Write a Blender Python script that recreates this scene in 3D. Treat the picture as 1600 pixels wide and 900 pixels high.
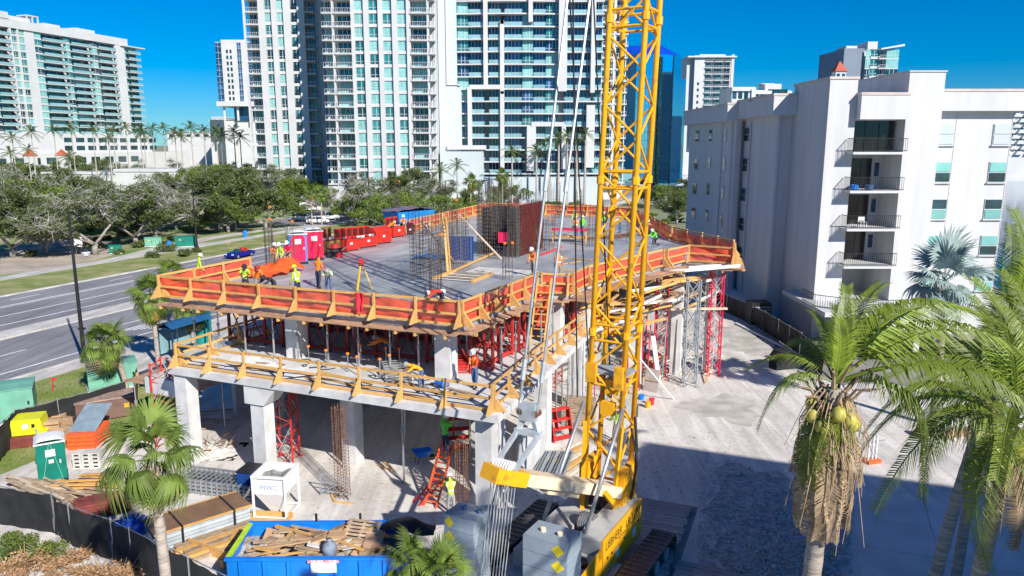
import bpy, bmesh, math, random
from mathutils import Vector, Matrix
random.seed(7)
R = math.radians
for _o in list(bpy.data.objects): bpy.data.objects.remove(_o)
S = bpy.context.scene
COL = S.collection
# ---------------------------------------------------------------- camera, sky, sun, exposure
FOC, PITCH, CAMH = 1174.0, R(10.85), 16.0
CP, SP = math.cos(PITCH), math.sin(PITCH)
cam = bpy.data.cameras.new('camera'); camo = bpy.data.objects.new('camera', cam); COL.objects.link(camo)
camo.location = (0, 0, CAMH); camo.rotation_euler = (math.pi/2 - PITCH, 0, 0)
cam.sensor_width = 36; cam.lens = FOC/1600*36; cam.clip_end = 8000; cam.clip_start = .5
S.camera = camo
SUN_EL, SUN_AZ = R(33), math.atan2(.56, -.83)          # azimuth from +Y towards +X
w_ = bpy.data.worlds.new('World'); S.world = w_; w_.use_nodes = True
nt = w_.node_tree; nt.nodes.clear()
sk = nt.nodes.new('ShaderNodeTexSky'); sk.sky_type = 'NISHITA'; sk.sun_disc = False
sk.sun_elevation = SUN_EL; sk.sun_rotation = SUN_AZ; sk.air_density = 1.0; sk.dust_density = 0.0; sk.ozone_density = 1.2; sk.altitude = 0
hs = nt.nodes.new('ShaderNodeHueSaturation'); hs.inputs['Saturation'].default_value = 1.27; hs.inputs['Value'].default_value = .95
bg = nt.nodes.new('ShaderNodeBackground'); bg.inputs['Strength'].default_value = .06
wo = nt.nodes.new('ShaderNodeOutputWorld')
mu = nt.nodes.new('ShaderNodeMix'); mu.data_type = 'RGBA'; mu.blend_type = 'MULTIPLY'; mu.inputs[0].default_value = 1; mu.inputs[7].default_value = (.40,.80,1.35,1)
nt.links.new(sk.outputs[0], mu.inputs[6]); nt.links.new(mu.outputs[2], hs.inputs['Color']); nt.links.new(hs.outputs[0], bg.inputs[0]); nt.links.new(bg.outputs[0], wo.inputs[0])
sl = bpy.data.lights.new('sun', 'SUN'); sl.energy = 5.0; sl.angle = R(.5); sl.color = (1, .94, .85)
so = bpy.data.objects.new('sun', sl); COL.objects.link(so)
_d = Vector((-math.sin(SUN_AZ)*math.cos(SUN_EL), -math.cos(SUN_AZ)*math.cos(SUN_EL), -math.sin(SUN_EL)))
so.rotation_euler = _d.to_track_quat('-Z', 'Y').to_euler(); so.location = (60, -80, 90)
S.view_settings.view_transform = 'Standard'; S.view_settings.look = 'None'; S.view_settings.gamma = 1
S.view_settings.exposure = 0.4
# ---------------------------------------------------------------- places
def P(x, y, z=0.0):
    "where the line of sight through a point of the 1600x900 photo meets height z"
    v = (450-y)/FOC; u = (x-800)/FOC
    t = (z-CAMH)/(-SP+v*CP)
    return Vector((u*t, (CP+v*SP)*t, z))
def PY(x, y, Y):
    v = (450-y)/FOC; u = (x-800)/FOC
    t = Y/(CP+v*SP)
    return Vector((u*t, Y, CAMH+(-SP+v*CP)*t))
ANG = math.atan(.399); CA, SA = math.cos(ANG), math.sin(ANG)
def W(u, w, z=0.0):                                     # site frame (u across the road, w along it) to world
    return Vector((u*CA+w*SA, -u*SA+w*CA, z))
def UW(p): return (p.x*CA-p.y*SA, p.x*SA+p.y*CA)
def PU(x, y, z=0.0): return UW(P(x, y, z))
# ---------------------------------------------------------------- materials
MATS = {}
def M(name, col, rough=.7, metal=0.0, var=.12, scale=2.0, bump=0.0, col2=None, rnd=.0, spec=.4, bscale=None, trans=0.0, detail=5.0, lo=.35, hi=.65, coat=0.0, stretch=None):
    if name in MATS: return MATS[name]
    m = bpy.data.materials.new(name); MATS[name] = m; m.use_nodes = True
    t = m.node_tree; n = t.nodes; L = t.links
    b = n['Principled BSDF']; out = n['Material Output']
    tc = n.new('ShaderNodeTexCoord'); no = n.new('ShaderNodeTexNoise')
    no.inputs['Scale'].default_value = scale; no.inputs['Detail'].default_value = detail
    src = tc.outputs['Object']
    if stretch:
        mp = n.new('ShaderNodeMapping'); mp.inputs['Scale'].default_value = stretch; L.new(src, mp.inputs[0]); src = mp.outputs[0]
    L.new(src, no.inputs['Vector'])
    cr = n.new('ShaderNodeValToRGB'); L.new(no.outputs[0], cr.inputs[0])
    cr.color_ramp.elements[0].position = lo; cr.color_ramp.elements[1].position = hi
    c = list(col)
    c2 = list(col2) if col2 else [min(1, x*(1+var)) for x in c]
    c1 = c if col2 else [x*(1-var) for x in c]
    cr.color_ramp.elements[0].color = c1+[1]; cr.color_ramp.elements[1].color = c2+[1]
    last = cr.outputs[0]
    if rnd:
        oi = n.new('ShaderNodeObjectInfo'); mr = n.new('ShaderNodeMapRange')
        mr.inputs[3].default_value = 1-rnd; mr.inputs[4].default_value = 1+rnd
        L.new(oi.outputs['Random'], mr.inputs[0])
        h = n.new('ShaderNodeHueSaturation'); L.new(mr.outputs[0], h.inputs['Value']); L.new(last, h.inputs['Color']); last = h.outputs[0]
    L.new(last, b.inputs['Base Color'])
    b.inputs['Roughness'].default_value = rough; b.inputs['Metallic'].default_value = metal
    b.inputs['Specular IOR Level'].default_value = spec
    if coat: b.inputs['Coat Weight'].default_value = coat
    if bump:
        n2 = n.new('ShaderNodeTexNoise'); n2.inputs['Scale'].default_value = bscale or scale*6; n2.inputs['Detail'].default_value = 6
        L.new(src, n2.inputs['Vector'])
        bp = n.new('ShaderNodeBump'); bp.inputs['Strength'].default_value = bump; bp.inputs['Distance'].default_value = .05
        L.new(n2.outputs[0], bp.inputs['Height']); L.new(bp.outputs[0], b.inputs['Normal'])
    if trans:
        tl = n.new('ShaderNodeBsdfTranslucent'); L.new(last, tl.inputs[0])
        mx = n.new('ShaderNodeMixShader'); mx.inputs[0].default_value = trans
        L.new(b.outputs[0], mx.inputs[1]); L.new(tl.outputs[0], mx.inputs[2]); L.new(mx.outputs[0], out.inputs[0])
    return m
def net_mat(name, col, hole=.3):
    "woven plastic netting: holes let light through"
    m = M(name, col, rough=.6, var=.18, scale=1.5, trans=.18)
    t = m.node_tree; n = t.nodes; L = t.links; out = n['Material Output']
    prev = out.inputs[0].links[0].from_socket
    tr = n.new('ShaderNodeBsdfTransparent'); mx = n.new('ShaderNodeMixShader')
    mx.inputs[0].default_value = hole
    L.new(prev, mx.inputs[1]); L.new(tr.outputs[0], mx.inputs[2]); L.new(mx.outputs[0], out.inputs[0])
    return m
# ---------------------------------------------------------------- mesh building
class MB:
    def __init__(s): s.v = []; s.f = []; s.m = []; s.cur = 0
    def add(s, vs, fs):
        o = len(s.v); s.v.extend([tuple(x) for x in vs]); s.f.extend([tuple(i+o for i in f) for f in fs]); s.m.extend([s.cur]*len(fs)); return s
    def b(s, x0, x1, y0, y1, z0, z1):
        return s.add([(x0,y0,z0),(x1,y0,z0),(x1,y1,z0),(x0,y1,z0),(x0,y0,z1),(x1,y0,z1),(x1,y1,z1),(x0,y1,z1)],
                     [(0,3,2,1),(4,5,6,7),(0,1,5,4),(1,2,6,5),(2,3,7,6),(3,0,4,7)])
    def box(s, c, d, rz=0.0, rx=0.0, ry=0.0):
        m = Matrix.Translation(c) @ Matrix.Rotation(rz,4,'Z') @ Matrix.Rotation(ry,4,'Y') @ Matrix.Rotation(rx,4,'X')
        x,y,z = d[0]/2,d[1]/2,d[2]/2
        vs = [m@Vector(q) for q in ((-x,-y,-z),(x,-y,-z),(x,y,-z),(-x,y,-z),(-x,-y,z),(x,-y,z),(x,y,z),(-x,y,z))]
        return s.add(vs, [(0,3,2,1),(4,5,6,7),(0,1,5,4),(1,2,6,5),(2,3,7,6),(3,0,4,7)])
    def bar(s, p, q, w, h=None, roll=0.0):
        p = Vector(p); q = Vector(q); h = h or w; d = q-p
        if d.length < 1e-6: return s
        m = d.to_track_quat('Y','Z').to_matrix() @ Matrix.Rotation(roll,3,'Y')
        ax, az = m @ Vector((w/2,0,0)), m @ Vector((0,0,h/2))
        vs = [p-ax-az,p+ax-az,p+ax+az,p-ax+az,q-ax-az,q+ax-az,q+ax+az,q-ax+az]
        return s.add(vs, [(0,1,2,3),(7,6,5,4),(0,4,5,1),(1,5,6,2),(2,6,7,3),(3,7,4,0)])
    def tube(s, p, q, r, n=6, r2=None, cap=True):
        p = Vector(p); q = Vector(q); d = q-p; r2 = r if r2 is None else r2
        if d.length < 1e-6: return s
        m = d.to_track_quat('Z','Y').to_matrix()
        vs = []
        for c, rr in ((p,r),(q,r2)):
            for i in range(n):
                a = 2*math.pi*i/n; vs.append(c + m @ Vector((math.cos(a)*rr, math.sin(a)*rr, 0)))
        fs = [(i,(i+1)%n,n+(i+1)%n,n+i) for i in range(n)]
        if cap: fs += [tuple(range(n-1,-1,-1)), tuple(range(n,2*n))]
        return s.add(vs, fs)
    def path(s, pts, r, n=6, r2=None):
        "tube through points with a radius that changes from r to r2"
        pts = [Vector(p) for p in pts]; k = len(pts); r2 = r if r2 is None else r2
        rs = r if isinstance(r, (list,tuple)) else [r+(r2-r)*i/(k-1) for i in range(k)]
        vs = []; ref = None
        for i,p in enumerate(pts):
            d = (pts[min(i+1,k-1)]-pts[max(i-1,0)]).normalized()
            if ref is None:
                ref = d.orthogonal().normalized()
            ref = (ref - d*ref.dot(d)).normalized(); bi = d.cross(ref)
            for j in range(n):
                a = 2*math.pi*j/n; vs.append(p+(ref*math.cos(a)+bi*math.sin(a))*rs[i])
        fs = [(i*n+j, i*n+(j+1)%n, (i+1)*n+(j+1)%n, (i+1)*n+j) for i in range(k-1) for j in range(n)]
        fs += [tuple(range(n-1,-1,-1)), tuple(range((k-1)*n, k*n))]
        return s.add(vs, fs)
    def prism(s, poly, z0, z1):
        k = len(poly); ar = sum(poly[i][0]*poly[(i+1)%k][1]-poly[(i+1)%k][0]*poly[i][1] for i in range(k))
        if ar < 0: poly = poly[::-1]
        vs = [(q[0],q[1],z0) for q in poly]+[(q[0],q[1],z1) for q in poly]
        return s.add(vs, [tuple(range(k-1,-1,-1)), tuple(range(k,2*k))]+[(i,(i+1)%k,k+(i+1)%k,k+i) for i in range(k)])
    def ext(s, poly, axis, a0, a1):
        "poly given in the two other axes, extruded along axis"
        o = len(s.v); k = len(poly)
        def mk(q,a): return (a,q[0],q[1]) if axis=='x' else (q[0],a,q[1])
        vs = [mk(q,a0) for q in poly]+[mk(q,a1) for q in poly]
        return s.add(vs, [tuple(range(k-1,-1,-1)), tuple(range(k,2*k))]+[(i,(i+1)%k,k+(i+1)%k,k+i) for i in range(k)])
    def lathe(s, prof, c=(0,0,0), n=16):
        vs = []; k = len(prof)
        for r,z in prof:
            for j in range(n):
                a = 2*math.pi*j/n; vs.append((c[0]+math.cos(a)*r, c[1]+math.sin(a)*r, c[2]+z))
        fs = [(i*n+j, i*n+(j+1)%n, (i+1)*n+(j+1)%n, (i+1)*n+j) for i in range(k-1) for j in range(n)]
        fs += [tuple(range(n-1,-1,-1)), tuple(range((k-1)*n,k*n))]
        return s.add(vs, fs)
    def grid(s, fn, nu, nv):
        vs = [fn(i/nu, j/nv) for j in range(nv+1) for i in range(nu+1)]
        return s.add(vs, [(j*(nu+1)+i, j*(nu+1)+i+1, (j+1)*(nu+1)+i+1, (j+1)*(nu+1)+i) for j in range(nv) for i in range(nu)])
    def mesh(s, name, mats, smooth=False):
        me = bpy.data.meshes.new(name); me.from_pydata(s.v, [], s.f)
        if not isinstance(mats,(list,tuple)): mats = [mats]
        for m in mats: me.materials.append(m)
        if len(mats) > 1: me.polygons.foreach_set('material_index', s.m)
        if smooth: me.polygons.foreach_set('use_smooth', [True]*len(me.polygons))
        me.update(); return me
    def o(s, name, mats, parent=None, smooth=False, fix=False, **k):
        me = s.mesh(name, mats, smooth)
        if fix:
            bm = bmesh.new(); bm.from_mesh(me); bmesh.ops.recalc_face_normals(bm, faces=bm.faces); bm.to_mesh(me); bm.free()
        return I(me, name, parent, **k)
def I(me, name, parent=None, loc=(0,0,0), rot=(0,0,0), sc=None, mw=None):
    o = bpy.data.objects.new(name, me); COL.objects.link(o)
    if parent is not None: o.parent = parent
    if mw is not None: o.matrix_local = mw
    else:
        o.location = loc; o.rotation_euler = rot
        if sc is not None: o.scale = (sc,sc,sc) if isinstance(sc,(int,float)) else sc
    return o
def tag(o, label, cat, group=None, kind=None):
    if label: o['label'] = label
    if cat: o['category'] = cat
    if group: o['group'] = group
    if kind: o['kind'] = kind
    return o
def T(name, label, cat, loc=(0,0,0), rz=0.0, group=None):
    o = bpy.data.objects.new(name, None); COL.objects.link(o); o.location = loc; o.rotation_euler = (0,0,rz); o.empty_display_size = .3
    return tag(o, label, cat, group)
def TS(name, label, cat, u, w, z=0.0, rz=0.0, group=None):       # a thing standing in the site frame
    return T(name, label, cat, W(u,w,z), rz-ANG, group)
def struct(o): o['kind'] = 'structure'; return o
def stuff(o): o['kind'] = 'stuff'; return o
def copy_tree(o, parent=None):
    c = o.copy(); COL.objects.link(c)
    if parent is not None: c.parent = parent
    for ch in KIDS(o): copy_tree(ch, c)
    return c
def KIDS(o): return [x for x in o.children]
def lerp(a,b,t): return a+(b-a)*t
def rr(a,b): return random.uniform(a,b)
_tx = {}
def text(parent, s, size, mat, mw, name='lettering', ext=.004, sx=1.0):
    "raised letters: mesh made from the built-in font, lying in local xy"
    k = (s,size,mat.name)
    if k not in _tx:
        cu = bpy.data.curves.new('lettering','FONT'); cu.body = s; cu.size = size; cu.extrude = ext; cu.align_x = 'CENTER'; cu.align_y = 'CENTER'; cu.resolution_u = 2
        ob = bpy.data.objects.new('tmp_text', cu); COL.objects.link(ob)
        dg = bpy.context.evaluated_depsgraph_get(); me = bpy.data.meshes.new_from_object(ob.evaluated_get(dg))
        bpy.data.objects.remove(ob); me.materials.clear(); me.materials.append(mat); _tx[k] = me
    return I(_tx[k], name, parent, mw=mw @ Matrix.Diagonal((sx,1,1,1)))
def frame3(x, y, o):
    "matrix with local x along x, local y along y, origin o"
    x = Vector(x).normalized(); y = Vector(y); z = x.cross(y).normalized(); y = z.cross(x)
    return Matrix(((x.x,y.x,z.x,o[0]),(x.y,y.y,z.y,o[1]),(x.z,y.z,z.z,o[2]),(0,0,0,1)))
# ---------------------------------------------------------------- shared materials
m_white = M('white_stucco', (.53,.54,.545), .8, scale=1.0, col2=(.60,.61,.62), bump=.12, bscale=14, stretch=(1.2,1.2,.10), detail=8)
m_white2 = M('white_paint', (.56,.57,.58), .6, var=.05, scale=.2)
m_palegrey = M('pale_grey_wall', (.50,.57,.60), .7, var=.05, scale=.1)
m_cap = M('parapet_cap', (.55,.48,.45), .7, var=.1, scale=1)
m_gteal = M('teal_glass', (.025,.16,.165), .06, var=.35, scale=.6, spec=1.0, rnd=.35)
m_gpale = M('pale_teal_blind_glass', (.20,.47,.45), .12, var=.12, scale=.5, spec=.8, rnd=.12)
m_gdark = M('dark_glass', (.015,.05,.06), .05, var=.4, scale=.7, spec=1.0, rnd=.4)
m_gblue = M('blue_glass', (.02,.07,.17), .04, var=.5, scale=.5, spec=1.0, rnd=.4)
m_gtrans = M('balcony_glass', (.24,.42,.46), .1, var=.1, scale=1, spec=.8, rnd=.1)
m_mirror = M('mirror_blue_glass', (.42,.84,1.0), .03, metal=1.0, var=.08, scale=.05, rnd=.04, bump=.12, bscale=.25)
m_roofblue = M('blue_metal_roof', (.005,.06,.50), .35, var=.1, scale=.2)
m_red = M('terracotta_roof', (.45,.10,.06), .7, var=.2, scale=2)
m_conc = M('cast_concrete', (.60,.60,.60), .8, var=.13, scale=1.2, bump=.15, rnd=.04)
m_conc2 = M('fresh_slab_concrete', (.27,.29,.32), .42, scale=.3, col2=(.46,.47,.48), bump=.05, detail=9, lo=.38, hi=.62)
m_dust = M('site_dust', (.54,.51,.475), .95, scale=.22, col2=(.70,.67,.63), bump=.25, bscale=5, detail=9, lo=.3, hi=.62)
m_asph = M('asphalt', (.21,.21,.23), .9, scale=.12, col2=(.28,.28,.30), bump=.15, bscale=30, detail=8)
m_paint = M('road_paint', (.75,.75,.74), .7, var=.15, scale=3)
m_pave = M('pavement_concrete', (.55,.53,.50), .9, var=.12, scale=.5, bump=.1)
m_grass = M('mown_grass', (.17,.23,.05), .95, scale=.35, col2=(.40,.36,.19), bump=.5, bscale=14, detail=9, lo=.38, hi=.72)
m_grass2 = M('park_grass', (.14,.23,.04), .95, scale=.12, col2=(.42,.38,.27), bump=.5, bscale=10, detail=9, lo=.42, hi=.66)
m_earth = M('city_ground', (.16,.18,.09), .95, scale=.02, col2=(.36,.34,.28), detail=8)
m_water = M('bay_water', (.01,.11,.20), .08, var=.2, scale=.05, bump=.25, bscale=1.2, spec=.6)
m_wood = M('new_lumber', (.62,.36,.12), .75, var=.2, scale=4, rnd=.14, stretch=(1,8,8))
m_wood2 = M('weathered_lumber', (.42,.31,.21), .8, var=.25, scale=4, rnd=.22)
m_ply = M('form_plywood', (.42,.27,.17), .7, var=.2, scale=2, rnd=.15)
m_maroon = M('maroon_form_panel', (.10,.018,.015), .45, var=.25, scale=1.5, rnd=.1)
m_steel = M('galvanised_steel', (.50,.52,.53), .4, metal=.7, var=.15, scale=3, rnd=.1)
m_greym = M('grey_painted_steel', (.30,.34,.37), .5, var=.12, scale=1.5, rnd=.06)
m_redm = M('red_painted_steel', (.55,.035,.03), .5, var=.2, scale=3, rnd=.12)
m_dred = M('dark_red_truss_steel', (.30,.03,.025), .6, var=.25, scale=2, rnd=.15)
m_rebar = M('rebar', (.14,.12,.11), .75, metal=.4, var=.35, scale=5)
m_rust = M('rusty_rebar', (.20,.10,.065), .8, metal=.2, var=.35, scale=5)
m_net = net_mat('orange_debris_net', (.98,.12,.05), .12)
m_yellow = M('crane_yellow_paint', (.46,.24,.03), .45, scale=2.6, col2=(.88,.42,.008), spec=.5, coat=.1, rnd=.05, lo=.27, hi=.43, detail=9)
m_cream = M('sun_faded_cream_paint', (.80,.66,.45), .5, var=.12, scale=1.5)
m_black = M('black_rubber', (.015,.015,.017), .7, var=.3, scale=3)
m_blackm = M('black_painted_metal', (.018,.018,.02), .45, var=.2, scale=2)
m_screen = M('black_privacy_screen', (.020,.021,.023), .85, var=.35, scale=1.2, bump=.3, bscale=4)
m_screen2 = M('brown_black_privacy_screen', (.05,.042,.04), .85, var=.3, scale=1.0, bump=.2, bscale=4)
m_blue = M('bright_blue_paint', (.01,.22,.78), .4, var=.1, scale=1)
m_green = M('dark_green_plastic', (.005,.18,.13), .45, var=.15, scale=1.5)
m_trans = M('pale_green_transformer_paint', (.16,.40,.30), .5, var=.12, scale=1.2)
m_trunk = M('palm_trunk_bark', (.40,.35,.30), .9, var=.25, scale=3, bump=.6, bscale=10, stretch=(1,1,5))
m_trunk2 = M('coconut_trunk_bark', (.32,.28,.24), .9, var=.35, scale=2.5, bump=.6, bscale=9, stretch=(.6,.6,6))
m_bark = M('oak_bark', (.30,.28,.26), .95, var=.35, scale=2, bump=.6)
m_leafp = M('sabal_frond_green', (.16,.23,.045), .55, var=.35, scale=1.2, rnd=.3, trans=.25, spec=.3)
m_leafy = M('dying_frond_yellow', (.50,.36,.08), .6, var=.3, scale=1.2, rnd=.25, trans=.25, spec=.3)
m_leafd = M('dead_frond_brown', (.36,.26,.16), .85, var=.35, scale=2, rnd=.25, trans=.1)
m_leafc = M('coconut_frond_green', (.19,.26,.03), .45, var=.35, scale=.8, rnd=.3, trans=.3, spec=.4)
m_leafs = M('silver_palm_frond', (.34,.44,.42), .6, var=.25, scale=1.0, rnd=.2, trans=.2)
m_oak = M('oak_leaf', (.075,.105,.030), .7, scale=.6, col2=(.14,.18,.055), rnd=.2, trans=.2, spec=.3)
m_oakg = M('grey_moss_twigs', (.36,.35,.32), .9, var=.3, scale=1)
m_olive = M('bright_leaf', (.10,.17,.025), .65, scale=.8, col2=(.20,.26,.05), rnd=.2, trans=.25, spec=.3)
m_dryl = M('dry_brown_twig', (.42,.26,.14), .9, var=.4, scale=1, trans=.1)
m_royal = M('royal_palm_leaf', (.10,.15,.04), .6, var=.3, scale=.5, rnd=.2, trans=.2)
m_sand = M('pale_sand', (.64,.61,.57), .95, var=.12, scale=.4, bump=.2, bscale=8)
m_skin = M('skin', (.42,.24,.16), .6, var=.08, scale=8)
m_orange = M('hi_vis_orange', (.95,.22,.015), .7, var=.08, scale=6)
m_lime = M('hi_vis_lime', (.68,.90,.04), .7, var=.08, scale=6)
m_jean = M('blue_jeans', (.07,.13,.28), .85, var=.2, scale=10)
m_khaki = M('khaki_work_trousers', (.33,.28,.22), .85, var=.15, scale=10)
m_char = M('charcoal_cloth', (.035,.035,.04), .85, var=.2, scale=10)
m_plast = M('white_plastic', (.80,.80,.80), .4, var=.04, scale=4)
m_silver = M('reflective_tape', (.75,.76,.78), .35, var=.05, scale=5)

def _dusty(m):
    "wheel tracks, dark crumbs and pale wash over the dusty ground"
    t=m.node_tree; n=t.nodes; L=t.links; b=n['Principled BSDF']; src=b.inputs['Base Color'].links[0].from_socket
    tc=n.new('ShaderNodeTexCoord'); mp=n.new('ShaderNodeMapping'); mp.inputs['Rotation'].default_value=(0,0,ANG); mp.inputs['Scale'].default_value=(1.6,.10,1)
    L.new(tc.outputs['Object'],mp.inputs[0]); n1=n.new('ShaderNodeTexNoise'); n1.inputs['Scale'].default_value=1.1; n1.inputs['Detail'].default_value=8; n1.inputs['Distortion'].default_value=.6; L.new(mp.outputs[0],n1.inputs['Vector'])
    r1=n.new('ShaderNodeMapRange'); r1.inputs[1].default_value=.35; r1.inputs[2].default_value=.7; r1.inputs[3].default_value=.80; r1.inputs[4].default_value=1.12; L.new(n1.outputs[0],r1.inputs[0])
    n2=n.new('ShaderNodeTexNoise'); n2.inputs['Scale'].default_value=4.5; n2.inputs['Detail'].default_value=10; n2.inputs['Roughness'].default_value=.75; L.new(tc.outputs['Object'],n2.inputs['Vector'])
    r2=n.new('ShaderNodeMapRange'); r2.inputs[1].default_value=.28; r2.inputs[2].default_value=.5; r2.inputs[3].default_value=.62; r2.inputs[4].default_value=1.03; L.new(n2.outputs[0],r2.inputs[0])
    mm=n.new('ShaderNodeMath'); mm.operation='MULTIPLY'; L.new(r1.outputs[0],mm.inputs[0]); L.new(r2.outputs[0],mm.inputs[1])
    h=n.new('ShaderNodeHueSaturation'); L.new(mm.outputs[0],h.inputs['Value']); L.new(src,h.inputs['Color']); L.new(h.outputs[0],b.inputs['Base Color'])
for _m in (m_dust,m_sand,m_conc2,m_pave,m_asph): _dusty(_m)
# ---------------------------------------------------------------- the setting
def sheet(name, pts, z, mat, uw=True):
    b = MB(); q = [W(*p, z) if uw else Vector((p[0],p[1],z)) for p in pts]
    b.prism([(v.x,v.y) for v in q], z-.25, z)
    return struct(b.o(name, mat))
sheet('ground', [(-4500,-600),(4500,-600),(4500,7000),(-4500,7000)], -.03, m_earth, False)
sheet('park_lawn', [(-330,-40),(-79.6,-40),(-79.6,330),(-330,330)], 0, m_grass2)
road = sheet('road', [(-79.4,-80),(-50.6,-80),(-50.6,1400),(-79.4,1400)], .004, m_asph)
def mark(u0,u1,w0,w1):
    b = MB(); q = [W(u0,w0),W(u1,w0),W(u1,w1),W(u0,w1)]
    b.prism([(v.x,v.y) for v in q], .0, .0085); return b.o('lane_marking', m_paint, road)
for u in (-52.5,-66.9,-70.4,-74.2,-74.7): mark(u-.09,u+.09,-60,420)
for k in range(-2,26):
    mark(-57.2,-57.05, k*12, k*12+3.2); mark(-77.2,-77.05,k*12+4,k*12+7.2)
for k in range(7): mark(-55.4+k*.42,-55.2+k*.42, 46+k*.5, 51)
def kerb(name,u0,u1,z,mat=m_pave,w0=-80,w1=700):
    b = MB(); q = [W(u0,w0),W(u1,w0),W(u1,w1),W(u0,w1)]; b.prism([(v.x,v.y) for v in q], -.05, z); return struct(b.o(name,mat))
kerb('kerb',-50.6,-50.3,.13); kerb('kerb',-79.8,-79.4,.13); kerb('road_median',-64.3,-61.8,.14)
sheet('near_pavement', [(-50.3,-60),(-48.4,-60),(-48.4,400),(-50.3,400)], .10, m_pave)
sheet('verge', [(-48.4,-60),(-36,-60),(-36,37.5),(-48.4,37.5)], .085, m_grass)
sheet('bus_stop_pavement', [(-48.4,37.5),(-36.5,37.5),(-36.5,70),(-48.4,70)], .09, m_pave)
sheet('verge', [(-89,-60),(-79.8,-60),(-79.8,330),(-89,330)], .06, m_grass)
sheet('footpath', [(-91.6,-60),(-89,-60),(-89,330),(-91.6,330)], .075, m_pave)
# park drive winding behind the verge
pd = [PU(150,415),PU(250,388),PU(330,372),PU(420,358),PU(520,350),PU(620,343),PU(720,334)]
def ribbon(name, pts, wd, z, mat):
    b = MB(); L_ = []; R_ = []
    for i,p in enumerate(pts):
        a = Vector(pts[min(i+1,len(pts)-1)])-Vector(pts[max(i-1,0)]); a.normalize(); n = Vector((-a.y,a.x))*wd/2
        L_.append(W(p[0]+n.x,p[1]+n.y,z)); R_.append(W(p[0]-n.x,p[1]-n.y,z))
    k = len(pts); b.add(L_+R_, [(i,i+k,i+k+1,i+1) for i in range(k-1)])
    return struct(b.o(name, mat, fix=True))
ribbon('park_path', pd, 3.2, .03, m_pave)
ribbon('car_park', [PU(470,352),PU(520,335),PU(570,325),PU(640,318)], 16, .04, m_asph)
sheet('bare_earth', [PU(0,395),PU(80,360),PU(170,372),PU(190,395),PU(90,420),PU(0,430)], .02, M('trampled_earth',(.42,.36,.30),.95,var=.2,scale=.3,bump=.3,bscale=6))
site = sheet('site_ground', [(-36,-8),(9,-8),(9,46),(-3.5,60),(-4,96),(-36,96),(-40,70),(-40,36),(-36,36)], .10, m_dust)
sheet('apartment_lot', [(9,-20),(60,-20),(60,60),(9,60)], .095, m_sand)
sheet('side_lot', [(-3.4,60),(9,46),(20,60),(20,130),(-4,130)], .088, M('lot_asphalt',(.20,.19,.18),.95,scale=.3,col2=(.34,.32,.29),bump=.2))
sheet('bay', [(48,70),(900,70),(900,420),(75,420),(48,110)], .06, m_water, False)
sheet('far_shore', [(60,420),(900,420),(900,900),(40,900)], .09, m_grass2, False)
# gravel strip and paved apron at the lower right, each slab its own piece
sheet('gravel_bed', [PU(1118,735),PU(1150,722),PU(1178,742),PU(1215,738),PU(1262,772),PU(1300,776),PU(1330,800),PU(1312,850),PU(1290,960),PU(1130,960),PU(1148,905),PU(1108,868),PU(1136,832),PU(1098,800),PU(1126,772)], .115, M('crushed_stone_bed',(.42,.41,.39),.95,var=.3,scale=4,bump=.8,bscale=9))
apron = sheet('apron', [PU(1225,650),PU(1330,600),PU(1900,640),PU(1900,980),PU(1260,980)], .105, m_sand)
A0 = P(1330,770,.1)
for i in range(5):
    for j in range(7):
        b = MB(); o_ = Vector(UW(A0))
        u0 = o_.x+i*3.0; w0 = o_.y+.2-j*2.6
        q = [W(u0+.02,w0-2.56),W(u0+2.96,w0-2.56),W(u0+2.96,w0),W(u0+.02,w0)]
        b.prism([(v.x,v.y) for v in q], .05, .135); b.o('paving_slab', M('apron_concrete',(.58,.57,.55),.9,var=.1,scale=.6,bump=.1,rnd=.06), apron)
# oil stains and puddle-dark patches on the site ground are damp concrete
def blot(x,y,rx,ry,mat,z):
    b = MB(); c = P(x,y); pts=[]
    for k in range(60):
        a = k/60*6.283; q = 1+.22*math.sin(3*a+x)+.12*math.sin(7*a+y)+.06*math.sin(17*a+x)+rr(-.03,.03); pts.append((c.x+math.cos(a)*rx*q, c.y+math.sin(a)*ry*q))
    b.prism(pts,.05,z); return struct(b.o('damp_patch',mat))
m_damp = M('damp_concrete',(.38,.36,.32),.85,scale=.8,col2=(.56,.53,.49),bump=.15)
blot(1180,545,2.0,3.2,m_damp,.106); blot(1130,640,2.2,2.4,m_damp,.106); blot(1150,520,2.4,2.6,m_damp,.109)
# timber crane mats run out beside the crane, each baulk a piece
matroad = sheet('crane_mat_track', [(-7.2,17),(-.9,17),(-.9,27.2),(-3.8,27.2),(-3.8,31.9),(-7.2,31.9)], .112, M('mat_underlay',(.22,.20,.19),.95,var=.2,scale=1))
_m = MB(); _m.b(-1.5,1.5,-.135,.135,0,.14); _me = _m.mesh('timber_baulk', M('crane_mat_timber',(.36,.33,.31),.9,var=.25,scale=3,rnd=.2,bump=.3,stretch=(1,6,6)))
for k in range(50):
    p = W(-5.55+rr(-.07,.07), 17.2+k*.29, .113); I(_me,'timber_baulk',matroad,p,(rr(-.01,.01),rr(-.01,.01),-ANG+rr(-.012,.012)))
    if k < 34:
        p = W(-2.4+rr(-.07,.07), 17.2+k*.29, .113); I(_me,'timber_baulk',matroad,p,(0,rr(-.01,.01),-ANG+rr(-.012,.012)))
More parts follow.
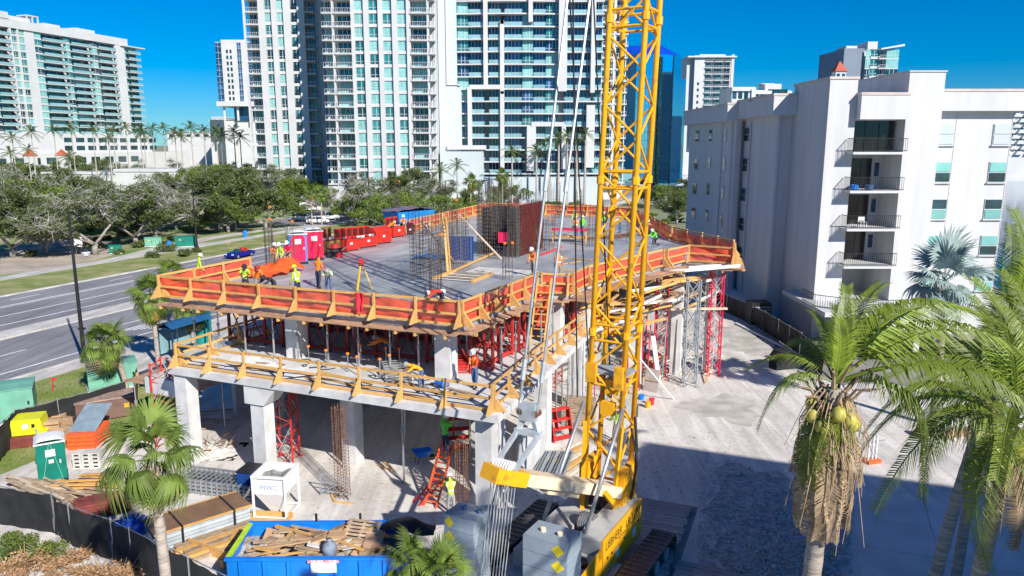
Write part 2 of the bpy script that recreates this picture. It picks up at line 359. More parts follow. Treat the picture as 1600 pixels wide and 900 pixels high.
# rubble stones on the gravel bed
gb = MB()
for k in range(5200):
    x = rr(1090,1330); y = 705+ (rr(0,1)**.7)*210
    if y < 700+(x-1090)*.38: continue
    p = P(x,y,.13); r = rr(.03,.11)*(1.6 if random.random()<.06 else 1)
    if k%2 and x<1180: r *= .6
    vs = [p+Vector((rr(-1,1)*r, rr(-1,1)*r, rr(-.3,.9)*r)) for _ in range(5)]
    gb.add(vs,[(0,1,2),(0,2,3),(0,3,1),(4,2,1),(4,3,2),(4,1,3)])
tag(stuff(gb.o('gravel', M('crushed_stone',(.50,.49,.48),.95,var=.3,scale=6,rnd=.1))), 'grey crushed stone spread over the shaded ground by the crane','gravel')
lt = MB(); random.seed(8)
for k in range(900):
    p = P(rr(330,1180),rr(560,860),.115); a = rr(0,6.3); l = rr(.015,.06); d = Vector((math.cos(a),math.sin(a),0))*l; e = Vector((-d.y,d.x,0))*rr(.15,.7)
    lt.add([p-d-e,p+d-e*.6,p+d+e,p-d+e*.8,p+Vector((0,0,rr(.02,.06)))],[(0,1,4),(1,2,4),(2,3,4),(3,0,4)])
tag(stuff(lt.o('site_litter', M('crumbs_and_chips',(.34,.30,.26),.95,var=.5,scale=3))),'small chips and crumbs scattered over the swept site ground','debris')
# the block behind the viewpoint, whose shade lies over the crane and the apron
SHU, SHW, SHH = -7.6, 38.4, 26.0
cu, cw = SHU+.8277*SHH/.649, SHW-.5635*SHH/.649
nb = TS('office_block','plain white office block beside the yard','building',cu+14,cw-12)
b = MB(); b.b(-14,14,-12,12,0,SHH); b.o('wall', m_white, nb)
b = MB(); b.b(-14.2,14.2,-12.2,12.2,SHH,SHH+.02); b.o('roof', m_palegrey, nb)
for i in range(6):
    for j in range(7):
        b = MB(); b.b(-12.6+i*4.3,-10.2+i*4.3,12.0,12.04,1.2+j*3.5,3.0+j*3.5); b.o('window', m_gdark, nb)
# ---------------------------------------------------------------- buildings in the distance
def solve(A, e, x):
    k = (x-800)/FOC*CP; return (k*A[1]-A[0])/(e[0]-k*e[1])
GL = {'t':[m_gteal,m_gpale,m_gdark], 'p':[m_gpale,m_gpale,m_gpale,m_gteal,m_gteal,m_gdark], 'd':[m_gdark,m_gdark,m_gteal], 'b':[m_gblue,m_gblue,m_gdark,m_gteal]}
def pane(t, x0,x1,y,z0,z1, mat, name='window', mull=0):
    b = MB(); b.b(x0,x1,y,y+.06,z0,z1); w = b.o(name, mat, t)
    if mull:
        b = MB()
        for k in range(1,mull): xx = lerp(x0,x1,k/mull); b.b(xx-.06,xx+.06,y-.05,y-.002,z0,z1)
        b.b(x0,x1,y-.05,y-.003,z0+(z1-z0)*.28-.05,z0+(z1-z0)*.28+.05); b.o('frame', m_white2, w)
    return w
def facade(t, cols, z0, fh, n, wallm=m_white2, rail='bars', top=None, core_y=.5):
    """cols: (kind,x0,x1[,opts]).  win: panes between spandrels; bal: recessed balcony with slab and railing;
    fin: pilaster standing proud; wall: plain wall."""
    wb = MB()
    for c in cols:
        kind,x0,x1 = c[:3]; op = c[3] if len(c) > 3 else ''
        H = z0+n*fh
        if kind == 'wall': wb.b(x0,x1,0,core_y+.4,z0,H)
        elif kind == 'fin': q_ = MB(); q_.b(x0,x1,-.55,core_y,z0,H+.4); q_.o('pilaster',wallm,t)
        elif kind == 'win':
            for k in range(n):
                z = z0+k*fh
                wb.b(x0,x1,.02,core_y,z,z+fh*.24)
                pane(t,x0+.02,x1-.02,.28,z+fh*.24,z+fh,random.choice(GL[op or 't']),'window',2)
        elif kind == 'bal':
            wb.b(x0,x1,2.0,2.6,z0,H)
            for k in range(n):
                z = z0+k*fh
                w = pane(t,x0+.5,x1-.3,1.9,z+.25,z+fh-.35,random.choice(GL[op or 'd']),'balcony_door',3)
                b = MB(); b.b(x0-.05,x1+.05,-.9,1.95,z-.16,z+.12); s = b.o('balcony_slab',wallm,t)
                b = MB()
                if rail == 'glass':
                    b.b(x0,x1,-.86,-.82,z+.18,z+1.15); b.o('balustrade',m_gtrans,s)
                else:
                    for zz in (.18,1.12): b.b(x0,x1,-.88,-.80,z+zz,z+zz+.07)
                    q = max(3,int((x1-x0)/.55))
                    for i in range(q+1): xx = lerp(x0+.03,x1-.03,i/q); b.b(xx-.03,xx+.03,-.86,-.82,z+.25,z+1.12)
                    b.o('railing',m_white2,s)
        elif kind == 'glass':
            for k in range(n):
                z = z0+k*fh
                pane(t,x0+.03,x1-.03,.1,z+.18,z+fh-.02,random.choice(GL[op or 't']),'glazing',max(2,int((x1-x0)/1.3)))
                wb.b(x0,x1,0,.5,z-.16,z+.16)
    if wb.f: wb.o('wall',wallm,t)

# 1 long condominium on the left
A = (-212.,311.); e = Vector((20,69)).normalized()
t = T('condominium_block','long white condominium with curved teal balconies and a stepped white roof beside palms','building',(A[0],A[1],0),math.atan2(e.y,e.x))
X = lambda x: solve(A,e,x)
c = [('win',-24,X(8),'p'),('bal',X(8),X(34)),('fin',X(34),X(37)),('win',X(37),X(46),'t'),('fin',X(46),X(48)),('win',X(48),X(58),'p'),('wall',X(58),X(72)),('win',X(72),X(83),'p'),
     ('bal',X(83),X(117),'t'),('win',X(117),X(126),'p'),('bal',X(126),X(156),'t'),('win',X(156),X(167),'p'),('bal',X(167),X(193),'t'),('fin',X(193),X(206)),('win',X(206),X(210),'p'),('bal',X(212),X(230),'t')]
facade(t,c,20.5,3.05,14,rail='glass')
b = MB(); b.b(-24,X(230)-.3,2.7,26,3,20.5+14*3.05); b.o('building_core',m_white2,t)
zt = 20.5+14*3.05
b = MB(); b.b(-24,X(212),-.7,27,zt,zt+3.4); b.b(-24,X(34),-1.0,14,zt+3.4,zt+6); b.b(X(40),X(72),1,14,zt+3.4,zt+5.2); b.b(X(92),X(116),1,12,zt+3.4,zt+4.6); b.b(X(140),X(168),1,12,zt+3.4,zt+5); b.o('roof',m_white2,t)
b = MB(); b.b(X(66),X(84),.5,6,zt+6.2,zt+6.7)
for xx in (X(67),X(75),X(83)): b.b(xx-.25,xx+.25,.6,1.1,zt+3.4,zt+6.2)
b.o('roof_pergola',m_white2,t)
b = MB(); b.b(X(200),X(236),-1.5,8,zt-.2,zt+.3); b.o('roof_canopy',m_white2,t)
b = MB(); b.b(-30,X(280),-6,27,0,12); b.b(-26,X(232),-2,2,12,20.5); b.o('podium',m_white2,t)
for k in range(9):
    x0 = X(95)+k*6.5
    for z in (13.2,16.8): pane(t,x0,x0+4.6,-2.1,z,z+2,m_gdark,'window')
for k in range(12): pane(t,-20+k*8,-15+k*8,-6.08,7.5,10.2,m_gdark,'garage_shade_pane')  # dark panes on the flat podium wall paint the shade of garage bays
for x in (72,22):
    b = MB(); xx = X(x); b.add([(xx-2,-10,11.2),(xx+2,-10,11.2),(xx+2,-6,11.2),(xx-2,-6,11.2),(xx,-8,14.0)],[(0,1,4),(1,2,4),(2,3,4),(3,0,4),(3,2,1,0)]); b.o('turret_roof',m_red,t); b=MB(); b.b(xx-1.7,xx+1.7,-9.7,-6.3,0,11.19); b.o('turret',m_white2,t)
# 2 hotel seen between the towers
t = T('hotel_block','white hotel with dark blue glass corner strips raised on columns','building',PY(345,225,400)*1,0); t.location.z = 0
px = 400*CP/FOC; X2 = lambda x: (x-345)*px; Z2 = lambda y: CAMH+(225-y)*px*1.02
b = MB(); b.b(X2(356),X2(392),0,18,Z2(162),Z2(72)); b.o('wall',m_white2,t)
b = MB(); b.b(X2(346),X2(420),.8,18,Z2(162),Z2(75)); b.o('building_core',m_palegrey,t)
b = MB(); b.b(X2(346),X2(430),-3,20,Z2(169),Z2(162)); b.b(X2(348),X2(430),4,19,2,Z2(190)); b.o('terrace_slab',m_white2,t)
for i in range(10):
    z = Z2(162)+.2+i*(Z2(76)-Z2(162))/10
    for x0,x1 in ((346.5,355.5),(380,386),(386.5,397),(397.5,410)):
        pane(t,X2(x0),X2(x1),.1 if x0!=380 else -.08,z,z+2.7,m_gblue,'window',2)
    for x0 in (363,368.5):
        if i<9: pane(t,X2(x0),X2(x0+3),-.09,z+.4,z+2.2,m_gdark,'window')
for x in (354,375,396): b = MB(); b.tube((X2(x),0,Z2(190)),(X2(x),0,Z2(169)),.6,8); b.o('column',m_white2,t)
b = MB(); b.b(X2(366),X2(430),3,18,Z2(190),Z2(169)); b.o('glazed_storey',m_gblue,t)
# a small pale block left of the hotel podium and far rooftops
def farblock(label,x0,x1,y0,Y,depth=30,mat=m_white2,wins=True,rows=None):
    k = Y*CP/FOC; p = PY(x0,225,Y); h = CAMH+(225-y0)*k*1.02; wd = (x1-x0)*k
    t = T('distant_building',label,'building',(p.x,Y,0))
    b = MB(); b.b(0,wd,0,depth,0,h); b.o('wall',mat,t)
    b = MB(); b.b(-.3,wd+.3,-.3,depth,h,h+.8); b.o('parapet',m_white2,t)
    n = rows or max(1,int((h-4)/3.4))
    if wins:
        m = max(2,int(wd/6))
        for j in range(n):
            z = h-3-j*3.4
            if z < 6: break
            for i in range(m):
                xx = wd*(i+.25)/m; pane(t,xx,xx+wd*.5/m,-.05,z,z+1.9,m_gdark)
    return t
farblock('pale blue office block half hidden beside the hotel podium',334,352,186,520,mat=m_palegrey)
farblock('flat white roofed block behind the royal palms',262,330,208,560,rows=1)
farblock('wide white block rising over the oak trees',330,470,191,420,rows=0,wins=False)
farblock('low white hall behind the park car park with no windows in view',175,282,267,230,depth=14,wins=False)
farblock('long white parapet of a low building behind oaks',60,180,271,250,depth=10,wins=False)
# 3 teal-windowed tower with two wings
Y3 = 193.; k3 = Y3*CP/FOC; fh = 3.18
t = T('residential_tower','tall white tower with rows of pale teal windows and corner balconies','building',(PY(680,225,Y3).x,Y3,0))
X3 = lambda x: (x-680)*k3*1.0
n3 = 20; zb = 6
cR = [('bal',X3(512),X3(527),'t'),('fin',X3(527),X3(530)),('bal',X3(530),X3(556),'t'),('fin',X3(556),X3(561)),
      ('win',X3(561),X3(575),'p'),('fin',X3(575),X3(583)),('win',X3(583),X3(597),'p'),('fin',X3(597),X3(604)),('win',X3(604),X3(618),'p'),('fin',X3(618),X3(626)),('win',X3(626),X3(640),'p'),('fin',X3(640),X3(646)),
      ('bal',X3(646),X3(671),'t'),('fin',X3(671),X3(674)),('bal',X3(674),X3(682),'d')]
facade(t,cR,zb,fh,n3)
b = MB(); b.b(X3(514),X3(680),2.7,30,0,zb+n3*fh+2); b.o('building_core',m_white2,t)
b = MB(); b.b(X3(510),X3(684),-.4,2.69,0,zb); b.o('plinth',m_white2,t)
t2 = T('residential_tower','shaded white wing with dark teal windows stepping back left of the teal-windowed tower','building',(PY(680,225,Y3).x,Y3+18,0))
k4=(Y3+18)*CP/FOC; X4 = lambda x: (x-680)*k4+ (680-800)*(k4-k3)
cL = [('bal',X4(397),X4(416),'d'),('fin',X4(416),X4(426)),('win',X4(426),X4(436),'t'),('fin',X4(436),X4(444)),('win',X4(444),X4(454),'t'),('fin',X4(454),X4(465)),('win',X4(465),X4(475),'d'),('fin',X4(475),X4(486)),('bal',X4(486),X4(500),'d')]
facade(t2,cL,zb,fh,n3)
b = MB(); b.b(X4(400),X4(508),2.7,30,0,zb+n3*fh); b.o('building_core',m_white2,t2)
b = MB(); b.b(X4(394),X4(397),-1,-.3,0,zb+n3*fh); b.o('corner_post',m_white2,t2)
# 4 curved balcony tower
Y5 = 205.; k5 = Y5*CP/FOC; fh5 = 3.15; n5 = 22; zb5 = 5
t = T('curved_tower','tall white and blue glass tower with stepped white frames and glass balconies','building',(PY(690,225,Y5).x,Y5,0))
X5 = lambda x: (x-690)*k5; Z5 = lambda y: CAMH+(225-y)*k5*1.03
b = MB(); b.b(X5(690),X5(940),3,34,0,zb5+n5*fh5); b.o('building_core',m_palegrey,t)
b = MB(); b.b(X5(688),X5(716),-1.2,3,0,zb5+n5*fh5); b.b(X5(716),X5(722),-.9,3,0,Z5(140)); b.o('blank_wall',m_palegrey,t)
b = MB(); b.b(X5(700),X5(704),-1.6,-1.21,Z5(138),zb5+n5*fh5); b.b(X5(700),X5(722),-1.6,-1.22,Z5(139),Z5(138)); b.o('wall_reveal',m_white2,t)
bays = [(717,733,'t'),(733,758,'d'),(764,784,'d'),(788,816,'b'),(816,832,'t'),(832,852,'b'),(852,872,'t'),(880,922,'b'),(926,938,'d')]
def fy(x):    # the plan curves gently: ends come forward
    return .9*math.cos((x-690)/250*6.283*1.2)
for j in range(n5):
    z = zb5+j*fh5
    if z > 75: break
    for (x0,x1,g) in bays:
        yy = fy((x0+x1)/2)
        pane(t,X5(x0),X5(x1),1.3+yy*.4 if g!='t' else .3+yy*.4,z+.2,z+fh5-.1,random.choice({'t':[m_gteal,m_gteal,m_gpale,m_gblue],'b':[m_gblue,m_gblue,m_gdark],'d':[m_gdark,m_gblue,m_gteal]}[g]),'glazing',max(2,int((x1-x0)/5)))
    pts=[]; 
    for i in range(29):
        x = 716+i*8; pts.append((X5(x), -.9+fy(x)*.6))
    b = MB(); b.prism(pts+[(X5(940),2.9),(X5(716),2.9)], z-.17, z+.17); s = b.o('floor_slab',m_white2,t)
    for (x0,x1,g) in bays:
        if g=='t': continue
        yy = -.85+fy((x0+x1)/2)*.6; b = MB(); b.b(X5(x0)+.2,X5(x1)-.2,yy,yy+.05,z+.2,z+1.1); b.o('balustrade',m_gtrans,s)
def fr(pts, wd=1.1, nm='white_frame'):
    b = MB()
    for (xa,ya),(xb_,yb_) in zip(pts,pts[1:]):
        b.bar((X5(xa),-1.6,Z5(ya)),(X5(xb_),-1.6,Z5(yb_)),1.1,1.1) if ya==yb_ else b.b(X5(xa)-wd/2,X5(xa)+wd/2,-2.1,1,min(Z5(ya),Z5(yb_)),max(Z5(ya),Z5(yb_)))
    b.o(nm,m_white2,t)
fr([(760,-60),(760,145)]); fr([(785,145),(785,48)]); fr([(785,48),(873,53)],.9); fr([(828,-60),(828,50)]); fr([(877,-60),(877,148)],2.2); fr([(735,142),(785,142)]); fr([(785,145),(785,265)]); fr([(735,142),(735,230)])
fr([(785,148),(922,152)],.9); fr([(923,-60),(923,150)]); fr([(830,198),(830,265)],2.4); fr([(830,196),(880,196)]); fr([(880,196),(880,262)]); fr([(921,168),(921,260)],2.2); fr([(700,230),(760,230)])
b = MB(); b.b(X5(690),X5(756),-5,3,0,Z5(236)); b.b(X5(700),X5(940),-4,2.9,0,Z5(274)); b.o('podium',m_palegrey,t)
# right flank of the curved tower, plain white with balcony tips
t = T('tower_flank','white stepped flank of balconies behind the crane boom','building',(PY(930,225,Y5+14).x,Y5+14,0))
facade(t,[('bal',0,4.5,'d'),('fin',4.5,5.2),('bal',5.2,8.5,'d')],5,3.15,20)
b = MB(); b.b(.2,8.4,2.7,20,0,68); b.o('building_core',m_white2,t)
# pool deck wall in front
t = T('pool_terrace','long white slatted wall round a pool terrace below the curved tower','wall',P(835,300))
a_ = P(832,312); b_ = P(938,268); d_ = (b_-a_)
b = MB(); b.bar((0,0,1.6),Vector((d_.x,d_.y,1.6)),.4,3.2); b.o('wall',m_white2,t); t.location = a_
for k in range(22):
    b = MB(); q = d_*(k/22); b.b(q.x-.15,q.x+.15,q.y-.6,q.y-.25,0,3.3); b.o('wall_pier',m_white,t)
# 5 blue mirror tower
Y6 = 300.; k6 = Y6*CP/FOC
t = T('mirror_glass_tower','blue mirror glass office tower with a sloping blue roof','building',(PY(960,225,Y6).x,Y6,0))
X6 = lambda x: (x-960)*k6; Z6 = lambda y: CAMH+(225-y)*k6*1.03
pl = [(X6(958),4),(X6(990),0),(X6(1024),0),(X6(1050),3),(X6(1066),7),(X6(1066),34),(X6(958),34)]
b = MB(); b.prism(pl,0,Z6(94)); b.o('glass_wall',m_mirror,t)
b = MB(); b.prism([(X6(1066),12),(X6(1082),16),(X6(1082),34),(X6(1066),34)],0,Z6(125)); b.o('glass_wing',m_mirror,t)
zr = Z6(94); zp = Z6(78)
b = MB(); b.add([(X6(958),4,zr),(X6(990),0,zr),(X6(1024),0,zr),(X6(1050),3,zr),(X6(1066),7,zr),(X6(1066),34,zr),(X6(958),34,zr),(X6(975),8,zp),(X6(1034),8,zp),(X6(1034),30,zp),(X6(975),30,zp)],
     [(0,1,7),(1,2,8,7),(2,3,8),(3,4,8),(4,5,9,8),(5,6,10,9),(6,0,7,10),(7,8,9,10)]); b.o('roof',m_roofblue,t)
b = MB()
for x,yy in ((990,0),(1024,0),(1050,3)): b.b(X6(x)-.2,X6(x)+.2,yy-.25,yy-.05,0,zr)
b.b(X6(1026),X6(1031),-.3,.6,0,zr-1); b.o('dark_glass_strip',m_gdark,t)
for j in range(16):
    b = MB(); z = 4+j*3.3
    b.b(X6(990),X6(1024),-.07,-.02,z,z+.16); b.o('floor_line',m_gblue,t)
for j in range(9):
    b = MB(); xx = X6(990+j*4.2); b.b(xx-.06,xx+.06,-.09,-.02,2,zr-.3); b.o('mullion',m_gblue,t)
# 6 white balcony tower
Y7 = 400.; k7 = Y7*CP/FOC
t = T('white_balcony_tower','white tower with open corner balconies behind the flat-roofed apartment house','building',(PY(1070,225,Y7).x,Y7,0))
X7 = lambda x: (x-1070)*k7; Z7 = lambda y: CAMH+(225-y)*k7*1.03
facade(t,[('wall',X7(1080),X7(1096)),('bal',X7(1096),X7(1108),'d'),('bal',X7(1110),X7(1124),'d'),('bal',X7(1126),X7(1136),'d'),('fin',X7(1136),X7(1140))],14,3.1,15)
b = MB(); b.b(X7(1070),X7(1139),2.8,26,0,Z7(98)); b.b(X7(1090),X7(1130),4,20,Z7(98),Z7(93)); b.o('building_core',m_white2,t)
b = MB(); b.b(X7(1068),X7(1143),-1.5,24,Z7(99),Z7(97)); b.o('roof_slab',m_white2,t)
for j in range(11): pane(t,X7(1085),X7(1088),-.07,14+j*3.1+.8,14+j*3.1+2.2,m_gdark)
# 7 row of low white offices
Y8 = 230.; k8 = Y8*CP/FOC
for (x0,x1,y0) in ((1140,1178,141),(1178,1216,143),(1216,1262,141)):
    t = T('low_office_block','white three storey office block with dark strip windows behind the apartment roof','building',(PY(x0,225,Y8).x,Y8+ (x0-1140)*.2,0),0,'low white offices')
    wd = (x1-x0)*k8-.4; h = CAMH+(225-y0)*k8*1.03
    b = MB(); b.b(0,wd,.6,14,0,h); b.o('wall',m_white2,t)
    for j in range(4):
        z = h-3.4-j*3.3
        b = MB(); b.b(-.1,wd+.1,0,.6,z+2.2,z+3.2); b.o('spandrel',m_white2,t)
        for i in range(4): pane(t,wd*i/4+.3,wd*(i+1)/4-.3,.45,z,z+2.2,m_gdark)
t = T('penthouse_block','grey-topped plant room standing on the low white offices','building',(PY(1190,225,Y8+8).x,Y8+8,0))
b = MB(); b.b(0,26*k8,0,6,0,CAMH+(225-131)*k8); b.b(-1,16*k8,.4,6.2,CAMH+(225-131)*k8,CAMH+(225-130)*k8); b.o('wall',m_white2,t); pane(t,1,7,-.06,30,32.5,m_gdark)
# 8 teal tower on the right
Y9 = 260.; k9 = Y9*CP/FOC
t = T('teal_corner_tower','slim white tower with teal glass corner and slanted white roof fin','building',(PY(1310,225,Y9).x,Y9,0))
X9 = lambda x: (x-1310)*k9; Z9 = lambda y: CAMH+(225-y)*k9*1.03
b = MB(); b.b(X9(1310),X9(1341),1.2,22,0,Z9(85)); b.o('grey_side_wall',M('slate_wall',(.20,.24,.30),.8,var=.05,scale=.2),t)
b = MB(); b.b(X9(1341),X9(1394),2.7,20,0,Z9(86)); b.b(X9(1347),X9(1362),2,12,Z9(86),Z9(75)); b.b(X9(1318),X9(1335),4,12,Z9(85),Z9(80)); b.o('building_core',m_white2,t)
facade(t,[('glass',X9(1341),X9(1348),'p'),('win',X9(1349),X9(1360),'p'),('bal',X9(1361),X9(1372),'d'),('glass',X9(1373),X9(1392),'p')],Z9(87)-18.6,3.1,6)
b = MB(); b.ext([(X9(1362),Z9(88)),(X9(1397),Z9(83)),(X9(1397),Z9(80)),(X9(1362),Z9(86))],'y',-1,16); b.o('roof_fin',m_white2,t,fix=True)
# 9 red turret
t = T('red_roofed_turret','small white turret with a pointed red tiled roof','building',(PY(1302,225,240).x,240,0)); k = 240*CP/FOC
b = MB(); b.b(-1.6,1.6,-1.6,1.6,0,CAMH+(225-116)*k); b.o('wall',m_white2,t); z=CAMH+(225-116)*k
b = MB(); b.add([(-2,-2,z),(2,-2,z),(2,2,z),(-2,2,z),(0,0,z+3.2)],[(0,1,4),(1,2,4),(2,3,4),(3,0,4),(3,2,1,0)]); b.o('roof',m_red,t)
for s in (-1,1): pane(t,s*.8-.45,s*.8+.45,-1.7,z-2.6,z-.7,m_gdark)
# 10 honeycomb balcony block far right
Yh = 330.; kh = Yh*CP/FOC
t = T('honeycomb_balcony_block','white block of shell-shaped stacked balconies across the water','building',(PY(1570,225,Yh).x,Yh,0))
h = CAMH+(225-168)*kh*1.03; b = MB(); b.b(0,40,1.5,16,0,h); b.o('wall',m_white2,t)
for j in range(9):
    for i in range(8):
        x0 = .6+i*4.6+(j%2)*2.0; z = h-2.4-j*2.3
        b = MB(); b.ext([(x0,z),(x0+3.4,z),(x0+2.6,z+1.5),(x0+.8,z+1.5)],'y',.1,1.5); b.o('balcony',m_white2,t,fix=True)
        pane(t,x0+.4,x0+2.8,1.42,z+1.55,z+2.2,m_gdark)
# 11 low shops along the road beyond
for (lb,x0,x1,y0,Y) in (('beige shop with a grey fascia down the road',1018,1030,232,380),('long white low building by the road behind parked cars',1028,1078,246,430),('low pale building with a flat roof beyond the traffic',952,1012,242,430)):
    farblock(lb,x0,x1,y0,Y,depth=12,rows=1)
t = T('small_hut','small blue-roofed white kiosk between the park trees and the tower','building',P(893,268)); b = MB(); b.b(0,7,0,6,0,3); b.o('wall',m_white2,t); b = MB(); b.b(-.4,7.4,-.4,6.4,3,3.3); b.o('roof',m_white,t)
# ---------------------------------------------------------------- flat-roofed apartment house on the right
apt = T('apartment_house','white five storey apartment house with flat parapets and recessed dark balconies','building',(25,61,0))
def ab(name,mat,*bx,parent=None):
    b = MB()
    for q in bx: b.b(q[0]-25,q[1]-25,q[2]-61,q[3]-61,q[4],q[5])
    return b.o(name,mat,parent or apt)
ab('wall',m_white,(22.6,34,79,97.5,0,19.2)); ab('wall',m_white,(23.8,34,68.6,78.99,0,19.2))
ab('wall',m_white,(22.85,23.4,78.2,79.2,0,19.2)) ; ab('wall',m_white,(23.55,23.79,68.2,69.0,0,18.6))
ab('tall_wall',m_white,(25,27.2,61,68.59,0,21.0)); ab('tall_wall',m_white,(31,33.8,60.6,70,0,21.5))
ab('recess_wall',m_white,(27.21,30.99,63.7,70,3.3+3.02-.2,19.6)); ab('recess_wall',m_white,(27.21,30.99,65.5,70,0,3.3+3.02-.21))
ab('wall',m_white,(33.81,40.6,62.3,80,0,19.3))
def par(x0,x1,y0,y1,z0=18.4,z1=20.1,o=.75):
    b = ab('parapet',m_white,(x0,x1,y0,y1,z0,z1)); ab('parapet_cap',m_cap,(x0-.06,x1+.06,y0-.06,y1+.06,z1,z1+.2),parent=b)
par(21.8,24.6,78.0,97.9,18.3,19.9); par(22.9,25.0-.02,67.6,78.4,18.5,20.15)
ab('parapet_cap',m_cap,(24.92,27.28,60.92,68.7,21.0,21.2)); ab('parapet_cap',m_cap,(30.92,33.88,60.52,70.1,21.5,21.62))
par(27.22,30.98,60.2,66,17.9,19.75); par(33.9,42.2,61.5,80.5,18.6,20.1)
zs = [3.3+3.02*k for k in range(5)]
m_slid = M('dark_sliding_glass',(.012,.011,.012),.12,var=.3,scale=1,spec=.6)
for k,z in enumerate(zs):
    if k:
        s = ab('balcony_slab',m_white,(26.7,30.99,59.7,63.68,z-.18,z))
        r = MB(); pts = [(26.7,60.9),(26.72,59.75),(30.9,59.75)]
        for (xa,ya),(xb_,yb_) in zip(pts,pts[1:]):
            for zz in (.12,1.05): r.bar((xa-25,ya-61,z+zz),(xb_-25,yb_-61,z+zz),.05,.05)
            n = int(math.hypot(xb_-xa,yb_-ya)/.16)
            for i in range(n+1): r.bar((lerp(xa,xb_,i/n)-25,lerp(ya,yb_,i/n)-61,z),(lerp(xa,xb_,i/n)-25,lerp(ya,yb_,i/n)-61,z+1.05),.022)
        r.o('railing',m_blackm,s)
    if k >= 1:
        wid = 3.4 if k == 4 else 2.75
        for i in range(3):
            x0 = 27.35+i*wid/3; ab('sliding_door',m_slid,(x0,x0+wid/3-.06,63.58 if k<4 else 61.9,63.66 if k<4 else 61.96,z+.02,z+2.45))
        if k==4: ab('door_head',m_white,(27.22,30.98,61.85,62.1,z+2.46,z+3.0))
        ab('small_window',m_gblue,(30.35,30.7,63.62,63.68,z+1.0,z+2.1))
    else:
        ab('ground_floor_deck',m_white,(24.0,31.5,56.2,65.45,z-.35,z))
b = MB()
dk = [(24.0,60.9),(24.0,58.2),(26.5,56.2),(31.5,56.0)]
for (xa,ya),(xb_,yb_) in zip(dk,dk[1:]):
    for zz in (.1,1.0): b.bar((xa-25,ya-61,3.3+zz),(xb_-25,yb_-61,3.3+zz),.05,.05)
    n = int(math.hypot(xb_-xa,yb_-ya)/.18)
    for i in range(n+1): b.bar((lerp(xa,xb_,i/n)-25,lerp(ya,yb_,i/n)-61,3.3),(lerp(xa,xb_,i/n)-25,lerp(ya,yb_,i/n)-61,4.3),.022)
b.o('deck_railing',m_blackm,apt)
for x in (25.2,28.3,31.2): ab('deck_column',m_white,(x,x+.45,56.5,56.95,0,2.95))
# windows: front right wing
for x0 in (34.55,40.0-.9):
    for k,z in enumerate(zs):
        o_ = ab('window_frame',m_palegrey,(x0-.06,x0+1.36,62.22,62.29,z+.55,z+2.22))
        for q,(za,zb_) in enumerate(((.62,1.32),(1.42,2.15))): ab('pane',[m_gpale,m_gdark][(k+q)%2] if k<4 else m_palegrey,(x0,x0+1.3,62.17,62.215,z+za,z+zb_),parent=o_)
        ab('sill',m_white,(x0-.15,x0+1.45,62.1,62.28,z+.45,z+.54),parent=o_)
    ab('wall_joint',m_cap,(x0+1.42,x0+1.46,62.27,62.295,.4,18.4))
# windows on the shaded side
for k,z in enumerate(zs):
    for (Xw,y0,y1) in ((22.6,92.5,94.2),(22.6,86.5,87.5),(22.6,80.6,81.1),(23.8,76.8,78.2)):
        if k in (0,) and y0>86: continue
        zz = z+ (0 if y0 != 92.5 or k==4 else -.3)
        o_ = ab('window_frame',m_white,(Xw-.07,Xw-.01,y0-.08,y1+.08,zz+.85,zz+2.25))
        for za,zb_ in ((.92,1.5),(1.58,2.18)): ab('pane',m_gdark,(Xw-.11,Xw-.072,y0,y1,zz+za,zz+zb_),parent=o_)
for (Xw,y) in ((22.6,82.2),(23.8,76.2)): b = MB(); b.tube((Xw-25-.1,y-61,.1),(Xw-25-.1,y-61,18.2),.07,6); b.o('downpipe',m_white,apt)
ab('roof_vent',m_palegrey,(22.9,23.3,74,74.4,20,21.1)); ab('roof_hatch',m_palegrey,(33.95,34.5,66,67,20.1,21.2))
ab('lower_wing_wall',m_white,(22.0,23.75,70,80,0,.9))
# things standing on the balconies and by the wall
for (lb,x,z,m) in (('blue flowerpot on the apartment balcony railing side',27.4,zs[3],m_blue),('dark blue planter on the apartment balcony below the top one',28.6,zs[3],m_jean)):
    t = T('planter',lb,'planter',(x,60.6,z)); b = MB(); b.lathe([(.18,0),(.3,.1),(.34,.42),(.26,.44),(.22,.36)],n=10); b.o('pot',m,t)
t = T('balcony_chair','white folding chair on the second balcony from the parapet','chair',(28.4,60.8,zs[2]))
for x,y in ((-.25,-.25),(.25,-.25),(-.25,.25),(.25,.25)): b = MB(); b.bar((x,y,0),(x*.9,y,.85 if y>0 else .45),.04); b.o('leg',m_plast,t)
b = MB(); b.b(-.27,.27,-.27,.27,.43,.47); b.o('seat',m_plast,t); b = MB(); b.b(-.26,.26,.22,.27,.55,.85); b.o('backrest',m_plast,t)
t = T('air_conditioner','dark metal air conditioner cabinet at the foot of the shaded wall','air conditioner',(22.2,66.2,.09),.05)
b = MB(); b.b(-.9,.9,-.8,.8,0,2.0); b.o('cabinet',m_blackm,t)
for k in range(6): b = MB(); b.b(-.8,.8,-.84,-.805,.3+k*.25,.42+k*.25); b.o('louvre',m_greym,t)
